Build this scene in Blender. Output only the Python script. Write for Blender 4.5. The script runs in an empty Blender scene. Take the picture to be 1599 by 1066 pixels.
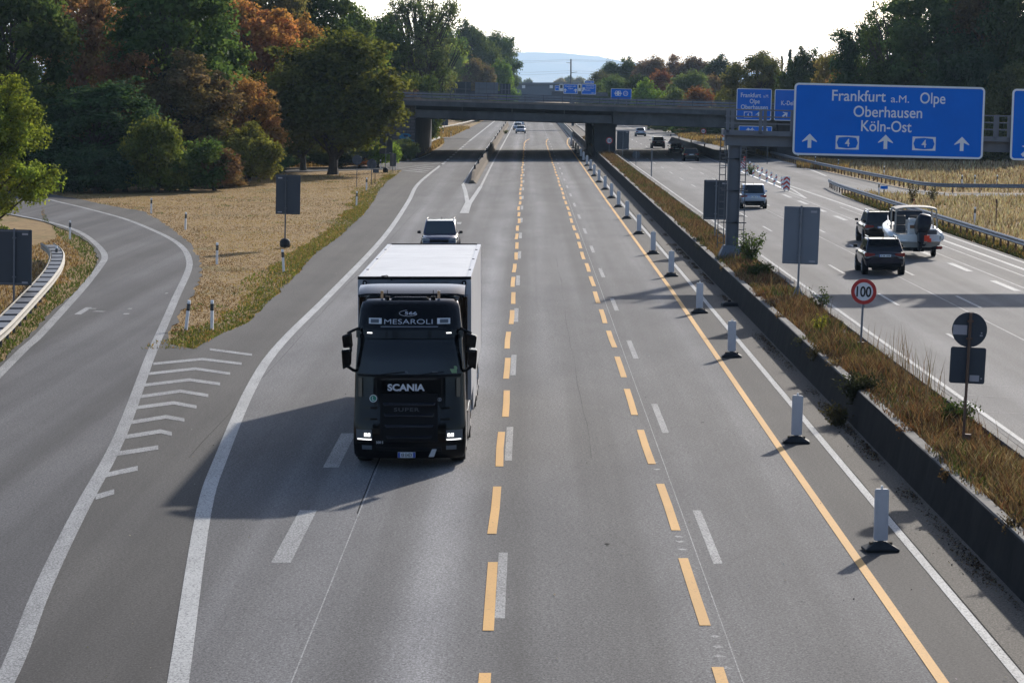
import bpy, bmesh, math, random
import numpy as np
from mathutils import Vector, Matrix, Euler
from mathutils.geometry import tessellate_polygon

SC = bpy.context.scene
COL = SC.collection
R = math.radians
PI = math.pi

# ------------------------------------------------------------------ camera
F = 4250.0                      # focal length in photo pixels (1599 wide)
CAMH = 8.15
PITCH = math.atan(393.0 / F)
YAW = math.atan(25.5 / F)
cd = bpy.data.cameras.new('camera'); cam = bpy.data.objects.new('camera', cd); COL.objects.link(cam)
cam.location = (0, 0, CAMH)
cam.rotation_euler = (PI / 2 - PITCH, 0, YAW)
cd.sensor_width = 36; cd.lens = 36 * F / 1599.0
cd.clip_start = 0.5; cd.clip_end = 40000
SC.camera = cam
CM = Euler((PI / 2 - PITCH, 0, YAW)).to_matrix()

# ------------------------------------------------------------------ sky, sun, exposure
SUN_EL = R(23.6); SUN_AZ = R(21.8)      # azimuth from +Y towards +X
w = bpy.data.worlds.new('World'); SC.world = w; w.use_nodes = True
wt = w.node_tree; wt.nodes.clear()
sky = wt.nodes.new('ShaderNodeTexSky'); sky.sky_type = 'NISHITA'; sky.sun_disc = False
sky.sun_elevation = SUN_EL; sky.sun_rotation = SUN_AZ
sky.air_density = 0.65; sky.dust_density = 1.0; sky.ozone_density = 1.0
bg = wt.nodes.new('ShaderNodeBackground'); bg.inputs['Strength'].default_value = 0.14
wo = wt.nodes.new('ShaderNodeOutputWorld')
wt.links.new(sky.outputs[0], bg.inputs[0]); wt.links.new(bg.outputs[0], wo.inputs[0])
sl = bpy.data.lights.new('sun', 'SUN'); sl.energy = 4.0; sl.angle = R(1.1); sl.color = (1.0, 0.93, 0.84)
so = bpy.data.objects.new('sun', sl); COL.objects.link(so)
sd = Vector((math.sin(SUN_AZ) * math.cos(SUN_EL), math.cos(SUN_AZ) * math.cos(SUN_EL), math.sin(SUN_EL)))
so.rotation_euler = sd.to_track_quat('Z', 'Y').to_euler(); so.location = (0, 0, 60)
SC.view_settings.view_transform = 'Standard'; SC.view_settings.look = 'None'
SC.view_settings.gamma = 1.0; SC.view_settings.use_curve_mapping = False
SC.view_settings.exposure = 0.5
try:
    SC.cycles.use_denoising = True
    SC.cycles.max_bounces = 6; SC.cycles.diffuse_bounces = 3; SC.cycles.glossy_bounces = 3
    SC.cycles.transmission_bounces = 3; SC.cycles.volume_bounces = 0; SC.cycles.transparent_max_bounces = 6
    SC.cycles.caustics_reflective = False; SC.cycles.caustics_refractive = False
except Exception:
    pass

# ------------------------------------------------------------------ helpers
rng = random.Random(7)
nrg = np.random.default_rng(11)


def ray(u, v):
    return CM @ Vector(((u - 799.5) / F, (533.0 - v) / F, -1.0))


def G(u, v, z=0.0):
    """Ground point seen at photo pixel (u, v)."""
    d = ray(u, v); t = (z - CAMH) / d.z
    return (d.x * t, d.y * t)


def PX(u, Y):
    """World x of image column u at distance Y."""
    return (u - 825.0) * Y / F


def ZZ(v, Y):
    return CAMH + (140.0 - v) * Y / F


def GP(pts, z=0.0):
    return [G(u, v, z) for u, v in pts]


def tag(o, label=None, cat=None, group=None, kind=None):
    if label: o['label'] = label
    if cat: o['category'] = cat
    if group: o['group'] = group
    if kind: o['kind'] = kind
    return o


def empty(name, loc=(0, 0, 0), rot=(0, 0, 0), label=None, cat=None, group=None):
    o = bpy.data.objects.new(name, None); COL.objects.link(o)
    o.location = loc; o.rotation_euler = rot; o.empty_display_size = 0.2
    return tag(o, label, cat, group)


KIDS = {}


def link(name, me, parent=None):
    o = bpy.data.objects.new(name, me); COL.objects.link(o)
    if parent is not None:
        o.parent = parent
        KIDS.setdefault(parent, []).append(o)
    return o


def copy_tree(o, parent=None):
    c = o.copy(); COL.objects.link(c)
    if parent is not None:
        c.parent = parent
        KIDS.setdefault(parent, []).append(c)
    for ch in list(KIDS.get(o, [])):
        copy_tree(ch, c)
    return c


class MB:
    """Collects shapes into one mesh."""
    def __init__(s):
        s.v = []; s.f = []; s.m = []

    def add(s, vs, fs, mi=0):
        b = len(s.v); s.v += [tuple(p) for p in vs]
        for f in fs:
            s.f.append(tuple(b + i for i in f)); s.m.append(mi)
        return s

    def box(s, x0, x1, y0, y1, z0, z1, mi=0, M=None):
        vs = [(x0, y0, z0), (x1, y0, z0), (x1, y1, z0), (x0, y1, z0), (x0, y0, z1), (x1, y0, z1), (x1, y1, z1), (x0, y1, z1)]
        if M is not None: vs = [M @ Vector(p) for p in vs]
        return s.add(vs, [(0, 3, 2, 1), (4, 5, 6, 7), (0, 1, 5, 4), (1, 2, 6, 5), (2, 3, 7, 6), (3, 0, 4, 7)], mi)

    def cyl(s, p0, p1, r0, r1=None, n=10, mi=0, caps=True):
        r1 = r0 if r1 is None else r1
        p0 = Vector(p0); p1 = Vector(p1); d = (p1 - p0)
        if d.length < 1e-9: return s
        q = d.normalized(); a = q.orthogonal().normalized(); b = q.cross(a)
        vs = []
        for p, r in ((p0, r0), (p1, r1)):
            for i in range(n):
                t = 2 * PI * i / n
                vs.append(p + a * (r * math.cos(t)) + b * (r * math.sin(t)))
        fs = [(i, (i + 1) % n, n + (i + 1) % n, n + i) for i in range(n)]
        if caps: fs += [tuple(range(n - 1, -1, -1)), tuple(range(n, 2 * n))]
        return s.add(vs, fs, mi)

    def tube(s, pts, rs, n=8, mi=0):
        pts = [Vector(p) for p in pts]
        if not hasattr(rs, '__len__'): rs = [rs] * len(pts)
        vs = []; a = None
        for k, p in enumerate(pts):
            d = (pts[min(k + 1, len(pts) - 1)] - pts[max(k - 1, 0)]).normalized()
            if a is None: a = d.orthogonal().normalized()
            a = (a - d * a.dot(d)).normalized(); b = d.cross(a)
            for i in range(n):
                t = 2 * PI * i / n
                vs.append(p + a * (rs[k] * math.cos(t)) + b * (rs[k] * math.sin(t)))
        fs = []
        for k in range(len(pts) - 1):
            for i in range(n):
                j = (i + 1) % n
                fs.append((k * n + i, k * n + j, (k + 1) * n + j, (k + 1) * n + i))
        fs += [tuple(range(n - 1, -1, -1)), tuple(range((len(pts) - 1) * n, len(pts) * n))]
        return s.add(vs, fs, mi)

    def loft(s, rings, closed=True, caps=True, mi=0):
        n = len(rings[0]); vs = [p for r in rings for p in r]; fs = []
        for k in range(len(rings) - 1):
            for i in range(n if closed else n - 1):
                j = (i + 1) % n
                fs.append((k * n + i, k * n + j, (k + 1) * n + j, (k + 1) * n + i))
        if caps and closed:
            fs += [tuple(range(n - 1, -1, -1)), tuple(range((len(rings) - 1) * n, len(rings) * n))]
        return s.add(vs, fs, mi)

    def prism(s, poly, y0, y1, mi=0):
        """Polygon in the x-z plane extruded along y."""
        n = len(poly)
        vs = [(x, y0, z) for x, z in poly] + [(x, y1, z) for x, z in poly]
        fs = [(i, (i + 1) % n, n + (i + 1) % n, n + i) for i in range(n)]
        tri = tessellate_polygon([[Vector((x, z, 0)) for x, z in poly]])
        fs += [tuple(t) for t in tri] + [tuple(n + i for i in reversed(t)) for t in tri]
        return s.add(vs, fs, mi)

    def flat(s, poly, z=0.0, mi=0):
        """A polygon lying on the ground at height z."""
        tri = tessellate_polygon([[Vector((p[0], p[1], 0)) for p in poly]])
        fs = []
        for a, b, c in tri:
            A, B, C_ = poly[a], poly[b], poly[c]
            cr = (B[0] - A[0]) * (C_[1] - A[1]) - (B[1] - A[1]) * (C_[0] - A[0])
            fs.append((a, b, c) if cr > 0 else (a, c, b))
        return s.add([(p[0], p[1], z) for p in poly], fs, mi)

    def strip(s, pts, w, z=0.0, mi=0):
        """A line of width w painted along pts."""
        n = len(pts); L = []; Rr = []
        for k in range(n):
            a = Vector(pts[max(k - 1, 0)]); b = Vector(pts[min(k + 1, n - 1)])
            d = (b - a).normalized(); nn = Vector((-d.y, d.x))
            ww = w[k] if hasattr(w, '__len__') else w
            p = Vector(pts[k])
            L.append((p.x + nn.x * ww / 2, p.y + nn.y * ww / 2, z)); Rr.append((p.x - nn.x * ww / 2, p.y - nn.y * ww / 2, z))
        return s.add(L + Rr, [(n + k, n + k + 1, k + 1, k) for k in range(n - 1)], mi)

    def build(s, name, mats, parent=None, smooth=False, bevel=0.0, sub=0, auto=None):
        me = bpy.data.meshes.new(name); me.from_pydata(s.v, [], s.f)
        if not isinstance(mats, (list, tuple)): mats = [mats]
        for m in mats: me.materials.append(m)
        if len(mats) > 1: me.polygons.foreach_set('material_index', s.m)
        bm = bmesh.new(); bm.from_mesh(me); bmesh.ops.remove_doubles(bm, verts=bm.verts, dist=1e-5)
        closed = all(e.is_manifold for e in bm.edges)
        if closed: bmesh.ops.recalc_face_normals(bm, faces=bm.faces)
        bm.to_mesh(me); bm.free()
        if smooth or auto is not None:
            me.polygons.foreach_set('use_smooth', [True] * len(me.polygons))
        if auto is not None:
            try: me.set_sharp_from_angle(angle=R(auto))
            except Exception: pass
        me.update()
        o = link(name, me, parent)
        if sub:
            md = o.modifiers.new('sub', 'SUBSURF'); md.levels = sub; md.render_levels = sub
        if bevel:
            md = o.modifiers.new('bev', 'BEVEL'); md.width = bevel; md.segments = 2; md.limit_method = 'ANGLE'; md.angle_limit = R(40)
        return o


def catmull(pts, n=6):
    out = []
    P = [Vector(p) for p in pts]
    for i in range(len(P) - 1):
        p0 = P[max(i - 1, 0)]; p1 = P[i]; p2 = P[i + 1]; p3 = P[min(i + 2, len(P) - 1)]
        for k in range(n):
            t = k / n
            out.append(0.5 * ((2 * p1) + (p2 - p0) * t + (2 * p0 - 5 * p1 + 4 * p2 - p3) * t * t + (3 * p1 - p0 - 3 * p2 + p3) * t ** 3))
    out.append(P[-1])
    return out


# ------------------------------------------------------------------ materials
MATS = {}


def nodes(name):
    m = bpy.data.materials.new(name); m.use_nodes = True
    nt = m.node_tree
    b = next(n for n in nt.nodes if n.type == 'BSDF_PRINCIPLED')
    return m, nt, b


def N(nt, t, **kw):
    n = nt.nodes.new(t)
    for k, v in kw.items():
        if k in n.inputs: n.inputs[k].default_value = v
        else: setattr(n, k, v)
    return n


def ramp(nt, fac, stops):
    r = nt.nodes.new('ShaderNodeValToRGB'); cr = r.color_ramp
    while len(cr.elements) > 1: cr.elements.remove(cr.elements[-1])
    cr.elements[0].position = stops[0][0]; cr.elements[0].color = (*stops[0][1], 1)
    for p, c in stops[1:]:
        e = cr.elements.new(p); e.color = (*c, 1)
    nt.links.new(fac, r.inputs[0])
    return r.outputs[0]


def mixc(nt, fac, a, b, mode='MIX'):
    m = nt.nodes.new('ShaderNodeMix'); m.data_type = 'RGBA'; m.blend_type = mode
    for sock, val in ((m.inputs[0], fac), (m.inputs[6], a), (m.inputs[7], b)):
        if hasattr(val, 'is_output'): nt.links.new(val, sock)
        elif isinstance(val, (int, float)): sock.default_value = val
        else: sock.default_value = (*val, 1)
    return m.outputs[2]


def coords(nt, scale=(1, 1, 1), kind='Object'):
    tc = nt.nodes.new('ShaderNodeTexCoord'); mp = nt.nodes.new('ShaderNodeMapping')
    mp.inputs['Scale'].default_value = scale
    nt.links.new(tc.outputs[kind], mp.inputs[0])
    return mp.outputs[0]


def noise(nt, vec, scale, detail=4, rough=0.6):
    n = nt.nodes.new('ShaderNodeTexNoise')
    n.inputs['Scale'].default_value = scale; n.inputs['Detail'].default_value = detail; n.inputs['Roughness'].default_value = rough
    if vec is not None: nt.links.new(vec, n.inputs['Vector'])
    return n.outputs['Fac']


def mat(name, col, rough=0.6, metal=0.0, spec=0.5, var=0.0, vscale=3.0, coat=0.0, emit=None, est=0.0, dirt=None):
    """Paint, plastic, metal, rubber, glass ... with a little uneven wear."""
    m, nt, b = nodes(name)
    b.inputs['Roughness'].default_value = rough; b.inputs['Metallic'].default_value = metal
    b.inputs['Specular IOR Level'].default_value = spec
    b.inputs['Coat Weight'].default_value = coat; b.inputs['Coat Roughness'].default_value = 0.05
    if var or dirt:
        vec = coords(nt)
        f = noise(nt, vec, vscale, 5, 0.65)
        lo = tuple(c * (1 - var) for c in col); hi = tuple(min(1, c * (1 + var)) for c in col)
        c = ramp(nt, f, [(0.3, lo), (0.7, hi)])
        if dirt:
            f2 = noise(nt, coords(nt, (1, 1, 0.35)), vscale * 0.7, 6, 0.7)
            mr = ramp(nt, f2, [(0.5, (0, 0, 0)), (0.75, (1, 1, 1))])
            c = mixc(nt, mr, c, dirt)
        nt.links.new(c, b.inputs['Base Color'])
    else:
        b.inputs['Base Color'].default_value = (*col, 1)
    if emit:
        b.inputs['Emission Color'].default_value = (*emit, 1); b.inputs['Emission Strength'].default_value = est
    MATS[name] = m
    return m


def asphalt(name, dark, light, rough=0.85, streak=0.5, crack=True, spec=0.12, tracks_x=None):
    m, nt, b = nodes(name)
    grain = noise(nt, coords(nt), 14, 3, 0.9)
    fine = noise(nt, coords(nt), 30, 2, 0.8)
    patch = noise(nt, coords(nt, (0.5, 0.11, 1)), 1.0, 5, 0.6)
    tracks = noise(nt, coords(nt, (0.62, 0.006, 1)), 1.0, 3, 0.5)
    big = noise(nt, coords(nt, (0.05, 0.02, 1)), 1.0, 2, 0.5)
    c = ramp(nt, grain, [(0.34, dark), (0.66, light)])
    sp = ramp(nt, fine, [(0.34, (0.35, 0.35, 0.35)), (0.5, (1, 1, 1)), (0.68, (1.9, 1.9, 1.9))])
    c = mixc(nt, 0.75, c, sp, 'MULTIPLY')
    t = ramp(nt, tracks, [(0.38, (1 - streak * 0.5,) * 3), (0.5, (1, 1, 1)), (0.62, (1 + streak * 0.75,) * 3)])
    c = mixc(nt, 1.0, c, t, 'MULTIPLY')
    p = ramp(nt, patch, [(0.3, (0.82, 0.82, 0.83)), (0.7, (1.18, 1.17, 1.15))])
    c = mixc(nt, 1.0, c, p, 'MULTIPLY')
    p2 = ramp(nt, big, [(0.35, (0.9, 0.9, 0.92)), (0.65, (1.1, 1.09, 1.07))])
    c = mixc(nt, 1.0, c, p2, 'MULTIPLY')
    if crack:
        vo = nt.nodes.new('ShaderNodeTexVoronoi'); vo.feature = 'DISTANCE_TO_EDGE'; vo.inputs['Scale'].default_value = 0.22
        wob = nt.nodes.new('ShaderNodeVectorMath'); wob.operation = 'ADD'
        nn = nt.nodes.new('ShaderNodeTexNoise'); nn.inputs['Scale'].default_value = 0.8
        v0 = coords(nt, (1.2, 0.25, 1)); nt.links.new(v0, nn.inputs['Vector'])
        nt.links.new(v0, wob.inputs[0]); nt.links.new(nn.outputs['Color'], wob.inputs[1])
        nt.links.new(wob.outputs[0], vo.inputs['Vector'])
        ck = ramp(nt, vo.outputs['Distance'], [(0.0, (0.72, 0.72, 0.72)), (0.006, (1, 1, 1))])
        c = mixc(nt, 0.35, c, ck, 'MULTIPLY')
    if tracks_x:
        # polished wheel tracks at known places across the lanes
        tc = nt.nodes.new('ShaderNodeTexCoord'); sp_ = nt.nodes.new('ShaderNodeSeparateXYZ'); nt.links.new(tc.outputs['Object'], sp_.inputs[0])
        wv = noise(nt, coords(nt, (0.02, 0.03, 1)), 1.0, 3, 0.5)
        ax = nt.nodes.new('ShaderNodeMath'); ax.operation = 'MULTIPLY_ADD'; ax.inputs[1].default_value = 1.1
        nt.links.new(wv, ax.inputs[0]); nt.links.new(sp_.outputs[0], ax.inputs[2])
        mp = nt.nodes.new('ShaderNodeMapRange'); mp.inputs[1].default_value = -9.45; mp.inputs[2].default_value = 7.55
        nt.links.new(ax.outputs[0], mp.inputs[0])
        tr_ = ramp(nt, mp.outputs[0], [((x + 10) / 17.0, (v_,) * 3) for x, v_ in tracks_x])
        amp = noise(nt, coords(nt, (0.3, 0.012, 1)), 1.0, 2, 0.5)
        c = mixc(nt, ramp(nt, amp, [(0.3, (.7, .7, .7)), (0.6, (1.15, 1.15, 1.15))]), c, mixc(nt, 1.0, c, tr_, 'MULTIPLY'))
    nt.links.new(c, b.inputs['Base Color'])
    b.inputs['Roughness'].default_value = rough; b.inputs['Specular IOR Level'].default_value = spec
    bp = nt.nodes.new('ShaderNodeBump'); bp.inputs['Strength'].default_value = 0.25; bp.inputs['Distance'].default_value = 0.01
    nt.links.new(grain, bp.inputs['Height']); nt.links.new(bp.outputs[0], b.inputs['Normal'])
    MATS[name] = m
    return m


def paint(name, col, under, wear=0.45, rough=0.7):
    """Road paint, worn through to the asphalt in specks and tyre scuffs."""
    m, nt, b = nodes(name)
    f = noise(nt, coords(nt), 24, 3, 0.9)
    f2 = noise(nt, coords(nt, (1, 0.2, 1)), 2.2, 4, 0.6)
    ad = nt.nodes.new('ShaderNodeMath'); ad.operation = 'MULTIPLY_ADD'; ad.inputs[1].default_value = 0.16
    nt.links.new(f2, ad.inputs[0]); nt.links.new(f, ad.inputs[2])
    lo = wear + 0.09
    c = ramp(nt, ad.outputs[0], [(lo - 0.07, under), (lo + 0.07, col)])
    g = noise(nt, coords(nt, (1, 0.3, 1)), 0.6, 3, 0.5)
    c = mixc(nt, 1.0, c, ramp(nt, g, [(0.3, (0.85, 0.85, 0.85)), (0.7, (1.06, 1.06, 1.06))]), 'MULTIPLY')
    nt.links.new(c, b.inputs['Base Color']); b.inputs['Roughness'].default_value = rough
    b.inputs['Specular IOR Level'].default_value = 0.12
    MATS[name] = m
    return m


def ground_mat(name):
    m, nt, b = nodes(name)
    a = noise(nt, coords(nt), 0.11, 6, 0.65)
    g = noise(nt, coords(nt), 1.6, 6, 0.75)
    h = noise(nt, coords(nt), 9.0, 5, 0.8)
    c = ramp(nt, g, [(0.32, (0.13, 0.080, 0.036)), (0.5, (0.28, 0.182, 0.076)), (0.68, (0.39, 0.265, 0.115))])
    c = mixc(nt, ramp(nt, a, [(0.56, (0, 0, 0)), (0.72, (0.7, 0.7, 0.7))]), c, (0.085, 0.10, 0.03))
    c = mixc(nt, 0.8, c, ramp(nt, h, [(0.3, (0.6, 0.6, 0.6)), (0.7, (1.3, 1.3, 1.3))]), 'MULTIPLY')
    nt.links.new(c, b.inputs['Base Color']); b.inputs['Roughness'].default_value = 0.95
    b.inputs['Specular IOR Level'].default_value = 0.1
    MATS[name] = m
    return m


def attr_leaf(name, trans=0.4, use_obj=True):
    """Leaves: the colour of the plant, varied leaf by leaf, letting some light through."""
    m = bpy.data.materials.new(name); m.use_nodes = True; nt = m.node_tree; nt.nodes.clear()
    out = nt.nodes.new('ShaderNodeOutputMaterial')
    at = nt.nodes.new('ShaderNodeAttribute'); at.attribute_name = 'tone'
    if use_obj:
        oi = nt.nodes.new('ShaderNodeObjectInfo')
        hs = nt.nodes.new('ShaderNodeHueSaturation')
        mr = nt.nodes.new('ShaderNodeMapRange'); mr.inputs[3].default_value = 0.478; mr.inputs[4].default_value = 0.535
        sx = nt.nodes.new('ShaderNodeSeparateColor'); nt.links.new(at.outputs['Color'], sx.inputs[0])
        nt.links.new(sx.outputs[1], mr.inputs[0]); nt.links.new(mr.outputs[0], hs.inputs['Hue'])
        m2 = nt.nodes.new('ShaderNodeMapRange'); m2.inputs[3].default_value = 0.5; m2.inputs[4].default_value = 1.6
        nt.links.new(sx.outputs[0], m2.inputs[0]); nt.links.new(m2.outputs[0], hs.inputs['Value'])
        nt.links.new(oi.outputs['Color'], hs.inputs['Color'])
        col = hs.outputs[0]
    else:
        col = at.outputs['Color']
    d = nt.nodes.new('ShaderNodeBsdfDiffuse'); t = nt.nodes.new('ShaderNodeBsdfTranslucent')
    gl = nt.nodes.new('ShaderNodeBsdfGlossy'); gl.inputs['Roughness'].default_value = 0.5
    gl.inputs['Color'].default_value = (0.6, 0.6, 0.6, 1)
    nt.links.new(col, d.inputs[0])
    tcol = mixc(nt, 1.0, col, (1.2, 1.18, 0.8), 'MULTIPLY'); nt.links.new(tcol, t.inputs[0])
    mx = nt.nodes.new('ShaderNodeMixShader'); mx.inputs[0].default_value = trans
    nt.links.new(d.outputs[0], mx.inputs[1]); nt.links.new(t.outputs[0], mx.inputs[2])
    m3 = nt.nodes.new('ShaderNodeMixShader'); m3.inputs[0].default_value = 0.012
    nt.links.new(mx.outputs[0], m3.inputs[1]); nt.links.new(gl.outputs[0], m3.inputs[2])
    nt.links.new(m3.outputs[0], out.inputs[0])
    MATS[name] = m
    return m


asphalt('asphalt_shoulder', (0.042, 0.0405, 0.038), (0.096, 0.092, 0.087), streak=0.3)
asphalt('asphalt_lanes', (0.067, 0.067, 0.0675), (0.168, 0.168, 0.169), streak=0.4, tracks_x=[(-8, 1.0), (-6.9, 1.18), (-5.9, .92), (-4.9, 1.12), (-4.3, .88), (-3.3, 1.1), (-2.5, .92), (-1.55, 1.55), (-.8, .84), (-.2, .86), (.55, 1.2), (1.3, .95), (2.0, .84), (2.7, .95), (3.6, 1.16), (4.4, .9), (5.1, 1.1), (5.7, .9)])
asphalt('asphalt_ramp', (0.044, 0.044, 0.046), (0.105, 0.105, 0.109), streak=0.5, crack=False)
asphalt('asphalt_pale', (0.093, 0.092, 0.09), (0.188, 0.185, 0.181), streak=0.35)
asphalt('asphalt_dusty', (0.07, 0.064, 0.055), (0.14, 0.127, 0.11), streak=0.2)
paint('paint_white', (0.50, 0.50, 0.48), (0.13, 0.13, 0.13), 0.44)
paint('paint_white_worn', (0.42, 0.42, 0.41), (0.13, 0.13, 0.13), 0.49)
paint('paint_yellow', (0.68, 0.385, 0.12), (0.36, 0.21, 0.085), 0.36)
ground_mat('dry_ground')
mat('concrete', (0.15, 0.118, 0.085), 0.9, spec=0.1, var=0.3, vscale=1.3, dirt=(0.09, 0.075, 0.058))
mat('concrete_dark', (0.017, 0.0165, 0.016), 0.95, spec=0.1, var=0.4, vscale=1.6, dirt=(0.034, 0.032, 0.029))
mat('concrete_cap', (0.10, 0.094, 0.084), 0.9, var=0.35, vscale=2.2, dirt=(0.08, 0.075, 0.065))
mat('bridge_concrete', (0.115, 0.117, 0.12), 0.95, spec=0.1, var=0.25, vscale=0.5, dirt=(0.07, 0.07, 0.07))
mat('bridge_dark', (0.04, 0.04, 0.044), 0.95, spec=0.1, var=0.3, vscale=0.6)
mat('bridge_edge', (0.20, 0.17, 0.145), 0.9, var=0.25, vscale=0.8)
mat('galvanised', (0.17, 0.18, 0.20), 0.5, metal=0.3, var=0.2, vscale=2.5)
mat('galvanised_pale', (0.27, 0.25, 0.21), 0.7, metal=0.0, spec=0.15, var=0.2, vscale=2.0, dirt=(0.28, 0.25, 0.2))
mat('steel_dark', (0.075, 0.08, 0.09), 0.5, metal=0.3, var=0.2)
mat('steel_paint', (0.125, 0.133, 0.15), 0.5, metal=0.1, var=0.12, vscale=0.8)
mat('rust_post', (0.12, 0.07, 0.045), 0.8, var=0.3)
mat('sign_back_dark', (0.033, 0.042, 0.055), 0.55, var=0.1, vscale=1.0)
mat('sign_back_grey', (0.15, 0.165, 0.19), 0.5, var=0.08, vscale=1.0)
mat('sign_blue', (0.003, 0.145, 0.60), 0.6, spec=0.15, var=0.06, vscale=0.7)
mat('sign_white', (0.72, 0.72, 0.72), 0.45, var=0.04)
mat('sign_red', (0.48, 0.025, 0.02), 0.45)
mat('ink_black', (0.01, 0.01, 0.01), 0.5)
mat('sticker', (0.36, 0.34, 0.36), 0.6)
mat('beacon_face', (0.56, 0.545, 0.55), 0.55, var=0.06, vscale=4, dirt=(0.42, 0.41, 0.41))
mat('plastic_white', (0.80, 0.79, 0.77), 0.5, var=0.06)
mat('rubber', (0.018, 0.018, 0.019), 0.75, var=0.3, vscale=8)
mat('tyre', (0.014, 0.014, 0.014), 0.85)
mat('rim', (0.25, 0.25, 0.27), 0.35, metal=0.8)
mat('black_paint', (0.0018, 0.0019, 0.003), 0.10, spec=0.2, coat=0.06)
mat('black_trim', (0.006, 0.006, 0.007), 0.5, spec=0.12)
mat('dark_glass', (0.008, 0.011, 0.014), 0.04, spec=0.6)
mat('windscreen_glass', (0.004, 0.005, 0.006), 0.015, spec=0.4)
mat('car_glass_sky', (0.035, 0.048, 0.055), 0.03, spec=0.6)  # base lightened to blue-grey to carry the sky's reflection in the windscreens
mat('chrome', (0.6, 0.6, 0.62), 0.15, metal=1.0)
mat('silver_letter', (0.62, 0.63, 0.66), 0.35, metal=0.3)
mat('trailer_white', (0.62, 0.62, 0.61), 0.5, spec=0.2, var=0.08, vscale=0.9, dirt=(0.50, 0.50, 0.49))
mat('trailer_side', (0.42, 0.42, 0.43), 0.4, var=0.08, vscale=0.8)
mat('lamp_lit', (0.9, 0.9, 0.9), 0.2, emit=(1, 0.97, 0.92), est=1.3)
mat('lamp_clear', (0.11, 0.12, 0.13), 0.12, spec=0.6)
mat('slat_paint', (0.006, 0.0065, 0.012), 0.22, spec=0.7, coat=0.4)
mat('lamp_red', (0.22, 0.008, 0.006), 0.2, spec=0.6)
mat('car_navy', (0.004, 0.007, 0.019), 0.07, spec=0.5, coat=0.3)
mat('car_black', (0.003, 0.003, 0.0045), 0.07, spec=0.5, coat=0.3)
mat('car_silver', (0.30, 0.35, 0.43), 0.3, metal=0.55, coat=0.8)
mat('car_white', (0.72, 0.73, 0.75), 0.3, coat=0.8)
mat('car_blue', (0.016, 0.022, 0.055), 0.15, metal=0.0, coat=0.4)
mat('gelcoat', (0.74, 0.74, 0.72), 0.3, coat=0.5, var=0.03)
mat('hull_grey', (0.34, 0.32, 0.28), 0.4, var=0.06)
mat('canvas_grey', (0.42, 0.38, 0.33), 0.8, var=0.06)
mat('foil', (0.55, 0.57, 0.60), 0.3, var=0.2, vscale=3)
mat('teak', (0.25, 0.12, 0.05), 0.6)
mat('outboard', (0.006, 0.008, 0.016), 0.3, spec=0.2, coat=0.1)
mat('flag_red', (0.75, 0.06, 0.02), 0.8)
mat('amber', (0.6, 0.2, 0.02), 0.3)
mat('green_badge', (0.01, 0.22, 0.13), 0.4)
mat('green_paper', (0.22, 0.35, 0.18), 0.6)
mat('plate_blue', (0.02, 0.06, 0.35), 0.4)
mat('bark', (0.055, 0.043, 0.033), 0.95, var=0.4, vscale=6)
mat('soil', (0.055, 0.04, 0.026), 0.95, var=0.4, vscale=2)
mat('graffiti', (0.02, 0.16, 0.28), 0.6, var=0.3, vscale=1.2)
mat('graffiti_dark', (0.01, 0.02, 0.06), 0.6)
mat('litter_mix', (0.10, 0.075, 0.05), 0.9, var=0.6, vscale=20)
mat('tar', (0.030, 0.029, 0.029), 0.95, spec=0.02, var=0.3, vscale=3)
mat('far_grey', (0.10, 0.12, 0.15), 0.7, var=0.1)
attr_leaf('leaf', 0.48, True)
attr_leaf('blade', 0.32, False)
LEAF = MATS['leaf']; BLADE = MATS['blade']


def brick_mat():
    m, nt, b = nodes('stone_blocks')
    br = nt.nodes.new('ShaderNodeTexBrick'); br.inputs['Scale'].default_value = 1.0
    br.inputs['Brick Width'].default_value = 0.9; br.inputs['Row Height'].default_value = 0.38; br.inputs['Mortar Size'].default_value = 0.025
    br.inputs['Color1'].default_value = (0.12, 0.11, 0.11, 1); br.inputs['Color2'].default_value = (0.075, 0.07, 0.075, 1)
    br.inputs['Mortar'].default_value = (0.035, 0.033, 0.033, 1)
    tc = nt.nodes.new('ShaderNodeTexCoord'); mp = nt.nodes.new('ShaderNodeMapping'); mp.inputs['Rotation'].default_value = (R(-90), 0, 0)
    nt.links.new(tc.outputs['Object'], mp.inputs[0]); nt.links.new(mp.outputs[0], br.inputs['Vector'])
    nt.links.new(br.outputs[0], b.inputs['Base Color']); b.inputs['Roughness'].default_value = 0.9
    MATS['stone_blocks'] = m


brick_mat()
M = MATS


def text(body, width, cap, m, parent, loc, name='lettering', rot=(PI / 2, 0, 0), center=True, bold=0.0, depth=0.004, sp=1.0):
    """Lettering as a flat raised mesh, fitted to a width and a capital height (metres)."""
    cu = bpy.data.curves.new(name, 'FONT'); cu.body = body; cu.size = 1.0; cu.extrude = 0.002; cu.offset = bold; cu.space_character = sp
    t = bpy.data.objects.new('tmp', cu); COL.objects.link(t)
    dg = bpy.context.evaluated_depsgraph_get(); me = bpy.data.meshes.new_from_object(t.evaluated_get(dg))
    bpy.data.objects.remove(t)
    n = len(me.vertices); co = np.empty(n * 3); me.vertices.foreach_get('co', co); co = co.reshape(-1, 3)
    x0, x1 = co[:, 0].min(), co[:, 0].max()
    k = cap / 0.69
    co[:, 0] = (co[:, 0] - ((x0 + x1) / 2 if center else x0)) * (width / (x1 - x0))
    co[:, 1] = (co[:, 1] - 0.345) * k
    co[:, 2] *= depth / 0.002
    me.vertices.foreach_set('co', co.ravel()); me.materials.clear(); me.materials.append(m); me.update()
    o = link(name, me, parent); o.location = loc; o.rotation_euler = rot
    return o


LEAN = R(1.3)       # the verges' cross-fall: posts and signs lean this much

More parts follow.
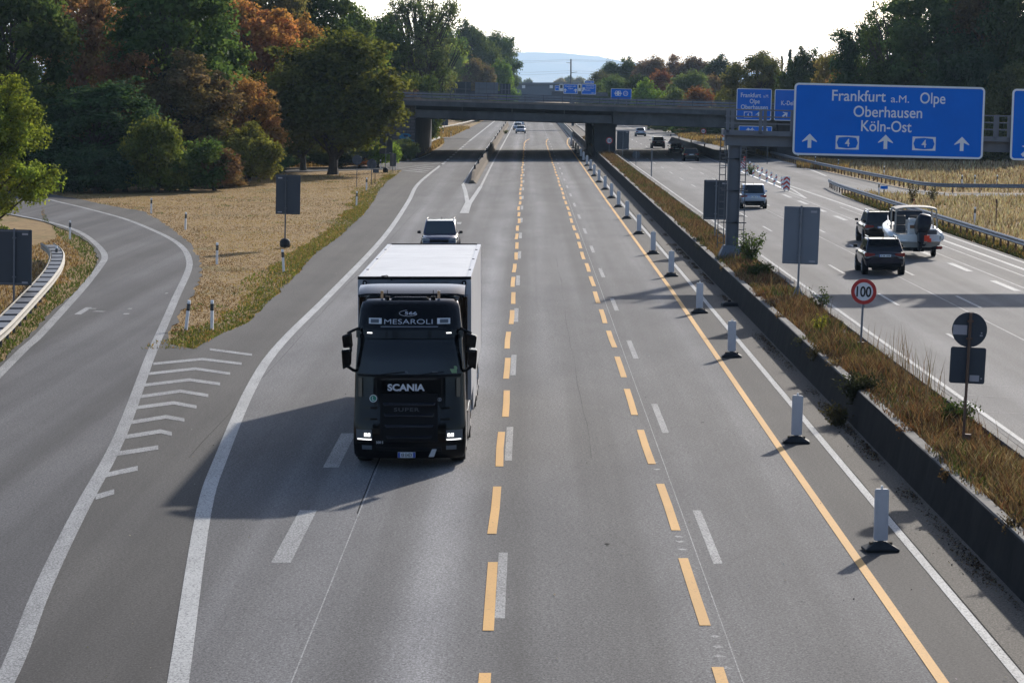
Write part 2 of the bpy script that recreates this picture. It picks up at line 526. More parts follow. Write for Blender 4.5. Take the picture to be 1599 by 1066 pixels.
# ================================================================== GROUND AND ROADS
g = MB(); g.flat([(-15000, -300), (15000, -300), (15000, 29000), (-15000, 29000)], -0.04)
tag(g.build('ground', M['dry_ground']), kind='structure')

ISLAND_L = [(69, 301.5), (129, 312), (171, 321), (225, 330), (264, 354), (294, 378), (312, 402), (315, 414), (309, 444), (288, 480), (267, 519), (266, 537)]
ISLAND_R = [(303, 545), (336, 525), (384, 504), (452, 439), (489, 397), (528, 370), (565, 336), (584, 312), (589, 300.5), (602, 285), (620, 272), (627, 265.5)]


def ragged(pts, amp=.14, step=1.2, seed=5):
    """A crumbling edge: the same line with small irregular steps."""
    r_ = random.Random(seed); P = [Vector(p) for p in pts]; out = []
    for a, b in zip(P, P[1:]):
        n = max(1, int((b - a).length / step)); d = (b - a).normalized(); nn = Vector((-d.y, d.x))
        for k in range(n): out.append(tuple(a.lerp(b, k / n) + nn * r_.uniform(-amp, amp)))
    out.append(tuple(P[-1])); return out


RAMP_L = [(66, 345), (107, 361), (129, 372), (146, 386), (152.5, 403), (144, 428), (117, 457), (80.5, 486), (44, 525), (0, 566)]
SLIP_TOP = [(694, 222.5), (690, 229), (672, 238), (655, 245.5), (622, 252.5), (586, 255.5), (540, 260.5), (430, 262.5)]
road_poly = [(7.95, 18), (7.95, 1000), (-10, 1000), (-12.8, 545)] + GP([(704, 214), (688, 215), (600, 218), (600, 222)]) + GP(SLIP_TOP) + GP([(430, 270), (540, 266), (600, 264.8)]) + ragged(GP(ISLAND_R[::-1])) + ragged(GP(ISLAND_L[::-1]), .12) + GP([(-60, 295), (-60, 321)]) + ragged(GP(RAMP_L), .07) + [(-14.2, 62), (-12.2, 42), (-10.2, 18)]
g = MB(); g.flat(road_poly, 0.0)
tag(g.build('road_shoulder', M['asphalt_shoulder']), kind='structure')

THICK = catmull(GP([(262, 1150), (278, 1066), (318, 800), (345, 715), (395, 600), (440, 535), (520, 455), (600, 370), (637, 316), (650, 291), (669, 273), (694, 254)]), 5)
thick = [(p.x, p.y) for p in THICK]
lanes = [(5.8, 18), (5.8, 1000), (-9, 1000), (-9.4, 430)] + thick[::-1] + [(-3.6, 18)]
g = MB(); g.flat(lanes, 0.004)
tag(g.build('road', M['asphalt_lanes']), kind='structure')

RLINE = catmull(GP([(-60, 1180), (18, 1042), (66, 920), (124, 800), (188, 680), (234, 558), (255, 510), (276, 462), (292.7, 426), (295.7, 408), (288, 390), (270, 375), (240, 360), (195, 342), (135, 325.6), (90, 315), (69, 310.6), (0, 305)]), 5)
rline = [(p.x, p.y) for p in RLINE]
LLINE = catmull(GP([(-330, 1000), (-100, 690), (27, 555), (60, 525), (99, 483), (129, 450), (153, 420), (163.6, 402), (156, 387), (135, 369), (111, 357), (69, 345), (0, 331)]), 5)
lline = [(p.x, p.y) for p in LLINE]
g = MB(); g.flat(rline + lline[::-1], 0.004)
tag(g.build('ramp_road', M['asphalt_ramp']), kind='structure')

g = MB(); g.flat([(6.95, 18), (7.95, 18), (7.95, 900), (6.95, 900)], 0.004)
tag(g.build('gutter_strip', M['asphalt_dusty']), kind='structure')

# right-hand carriageway, with the exit that swings off behind the first guardrail
right_poly = [(10.2, 18), (23.9, 18), (23.9, 190), (24.4, 212), (25.6, 224), (26.8, 219), (32, 209.5), (75, 206), (75, 211.5), (33.2, 216), (31.2, 226), (29.4, 286), (29.3, 480), (26, 620), (24, 1000), (10.2, 1000)]
g = MB(); g.flat(right_poly, 0.0)
tag(g.build('road', M['asphalt_pale']), kind='structure')
g = MB(); g.flat([(23.62, 18), (23.88, 18), (23.88, 188), (23.62, 212)], 0.004)
g.flat([(21.4, 221), (23.3, 287), (22.4, 310), (21.3, 290), (20.95, 222)], 0.004)
tag(g.build('road_shoulder', M['asphalt_shoulder']), kind='structure')

# ------------------------------------------------------------------ painted markings
Z1 = 0.009; Z2 = 0.0065


def dashes(mb, x, y_first, period, length, w, y0, y1, wob=0.0, z=Z1):
    y = y_first
    while y - period > y0: y -= period
    k = 0
    while y < y1:
        if y + length > y0:
            dx = wob * math.sin(k * 1.7 + x)
            ya_, yb_ = max(y, y0), min(y + length, y1); d2 = wob * .9 * math.cos(k * 2.3)
            mb.strip([(x + dx, ya_), (x + dx * .8 + d2 * .5, (ya_ + yb_) / 2), (x + dx * .6 + d2 * .3, yb_)], w, z)
        y += period; k += 1


wm = MB(); wn = MB(); ym = MB()
wm.strip(thick, 0.30, Z1)
ya = G(733, 220.5)[1]
dashes(wm, -9.4, 292, 12, 6, 0.3, 290, ya)
wm.strip([(-9.4, ya), (-8.9, 640), (-8.2, 1000)], 0.3, Z1)
wn.strip(rline, 0.30, Z2 + .0012); wn.strip(lline, 0.32, Z2)
wm.strip([(6.85, 18), (6.85, 120), (6.72, 200), (6.85, 400), (7.2, 640), (7.3, 1000)], 0.16, Z1)
dashes(wn, -4.28, G(522, 730)[1], 11.9, 5.9, 0.34, G(440, 900)[1], 168, z=Z2)
dashes(wn, -0.44, G(790, 965)[1], 18, 6, 0.16, 18, 800, z=Z2)
dashes(wn, 3.28, G(1106, 880)[1], 18, 6, 0.16, 18, 800, z=Z2)
wn.strip([(2.97, 18), (2.97, 300)], 0.018, Z2)
wn.strip([(-3.27, 18), (-3.27, 62)], 0.022, Z2)
# nose of the concrete barrier
apex = G(727, 333)
wm.strip([(-4.3, apex[1]), G(730, 316), G(727, 300), G(723, 288)], [0.5, 0.32, 0.3, 0.3], Z1 + .003)
wm.strip([G(723, 288), G(736, 266), (-5.85, 350), (-5.75, 600)], 0.14, Z1)
wm.strip([(-4.2, apex[1]), G(733, 318), G(751, 291)], [0.5, 0.32, 0.3], Z1)
wm.strip([G(751, 291), (-3.98, 300), (-3.6, 520), (-3.4, 900)], 0.2, Z1)
# slip road lines
wm.strip([(p.x, p.y) for p in catmull(GP([(430, 266), (540, 262.7), (586, 257.6), (622, 254), (655, 247), (672, 240)]), 4)], 0.25, Z1)
wn.strip(GP([(622, 263), (688, 254.5)]), 0.2, Z2)
for a, b in (((630, 266), (664, 269.5)), ((640, 264), (668, 267)), ((650, 262), (674, 264)), ((660, 260), (679, 261.5))):
    wn.strip(GP([a, b]), 0.5, Z2)
# hatching in the gore of the ramp
H = lambda x, y: (120 + x / 3.808, 520 + y / 3.808)
for pts in [[(790, 97), (1042, 130)], [(455, 183), (745, 155), (980, 183)], [(430, 242), (705, 212), (912, 242)], [(400, 310), (668, 278), (852, 303)],
            [(365, 380), (615, 345), (782, 372)], [(340, 445), (575, 415), (712, 440)], [(298, 535), (530, 498), (640, 517)], [(260, 622), (498, 584), (565, 600)],
            [(218, 720), (484, 680)], [(168, 845), (362, 803)], [(112, 975), (222, 943)]]:
    pp = [H(*p) for p in pts]
    t = 1.6 + (pp[0][1] - 540) * 0.010
    up = [G(u, v - t) for u, v in pp]; dn = [G(u, v + t) for u, v in pp]
    wn.flat(dn + up[::-1], Z2)
# scuffed marks on the ramp
for a, b, ww in (((121, 491), (139, 480), .25), ((138, 482), (150, 482), .3), ((147, 486), (163, 486.5), .3), ((200, 482), (206, 482), .4), ((193, 490), (202, 490), .4), ((258, 458), (262, 458), .4)):
    wn.strip(GP([a, b]), ww, Z2)
# survey marks beside the yellow dashes
for u, v in ((1117, 994), (1121, 1010), (1124, 1025), (1134, 1043), (1060, 838), (1063, 846), (1066, 858), (1022, 722), (1026, 733)):
    x, y = G(u, v); wn.strip([(x - .06, y), (x + .05, y + .05)], 0.16, Z2)
# yellow roadworks markings
yy = G(764, 985)[1]
dashes(ym, -0.62, yy, 9, 6, 0.17, 18, 415, 0.05, Z1 + .004)
ym.strip([(-0.6, 417), (-0.35, 436), (0.2, 452)], 0.17, Z1 + .004)
dashes(ym, 2.71, G(1085, 977)[1], 9, 6, 0.17, 18, 420, 0.035, Z1 + .004)
ym.strip([(2.75, 422), (2.95, 440), (3.3, 452)], 0.17, Z1 + .004)
ym.strip([(5.72, 18), (5.74, 60), (5.84, 110), (5.76, 200), (5.84, 390), (5.86, 412), (6.3, 440), (6.75, 458)], 0.16, Z1 + .004)
# right-hand carriageway
wm.strip([(11.5, 18), (11.5, 1000)], 0.14, Z1)
dashes(wm, 14.05, G(1317, 427)[1], 18, 6, 0.13, 18, 900)
dashes(wm, 16.98, G(1534, 481)[1], 18, 6, 0.13, 18, 900)
wn.strip([(16.2, 18), (16.2, 230)], 0.07, Z2)
dashes(wm, 19.88, G(1514.5, 424)[1], 12, 6, 0.30, 18, 215)
wn.strip([(20.45, 18), (20.45, 222)], 0.10, Z2)
wn.strip([(21.75, 18), (21.75, 190)], 0.12, Z2)
wm.strip([(22.55, 18), (22.55, 190), (22.2, 235), (21.4, 224)], 0.22, Z1)
wm.strip([(23.45, 18), (23.45, 188)], 0.16, Z1)
wm.strip([(20.9, 205), (20.95, 223), (21.35, 290), (21.6, 420), (22.2, 900)], 0.18, Z1 + .003)
wm.strip([(20.9, 205), (21.6, 222), (23.4, 287), (24.2, 330)], 0.18, Z1)
wm.strip([(p.x, p.y) for p in catmull(GP([(1290, 275), (1262, 264), (1230, 255), (1195, 247), (1170, 240), (1163, 236.5), (1172, 233.5), (1200, 231)]), 5)], 0.25, Z1)
wn.strip([G(1486, 599), G(1590, 604)], 0.05, Z2); wn.strip([G(1488, 616), G(1599, 621)], 0.05, Z2); wn.strip([G(1520, 642), G(1599, 646)], 0.04, Z2)
# tar-filled seams and cracks
sm_ = MB(); srn = random.Random(21)


def seam(x, y0, y1, w_, wander, step=3.0):
    pts = []; y = y0; dx = 0
    while y < y1:
        pts.append((x + dx, y)); dx = dx * .8 + srn.uniform(-wander, wander); y += step
    if len(pts) > 1: sm_.strip(pts, [w_ * srn.uniform(.4, 1.3) for _ in pts], Z2 - .001)


seam(-7.55, 60, 190, .012, .03); seam(6.93, 30, 300, .03, .012); seam(-3.3, 52, 63, .035, .02, 1.5); seam(1.4, 60, 140, .007, .04)
for k in range(7):
    x = srn.choice((-2.5, 1.2, 4.3)) + srn.gauss(0, .35); y = 36 + 120 * srn.random() ** 1.4; r_ = srn.uniform(.02, .06)
    sm_.flat([(x + r_ * math.cos(t) * srn.uniform(.7, 1.2), y + 1.6 * r_ * math.sin(t) * srn.uniform(.7, 1.3)) for t in np.linspace(0, 2 * PI, 9)[:-1]], Z2 - .001)
tag(sm_.build('road_seams', M['tar']), kind='structure')
tag(wm.build('road_markings', M['paint_white']), kind='structure')
tag(wn.build('road_markings', M['paint_white_worn']), kind='structure')
tag(ym.build('road_markings', M['paint_yellow']), kind='structure')

# ================================================================== MEDIAN
MED_TOP = 0.72


def median_wall(x_foot, x_top, x_back, label):
    s = 1 if x_top > x_foot else -1
    root = empty('median_wall', ((x_foot + x_back) / 2, 20, 0), label=label, cat='concrete wall', group='low concrete walls of the median')
    ox = root.location.x
    ys = []
    y = 18.0
    while y < 700:
        ys.append(y); y += 4.0 if y < 150 else 12.0
    a = MB(); prof = [(x_foot, 0.0), (x_foot + s * 0.03, 0.12), (x_top - s * 0.02, 0.76), (x_top, 0.8), (x_top, 0.0)]
    lr = random.Random(3)
    rings = [[(x - ox + lr.uniform(-.006, .006), yy - 20, z) for x, z in prof] for yy in ys]
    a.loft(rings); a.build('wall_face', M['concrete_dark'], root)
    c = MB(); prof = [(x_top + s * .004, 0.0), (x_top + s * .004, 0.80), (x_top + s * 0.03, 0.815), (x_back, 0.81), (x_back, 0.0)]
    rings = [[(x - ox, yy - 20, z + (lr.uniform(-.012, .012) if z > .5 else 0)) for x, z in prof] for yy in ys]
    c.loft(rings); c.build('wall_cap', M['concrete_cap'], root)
    return root


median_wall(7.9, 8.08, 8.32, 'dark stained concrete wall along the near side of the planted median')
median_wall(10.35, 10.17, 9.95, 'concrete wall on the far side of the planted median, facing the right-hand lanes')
g = MB(); g.flat([(8.33, 18), (9.94, 18), (9.94, 700), (8.33, 700)], MED_TOP)
tag(g.build('median_soil', M['soil']), kind='structure')


# ------------------------------------------------------------------ concrete barriers
def jersey(name, pts, h, half, m, label, nose=4.0, back_nose=0.0):
    """A concrete safety barrier along pts, its near end sloping down."""
    root = empty(name, (*pts[0], 0), label=label, cat='concrete barrier')
    P = [Vector(p) for p in pts]; rings = []
    L0 = 0.0; total = sum((P[i + 1] - P[i]).length for i in range(len(P) - 1))
    dense = []
    for i in range(len(P) - 1):
        n = max(2, int((P[i + 1] - P[i]).length / 6))
        for k in range(n): dense.append(P[i].lerp(P[i + 1], k / n))
    dense.append(P[-1]); dist = 0.0
    if nose: dense[1:1] = [dense[0] + (dense[1] - dense[0]).normalized() * q for q in (nose * .5, nose)]
    for i, p in enumerate(dense):
        if i: dist += (p - dense[i - 1]).length
        d = (dense[min(i + 1, len(dense) - 1)] - dense[max(i - 1, 0)]).normalized(); n = Vector((d.y, -d.x))
        k = 1.0
        if nose and dist < nose: k = 0.3 + 0.7 * dist / nose
        if back_nose and total - dist < back_nose: k = max(0.3, 0.3 + 0.7 * (total - dist) / back_nose)
        prof = [(-half, 0), (-half, .08 * k), (-half * .55, .28 * h * k + .05), (-half * .3, h * k), (half * .3, h * k), (half * .55, .28 * h * k + .05), (half, .08 * k), (half, 0)]
        rings.append([(p.x + n.x * a - pts[0][0], p.y + n.y * a - pts[0][1], b) for a, b in prof])
    mb = MB(); mb.loft(rings); mb.build('barrier_body', m, root)
    return root, dense


b1, dn = jersey('concrete_barrier', [(-4.87, G(738, 287)[1]), (-4.87, 400), (-4.75, 620)], 0.95, 0.36, M['concrete'], 'long tan concrete barrier with a sloped nose between the merging lanes, running under the bridge', 5)
for yy in (248, 266, 290, 318, 352, 400, 430, 460, 500, 540, 580):
    rb = MB(); rb.box(-.08, .08, -.05, .05, .0, .42); rb.build('reflector_post', M['rubber'], b1, bevel=.01).location = (0.0, yy - dn[0].y, .93)
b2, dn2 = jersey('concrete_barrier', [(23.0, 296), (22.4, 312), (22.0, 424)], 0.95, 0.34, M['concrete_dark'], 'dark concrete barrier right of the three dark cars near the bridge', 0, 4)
for yy in (318, 345, 372, 400, 422):
    rb = MB(); rb.box(-.08, .08, -.05, .05, .0, .4); rb.build('reflector_post', M['rubber'], b2, bevel=.01).location = (22.0 + (424 - yy) * .0035 - 23.0, yy - 296, .93)
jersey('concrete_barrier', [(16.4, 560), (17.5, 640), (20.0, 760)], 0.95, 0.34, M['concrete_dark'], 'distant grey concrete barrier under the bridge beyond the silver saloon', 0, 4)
jersey('concrete_barrier', [(7.6, 470), (7.7, 560), (7.6, 700)], 0.95, 0.3, M['galvanised_pale'], 'pale barrier at the far start of the median beyond the bridge', 0, 0)


# ------------------------------------------------------------------ steel guardrails
def wave_profile(z, s=1):
    return [(0.0, z + .155), (.03 * s, z + .14), (.075 * s, z + .085), (.03 * s, z + .02), (.03 * s, z - .02), (.075 * s, z - .085), (.03 * s, z - .14), (0.0, z - .155), (-.012 * s, z - .14), (.015 * s, z), (-.012 * s, z + .14)]


def guardrail(pts, side, label, m_rail, m_post, post_gap=4.0, double=False, zc=0.6, maxposts=95):
    """W-beam on posts; side = +1 when the beam faces the right of the direction of travel."""
    root = empty('guardrail', (*pts[0], 0), label=label, cat='guardrail', group='steel guardrails')
    P = [Vector(p[:2]) for p in pts]; o = P[0]

    def nrm(i):
        d = (P[min(i + 1, len(P) - 1)] - P[max(i - 1, 0)]).normalized(); return Vector((d.y, -d.x))
    for off, sd in ((0, side),) + (((-0.55 * side, -side),) if double else ()):
        rings = []
        for i, p in enumerate(P):
            n = nrm(i); q = p + n * off - o
            rings.append([(q.x + n.x * a, q.y + n.y * a, b) for a, b in wave_profile(zc, sd)])
        mb = MB(); mb.loft(rings); mb.build('rail', m_rail, root, auto=50)
    acc = 0.0; nextp = 0.5; cnt = 0
    pm = MB(); pm.box(-.05, .05, -.03, .03, 0, zc + .12); pme = None
    sm = None
    for i in range(len(P) - 1):
        seg = (P[i + 1] - P[i]).length
        while nextp < acc + seg and cnt < maxposts:
            q = P[i].lerp(P[i + 1], (nextp - acc) / seg); n = nrm(i)
            pq = q - n * (.27 * side if double else .09 * side) - o
            if pme is None: pme = pm.build('post', m_post, root); po = pme
            else: po = link('post', pme.data, root)
            po.location = (pq.x, pq.y, 0); po.rotation_euler = (0, 0, math.atan2(n.y, n.x))
            if double:
                if sm is None:
                    k = MB(); k.box(-.24, .24, -.95, .95, -.08, .12); sm = k.build('gap_shade', MATS['steel_dark'], root); sp = sm  # dark block standing in for the shade between the two beams
                else: sp = link('gap_shade', sm.data, root)
                sp.location = (pq.x, pq.y, zc); sp.rotation_euler = (0, 0, math.atan2(n.y, n.x))
            nextp += post_gap; cnt += 1
        acc += seg
    return root


zr = 0.72
gl = [(p.x, p.y) for p in catmull([G(u, v, zr) for u, v in ((-90, 590), (0, 519), (29, 491), (58.5, 459.5), (80.5, 435), (94, 415.6), (98.8, 398.5), (94, 387.6), (83, 380))], 5)]
guardrail(gl, 1, 'double pale guardrail with dark blocks as shade between its beams, curving along the left ramp', M['galvanised_pale'], M['steel_dark'], 2.6, True)
guardrail([(p.x, p.y) for p in catmull([(25.1, 228), (24.75, 221), (24.55, 212), (24.5, 195), (24.5, 140), (24.5, 60), (24.5, 25)], 6)], 1, 'steel guardrail on brown posts beside the right-hand lanes, passing the boat', M['galvanised'], M['rust_post'], 2.2)
guardrail([(p.x, p.y) for p in catmull([(29.3, 330), (29.4, 300), (29.6, 285), (30.4, 255), (31.2, 232), (32.2, 217.8), (36, 214.8), (45, 213), (60, 212.4), (80, 212)], 6)], 1, 'farther guardrail bending right behind the tall dry grass along the exit lane', M['galvanised'], M['rust_post'], 2.2)
guardrail([(p.x, p.y) for p in catmull([G(u, v, .6) for u, v in ((630, 243), (640, 237.5), (652, 231.5), (668, 222))], 4)], 1, 'short pale guardrail at the foot of the left bridge abutment', M['galvanised_pale'], M['steel_dark'], 4)
guardrail([(p.x, p.y) for p in catmull([G(u, v, .6) for u, v in ((668, 226), (676, 219), (687, 215))], 4)], 1, 'short guardrail on the grass just past the left bridge abutment', M['galvanised_pale'], M['steel_dark'], 4)
guardrail([(p.x, p.y) for p in catmull([(-26, 480), (-20.5, 520), (-16.5, 570), (-13.2, 690), (-12, 800)], 5)], 1, 'long pale guardrail beyond the bridge left of the merging lanes', M['galvanised_pale'], M['steel_dark'], 6)

# ================================================================== BRIDGE
BX, BY, SL = -14.0, 323.0, -0.031
br = empty('road_bridge', (BX, BY, 0), label='grey concrete road bridge with steel railing crossing the whole motorway', cat='bridge')


def slab(mb, x0, x1, y0, y1, z0, z1, mi=0):
    q = lambda x, z: z + SL * (x - BX)
    vs = [(x - BX, y - BY, q(x, z)) for z in (z0, z1) for (x, y) in ((x0, y0), (x1, y0), (x1, y1), (x0, y1))]
    mb.add(vs, [(0, 3, 2, 1), (4, 5, 6, 7), (0, 1, 5, 4), (1, 2, 6, 5), (2, 3, 7, 6), (3, 0, 4, 7)], mi)


mb = MB(); slab(mb, -62, 75, 323.05, 379, 6.28, 6.75); mb.build('deck', M['bridge_concrete'], br)
mb = MB(); slab(mb, -62, 75, 322.7, 323.04, 6.30, 6.86)
for x in (-6.6, -0.4, 5.6, 11.6, 17.8, 24): slab(mb, x, x + .06, 322.66, 322.72, 6.28, 6.88)
mb.build('edge_beam', M['bridge_concrete'], br)
mb = MB(); slab(mb, -62, 75, 322.62, 323.3, 6.865, 7.13); mb.build('kerb', M['bridge_edge'], br)
mb = MB(); slab(mb, -13.4, 9.9, 323.9, 378.5, 4.88, 5.80)
for x in (-7.9, -2.0, 4.2): slab(mb, x, x + .12, 323.8, 323.91, 4.86, 6.27)
mb.build('girder', M['bridge_concrete'], br)
mb = MB(); slab(mb, 10.0, 29.4, 323.7, 378.5, 4.80, 6.275); mb.build('girder', M['bridge_concrete'], br)
mb = MB(); slab(mb, -13.4, 9.9, 325.8, 378.4, 5.81, 6.27); mb.build('girder_recess_shade', M['bridge_dark'], br)  # dark block painting the shadow in the recess under the edge beam
mb = MB(); mb.box(-13.49 - BX, -13.39 - BX, 1.5, 54.8, 0, 4.7); mb.build('abutment_shade', M['bridge_dark'], br)  # dark lining that paints the deck's shade on the inner abutment side
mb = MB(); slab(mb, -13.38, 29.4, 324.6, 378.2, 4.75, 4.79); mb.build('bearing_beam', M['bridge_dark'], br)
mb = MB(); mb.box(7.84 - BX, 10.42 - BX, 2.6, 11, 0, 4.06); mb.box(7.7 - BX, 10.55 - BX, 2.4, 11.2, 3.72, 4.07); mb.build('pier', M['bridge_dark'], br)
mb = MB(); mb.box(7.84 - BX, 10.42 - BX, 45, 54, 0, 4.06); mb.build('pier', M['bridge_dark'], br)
mb = MB(); mb.box(-62 - BX, -13.5 - BX, 1.3, 55, -0.1, 6.26); mb.build('abutment', M['stone_blocks'], br)
mb = MB(); mb.box(29.5 - BX, 75 - BX, 1.0, 55, -0.1, 4.6); mb.build('abutment', M['bridge_dark'], br)
mb = MB(); slab(mb, -62, 75, 323.0, 323.07, 7.92, 7.99); slab(mb, -62, 75, 323.0, 323.05, 7.60, 7.65); slab(mb, -62, 75, 323.0, 323.05, 7.32, 7.37)
mb.build('railing', M['steel_dark'], br)
mb = MB(); slab(mb, -62, 75, 324.6, 324.75, 7.22, 7.50); slab(mb, -62, 75, 324.6, 324.75, 7.58, 7.84); mb.build('guard_beam', M['galvanised'], br)
pm = MB(); pm.box(-.035, .035, -.03, .03, 0, .86); first = None
x = -40.0
while x < 44:
    o = pm.build('railing_post', M['steel_dark'], br) if first is None else link('railing_post', first.data, br)
    first = first or o
    o.location = (x - BX, 322.92 - BY, 7.12 + SL * (x - BX)); x += 2.2
# graffiti on the abutment: blue letters with a dark outline
gm = MB(); gd = MB()
q = lambda u, v: ((u - 825) * 324.2 / F - BX, ZZ(v, 324.2))
blob = [(622, 211), (627, 208.5), (634, 208), (640, 209), (643, 212), (638, 214), (641, 217), (648, 219.5), (641, 222), (636, 224), (632, 229), (628, 228.5), (624, 223), (622, 217), (625, 214)]
gm.prism([q(*p) for p in blob], 1.20, 1.25)
for bl in ([(630, 210), (637, 210.5), (638, 213), (632, 213.5)], [(622, 215), (628, 217), (632, 216), (633, 219), (627, 220)], [(633, 223), (640, 220), (645, 219.5), (636, 226), (630, 230), (629, 227)]):
    gd.prism([q(*p) for p in bl], 1.15, 1.18)
gm.build('graffiti', M['graffiti'], br); gd.build('graffiti', M['graffiti_dark'], br)

# a farther bridge or noise barrier closing the road in the distance
fb = empty('far_bridge', (0, 1000, 0), label='distant dark flat bridge parapet under the hazy hill, left of the small blue signs', cat='bridge')
mb = MB(); mb.box(-90, 18, 0, 12, 3.6, 9.6); mb.build('parapet', M['far_grey'], fb)
mb = MB(); mb.box(-90, 40, -.4, 12, 10.0, 10.7); mb.box(-90, 40, 2, 11, 9.6, 10.0); mb.build('deck', M['sign_back_grey'], fb)
mb = MB()
for x in (-40, -14.6, 16): mb.box(x - .8, x + .8, 1, 11, 0, 6.9)
mb.build('pier', M['far_grey'], fb)
for u in (815, 858):
    mb = MB(); mb.box(PX(u, 999), PX(u + 5, 999), -.6, -.45, 8.6, 9.7); mb.build('panel', M['sign_white'], fb)

# ================================================================== SIGNS
def rrect(x0, x1, z0, z1, r, n=5):
    out = []
    for cx, cz, a in ((x1 - r, z1 - r, 0), (x0 + r, z1 - r, 90), (x0 + r, z0 + r, 180), (x1 - r, z0 + r, 270)):
        for k in range(n + 1):
            t = R(a + 90 * k / n); out.append((cx + r * math.cos(t), cz + r * math.sin(t)))
    return out


def disc(cx, cz, r, n=36):
    return [(cx + r * math.cos(2 * PI * k / n), cz + r * math.sin(2 * PI * k / n)) for k in range(n)]


def ring(mb, outer, inner, y0, y1, mi=0):
    n = len(outer)
    vs = [(x, y0, z) for x, z in outer] + [(x, y0, z) for x, z in inner] + [(x, y1, z) for x, z in outer] + [(x, y1, z) for x, z in inner]
    fs = []
    for i in range(n):
        j = (i + 1) % n
        fs += [(i, j, n + j, n + i), (2 * n + i, 3 * n + i, 3 * n + j, 2 * n + j), (i, 2 * n + i, 2 * n + j, j), (n + i, n + j, 3 * n + j, 3 * n + i)]
    mb.add(vs, fs, mi)


def blue_panel(parent, x0, x1, z0, z1, y, r=0.16, bw=0.075, ribs=True):
    """White-edged blue sign face; y is its front, the board stands behind."""
    mb = MB(); mb.prism(rrect(x0, x1, z0, z1, r), y + .012, y + .06)
    if ribs:
        for k in range(3):
            zz = z0 + (z1 - z0) * (k + .5) / 3; mb.box(x0 + .2, x1 - .2, y + .06, y + .13, zz - .05, zz + .05)
    mb.build('board', M['sign_back_grey'], parent)
    mb = MB(); ring(mb, rrect(x0, x1, z0, z1, r), rrect(x0 + bw, x1 - bw, z0 + bw, z1 - bw, max(r - bw, .03)), y - .004, y + .011)
    mb.build('border', M['sign_white'], parent)
    mb = MB(); mb.prism(rrect(x0 + bw, x1 - bw, z0 + bw, z1 - bw, max(r - bw, .03)), y, y + .0115)
    mb.build('face', M['sign_blue'], parent)


def arrow(parent, cx, cz, h, y, ang=0.0, m=None):
    w = h * 1.0
    P = [(0, .5), (.52, -.02), (.52, -.09), (.13, .07), (.13, -.5), (-.13, -.5), (-.13, .07), (-.52, -.09), (-.52, -.02)]
    c, s_ = math.cos(ang), math.sin(ang)
    pts = [(cx + (a * c + b * s_) * w, cz + (-a * s_ + b * c) * h) for a, b in P]
    mb = MB(); mb.prism(pts, y - .004, y - .001); return mb.build('arrow', m or M['sign_white'], parent)


def route_badge(parent, cx, cz, w, h, y, num, capk=.55):
    o = [(-.5, .5), (.5, .5), (.5, -.5), (-.5, -.5)]
    t = .075 * h
    outer = [(cx - w / 2, cz + h / 2), (cx, cz + h / 2), (cx + w / 2, cz + h / 2), (cx + w / 2, cz), (cx + w / 2, cz - h / 2), (cx, cz - h / 2), (cx - w / 2, cz - h / 2), (cx - w / 2, cz)]
    bulge = .08 * w
    inner = [(cx - w / 2 + t + bulge, cz + h / 2 - t * 1.8), (cx, cz + h / 2 - t), (cx + w / 2 - t - bulge, cz + h / 2 - t * 1.8), (cx + w / 2 - t, cz), (cx + w / 2 - t - bulge, cz - h / 2 + t * 1.8), (cx, cz - h / 2 + t), (cx - w / 2 + t + bulge, cz - h / 2 + t * 1.8), (cx - w / 2 + t, cz)]
    mb = MB(); ring(mb, outer, inner, y - .004, y - .001)
    b = mb.build('route_badge', M['sign_white'], parent)
    text(num, .2 * w if len(num) == 1 else .32 * w, h * capk, M['sign_white'], b, (cx, y - .003, cz), bold=.012)


# ---- big overhead gantry
GX, GY, GZ = 8.95, 120.0, 0.70
ga = empty('sign_gantry', (GX, GY, GZ), (0, R(1.4), 0), 'grey steel gantry with railed walkway and ladder standing in the planted median', 'gantry')
mb = MB(); mb.box(-.27, .27, -.04, .04, .3, 5.02); mb.box(-.27, -.235, -.28, .28, .3, 5.02); mb.box(.235, .27, -.28, .28, .3, 5.02)
mb.build('column', M['steel_paint'], ga)
mb = MB(); mb.loft([[(-.6, -.55, -.2), (.6, -.55, -.2), (.6, .55, -.2), (-.6, .55, -.2)], [(-.55, -.5, .18), (.55, -.5, .18), (.55, .5, .18), (-.55, .5, .18)], [(-.36, -.34, .62), (.36, -.34, .62), (.36, .34, .62), (-.36, .34, .62)]])
mb.build('column_base', M['steel_paint'], ga)
mb = MB(); mb.box(-.42, 19, -.28, .28, 5.0, 5.07); mb.box(-.42, 19, -.28, .28, 5.38, 5.45); mb.box(-.42, 19, -.05, .05, 5.07, 5.38); mb.box(-.45, -.40, -.3, .3, 4.98, 5.47)
mb.box(-.42, 19, -.27, -.24, 5.07, 5.38)
mb.build('beam', M['steel_paint'], ga)
mb = MB(); mb.box(-.5, 19, -.65, .65, 5.46, 5.52); mb.box(-.5, 19, -.66, -.62, 5.52, 5.68); mb.box(-.56, -.5, -.66, .66, 5.46, 5.72); mb.build('walkway', M['steel_paint'], ga)
mb = MB()
for z in (5.98, 6.28, 6.58): mb.box(-.42, 19, -.64, -.60, z - .025, z + .025); mb.box(-.42, 19, .60, .64, z - .025, z + .025)
mb.build('railing', M['steel_paint'], ga)
pm = MB(); pm.box(-.07, .07, -.66, -.58, 5.52, 6.62); fp = None
for x in (-.38, 1.05, 2.42, 5, 7.5, 10.05, 11.3, 11.9, 13.5, 15, 17):
    o = pm.build('railing_post', M['steel_paint'], ga) if fp is None else link('railing_post', fp.data, ga); fp = fp or o; o.location = (x, 0, 0)
    o = link('railing_post', fp.data, ga); o.location = (x + .3, 1.24, 0)
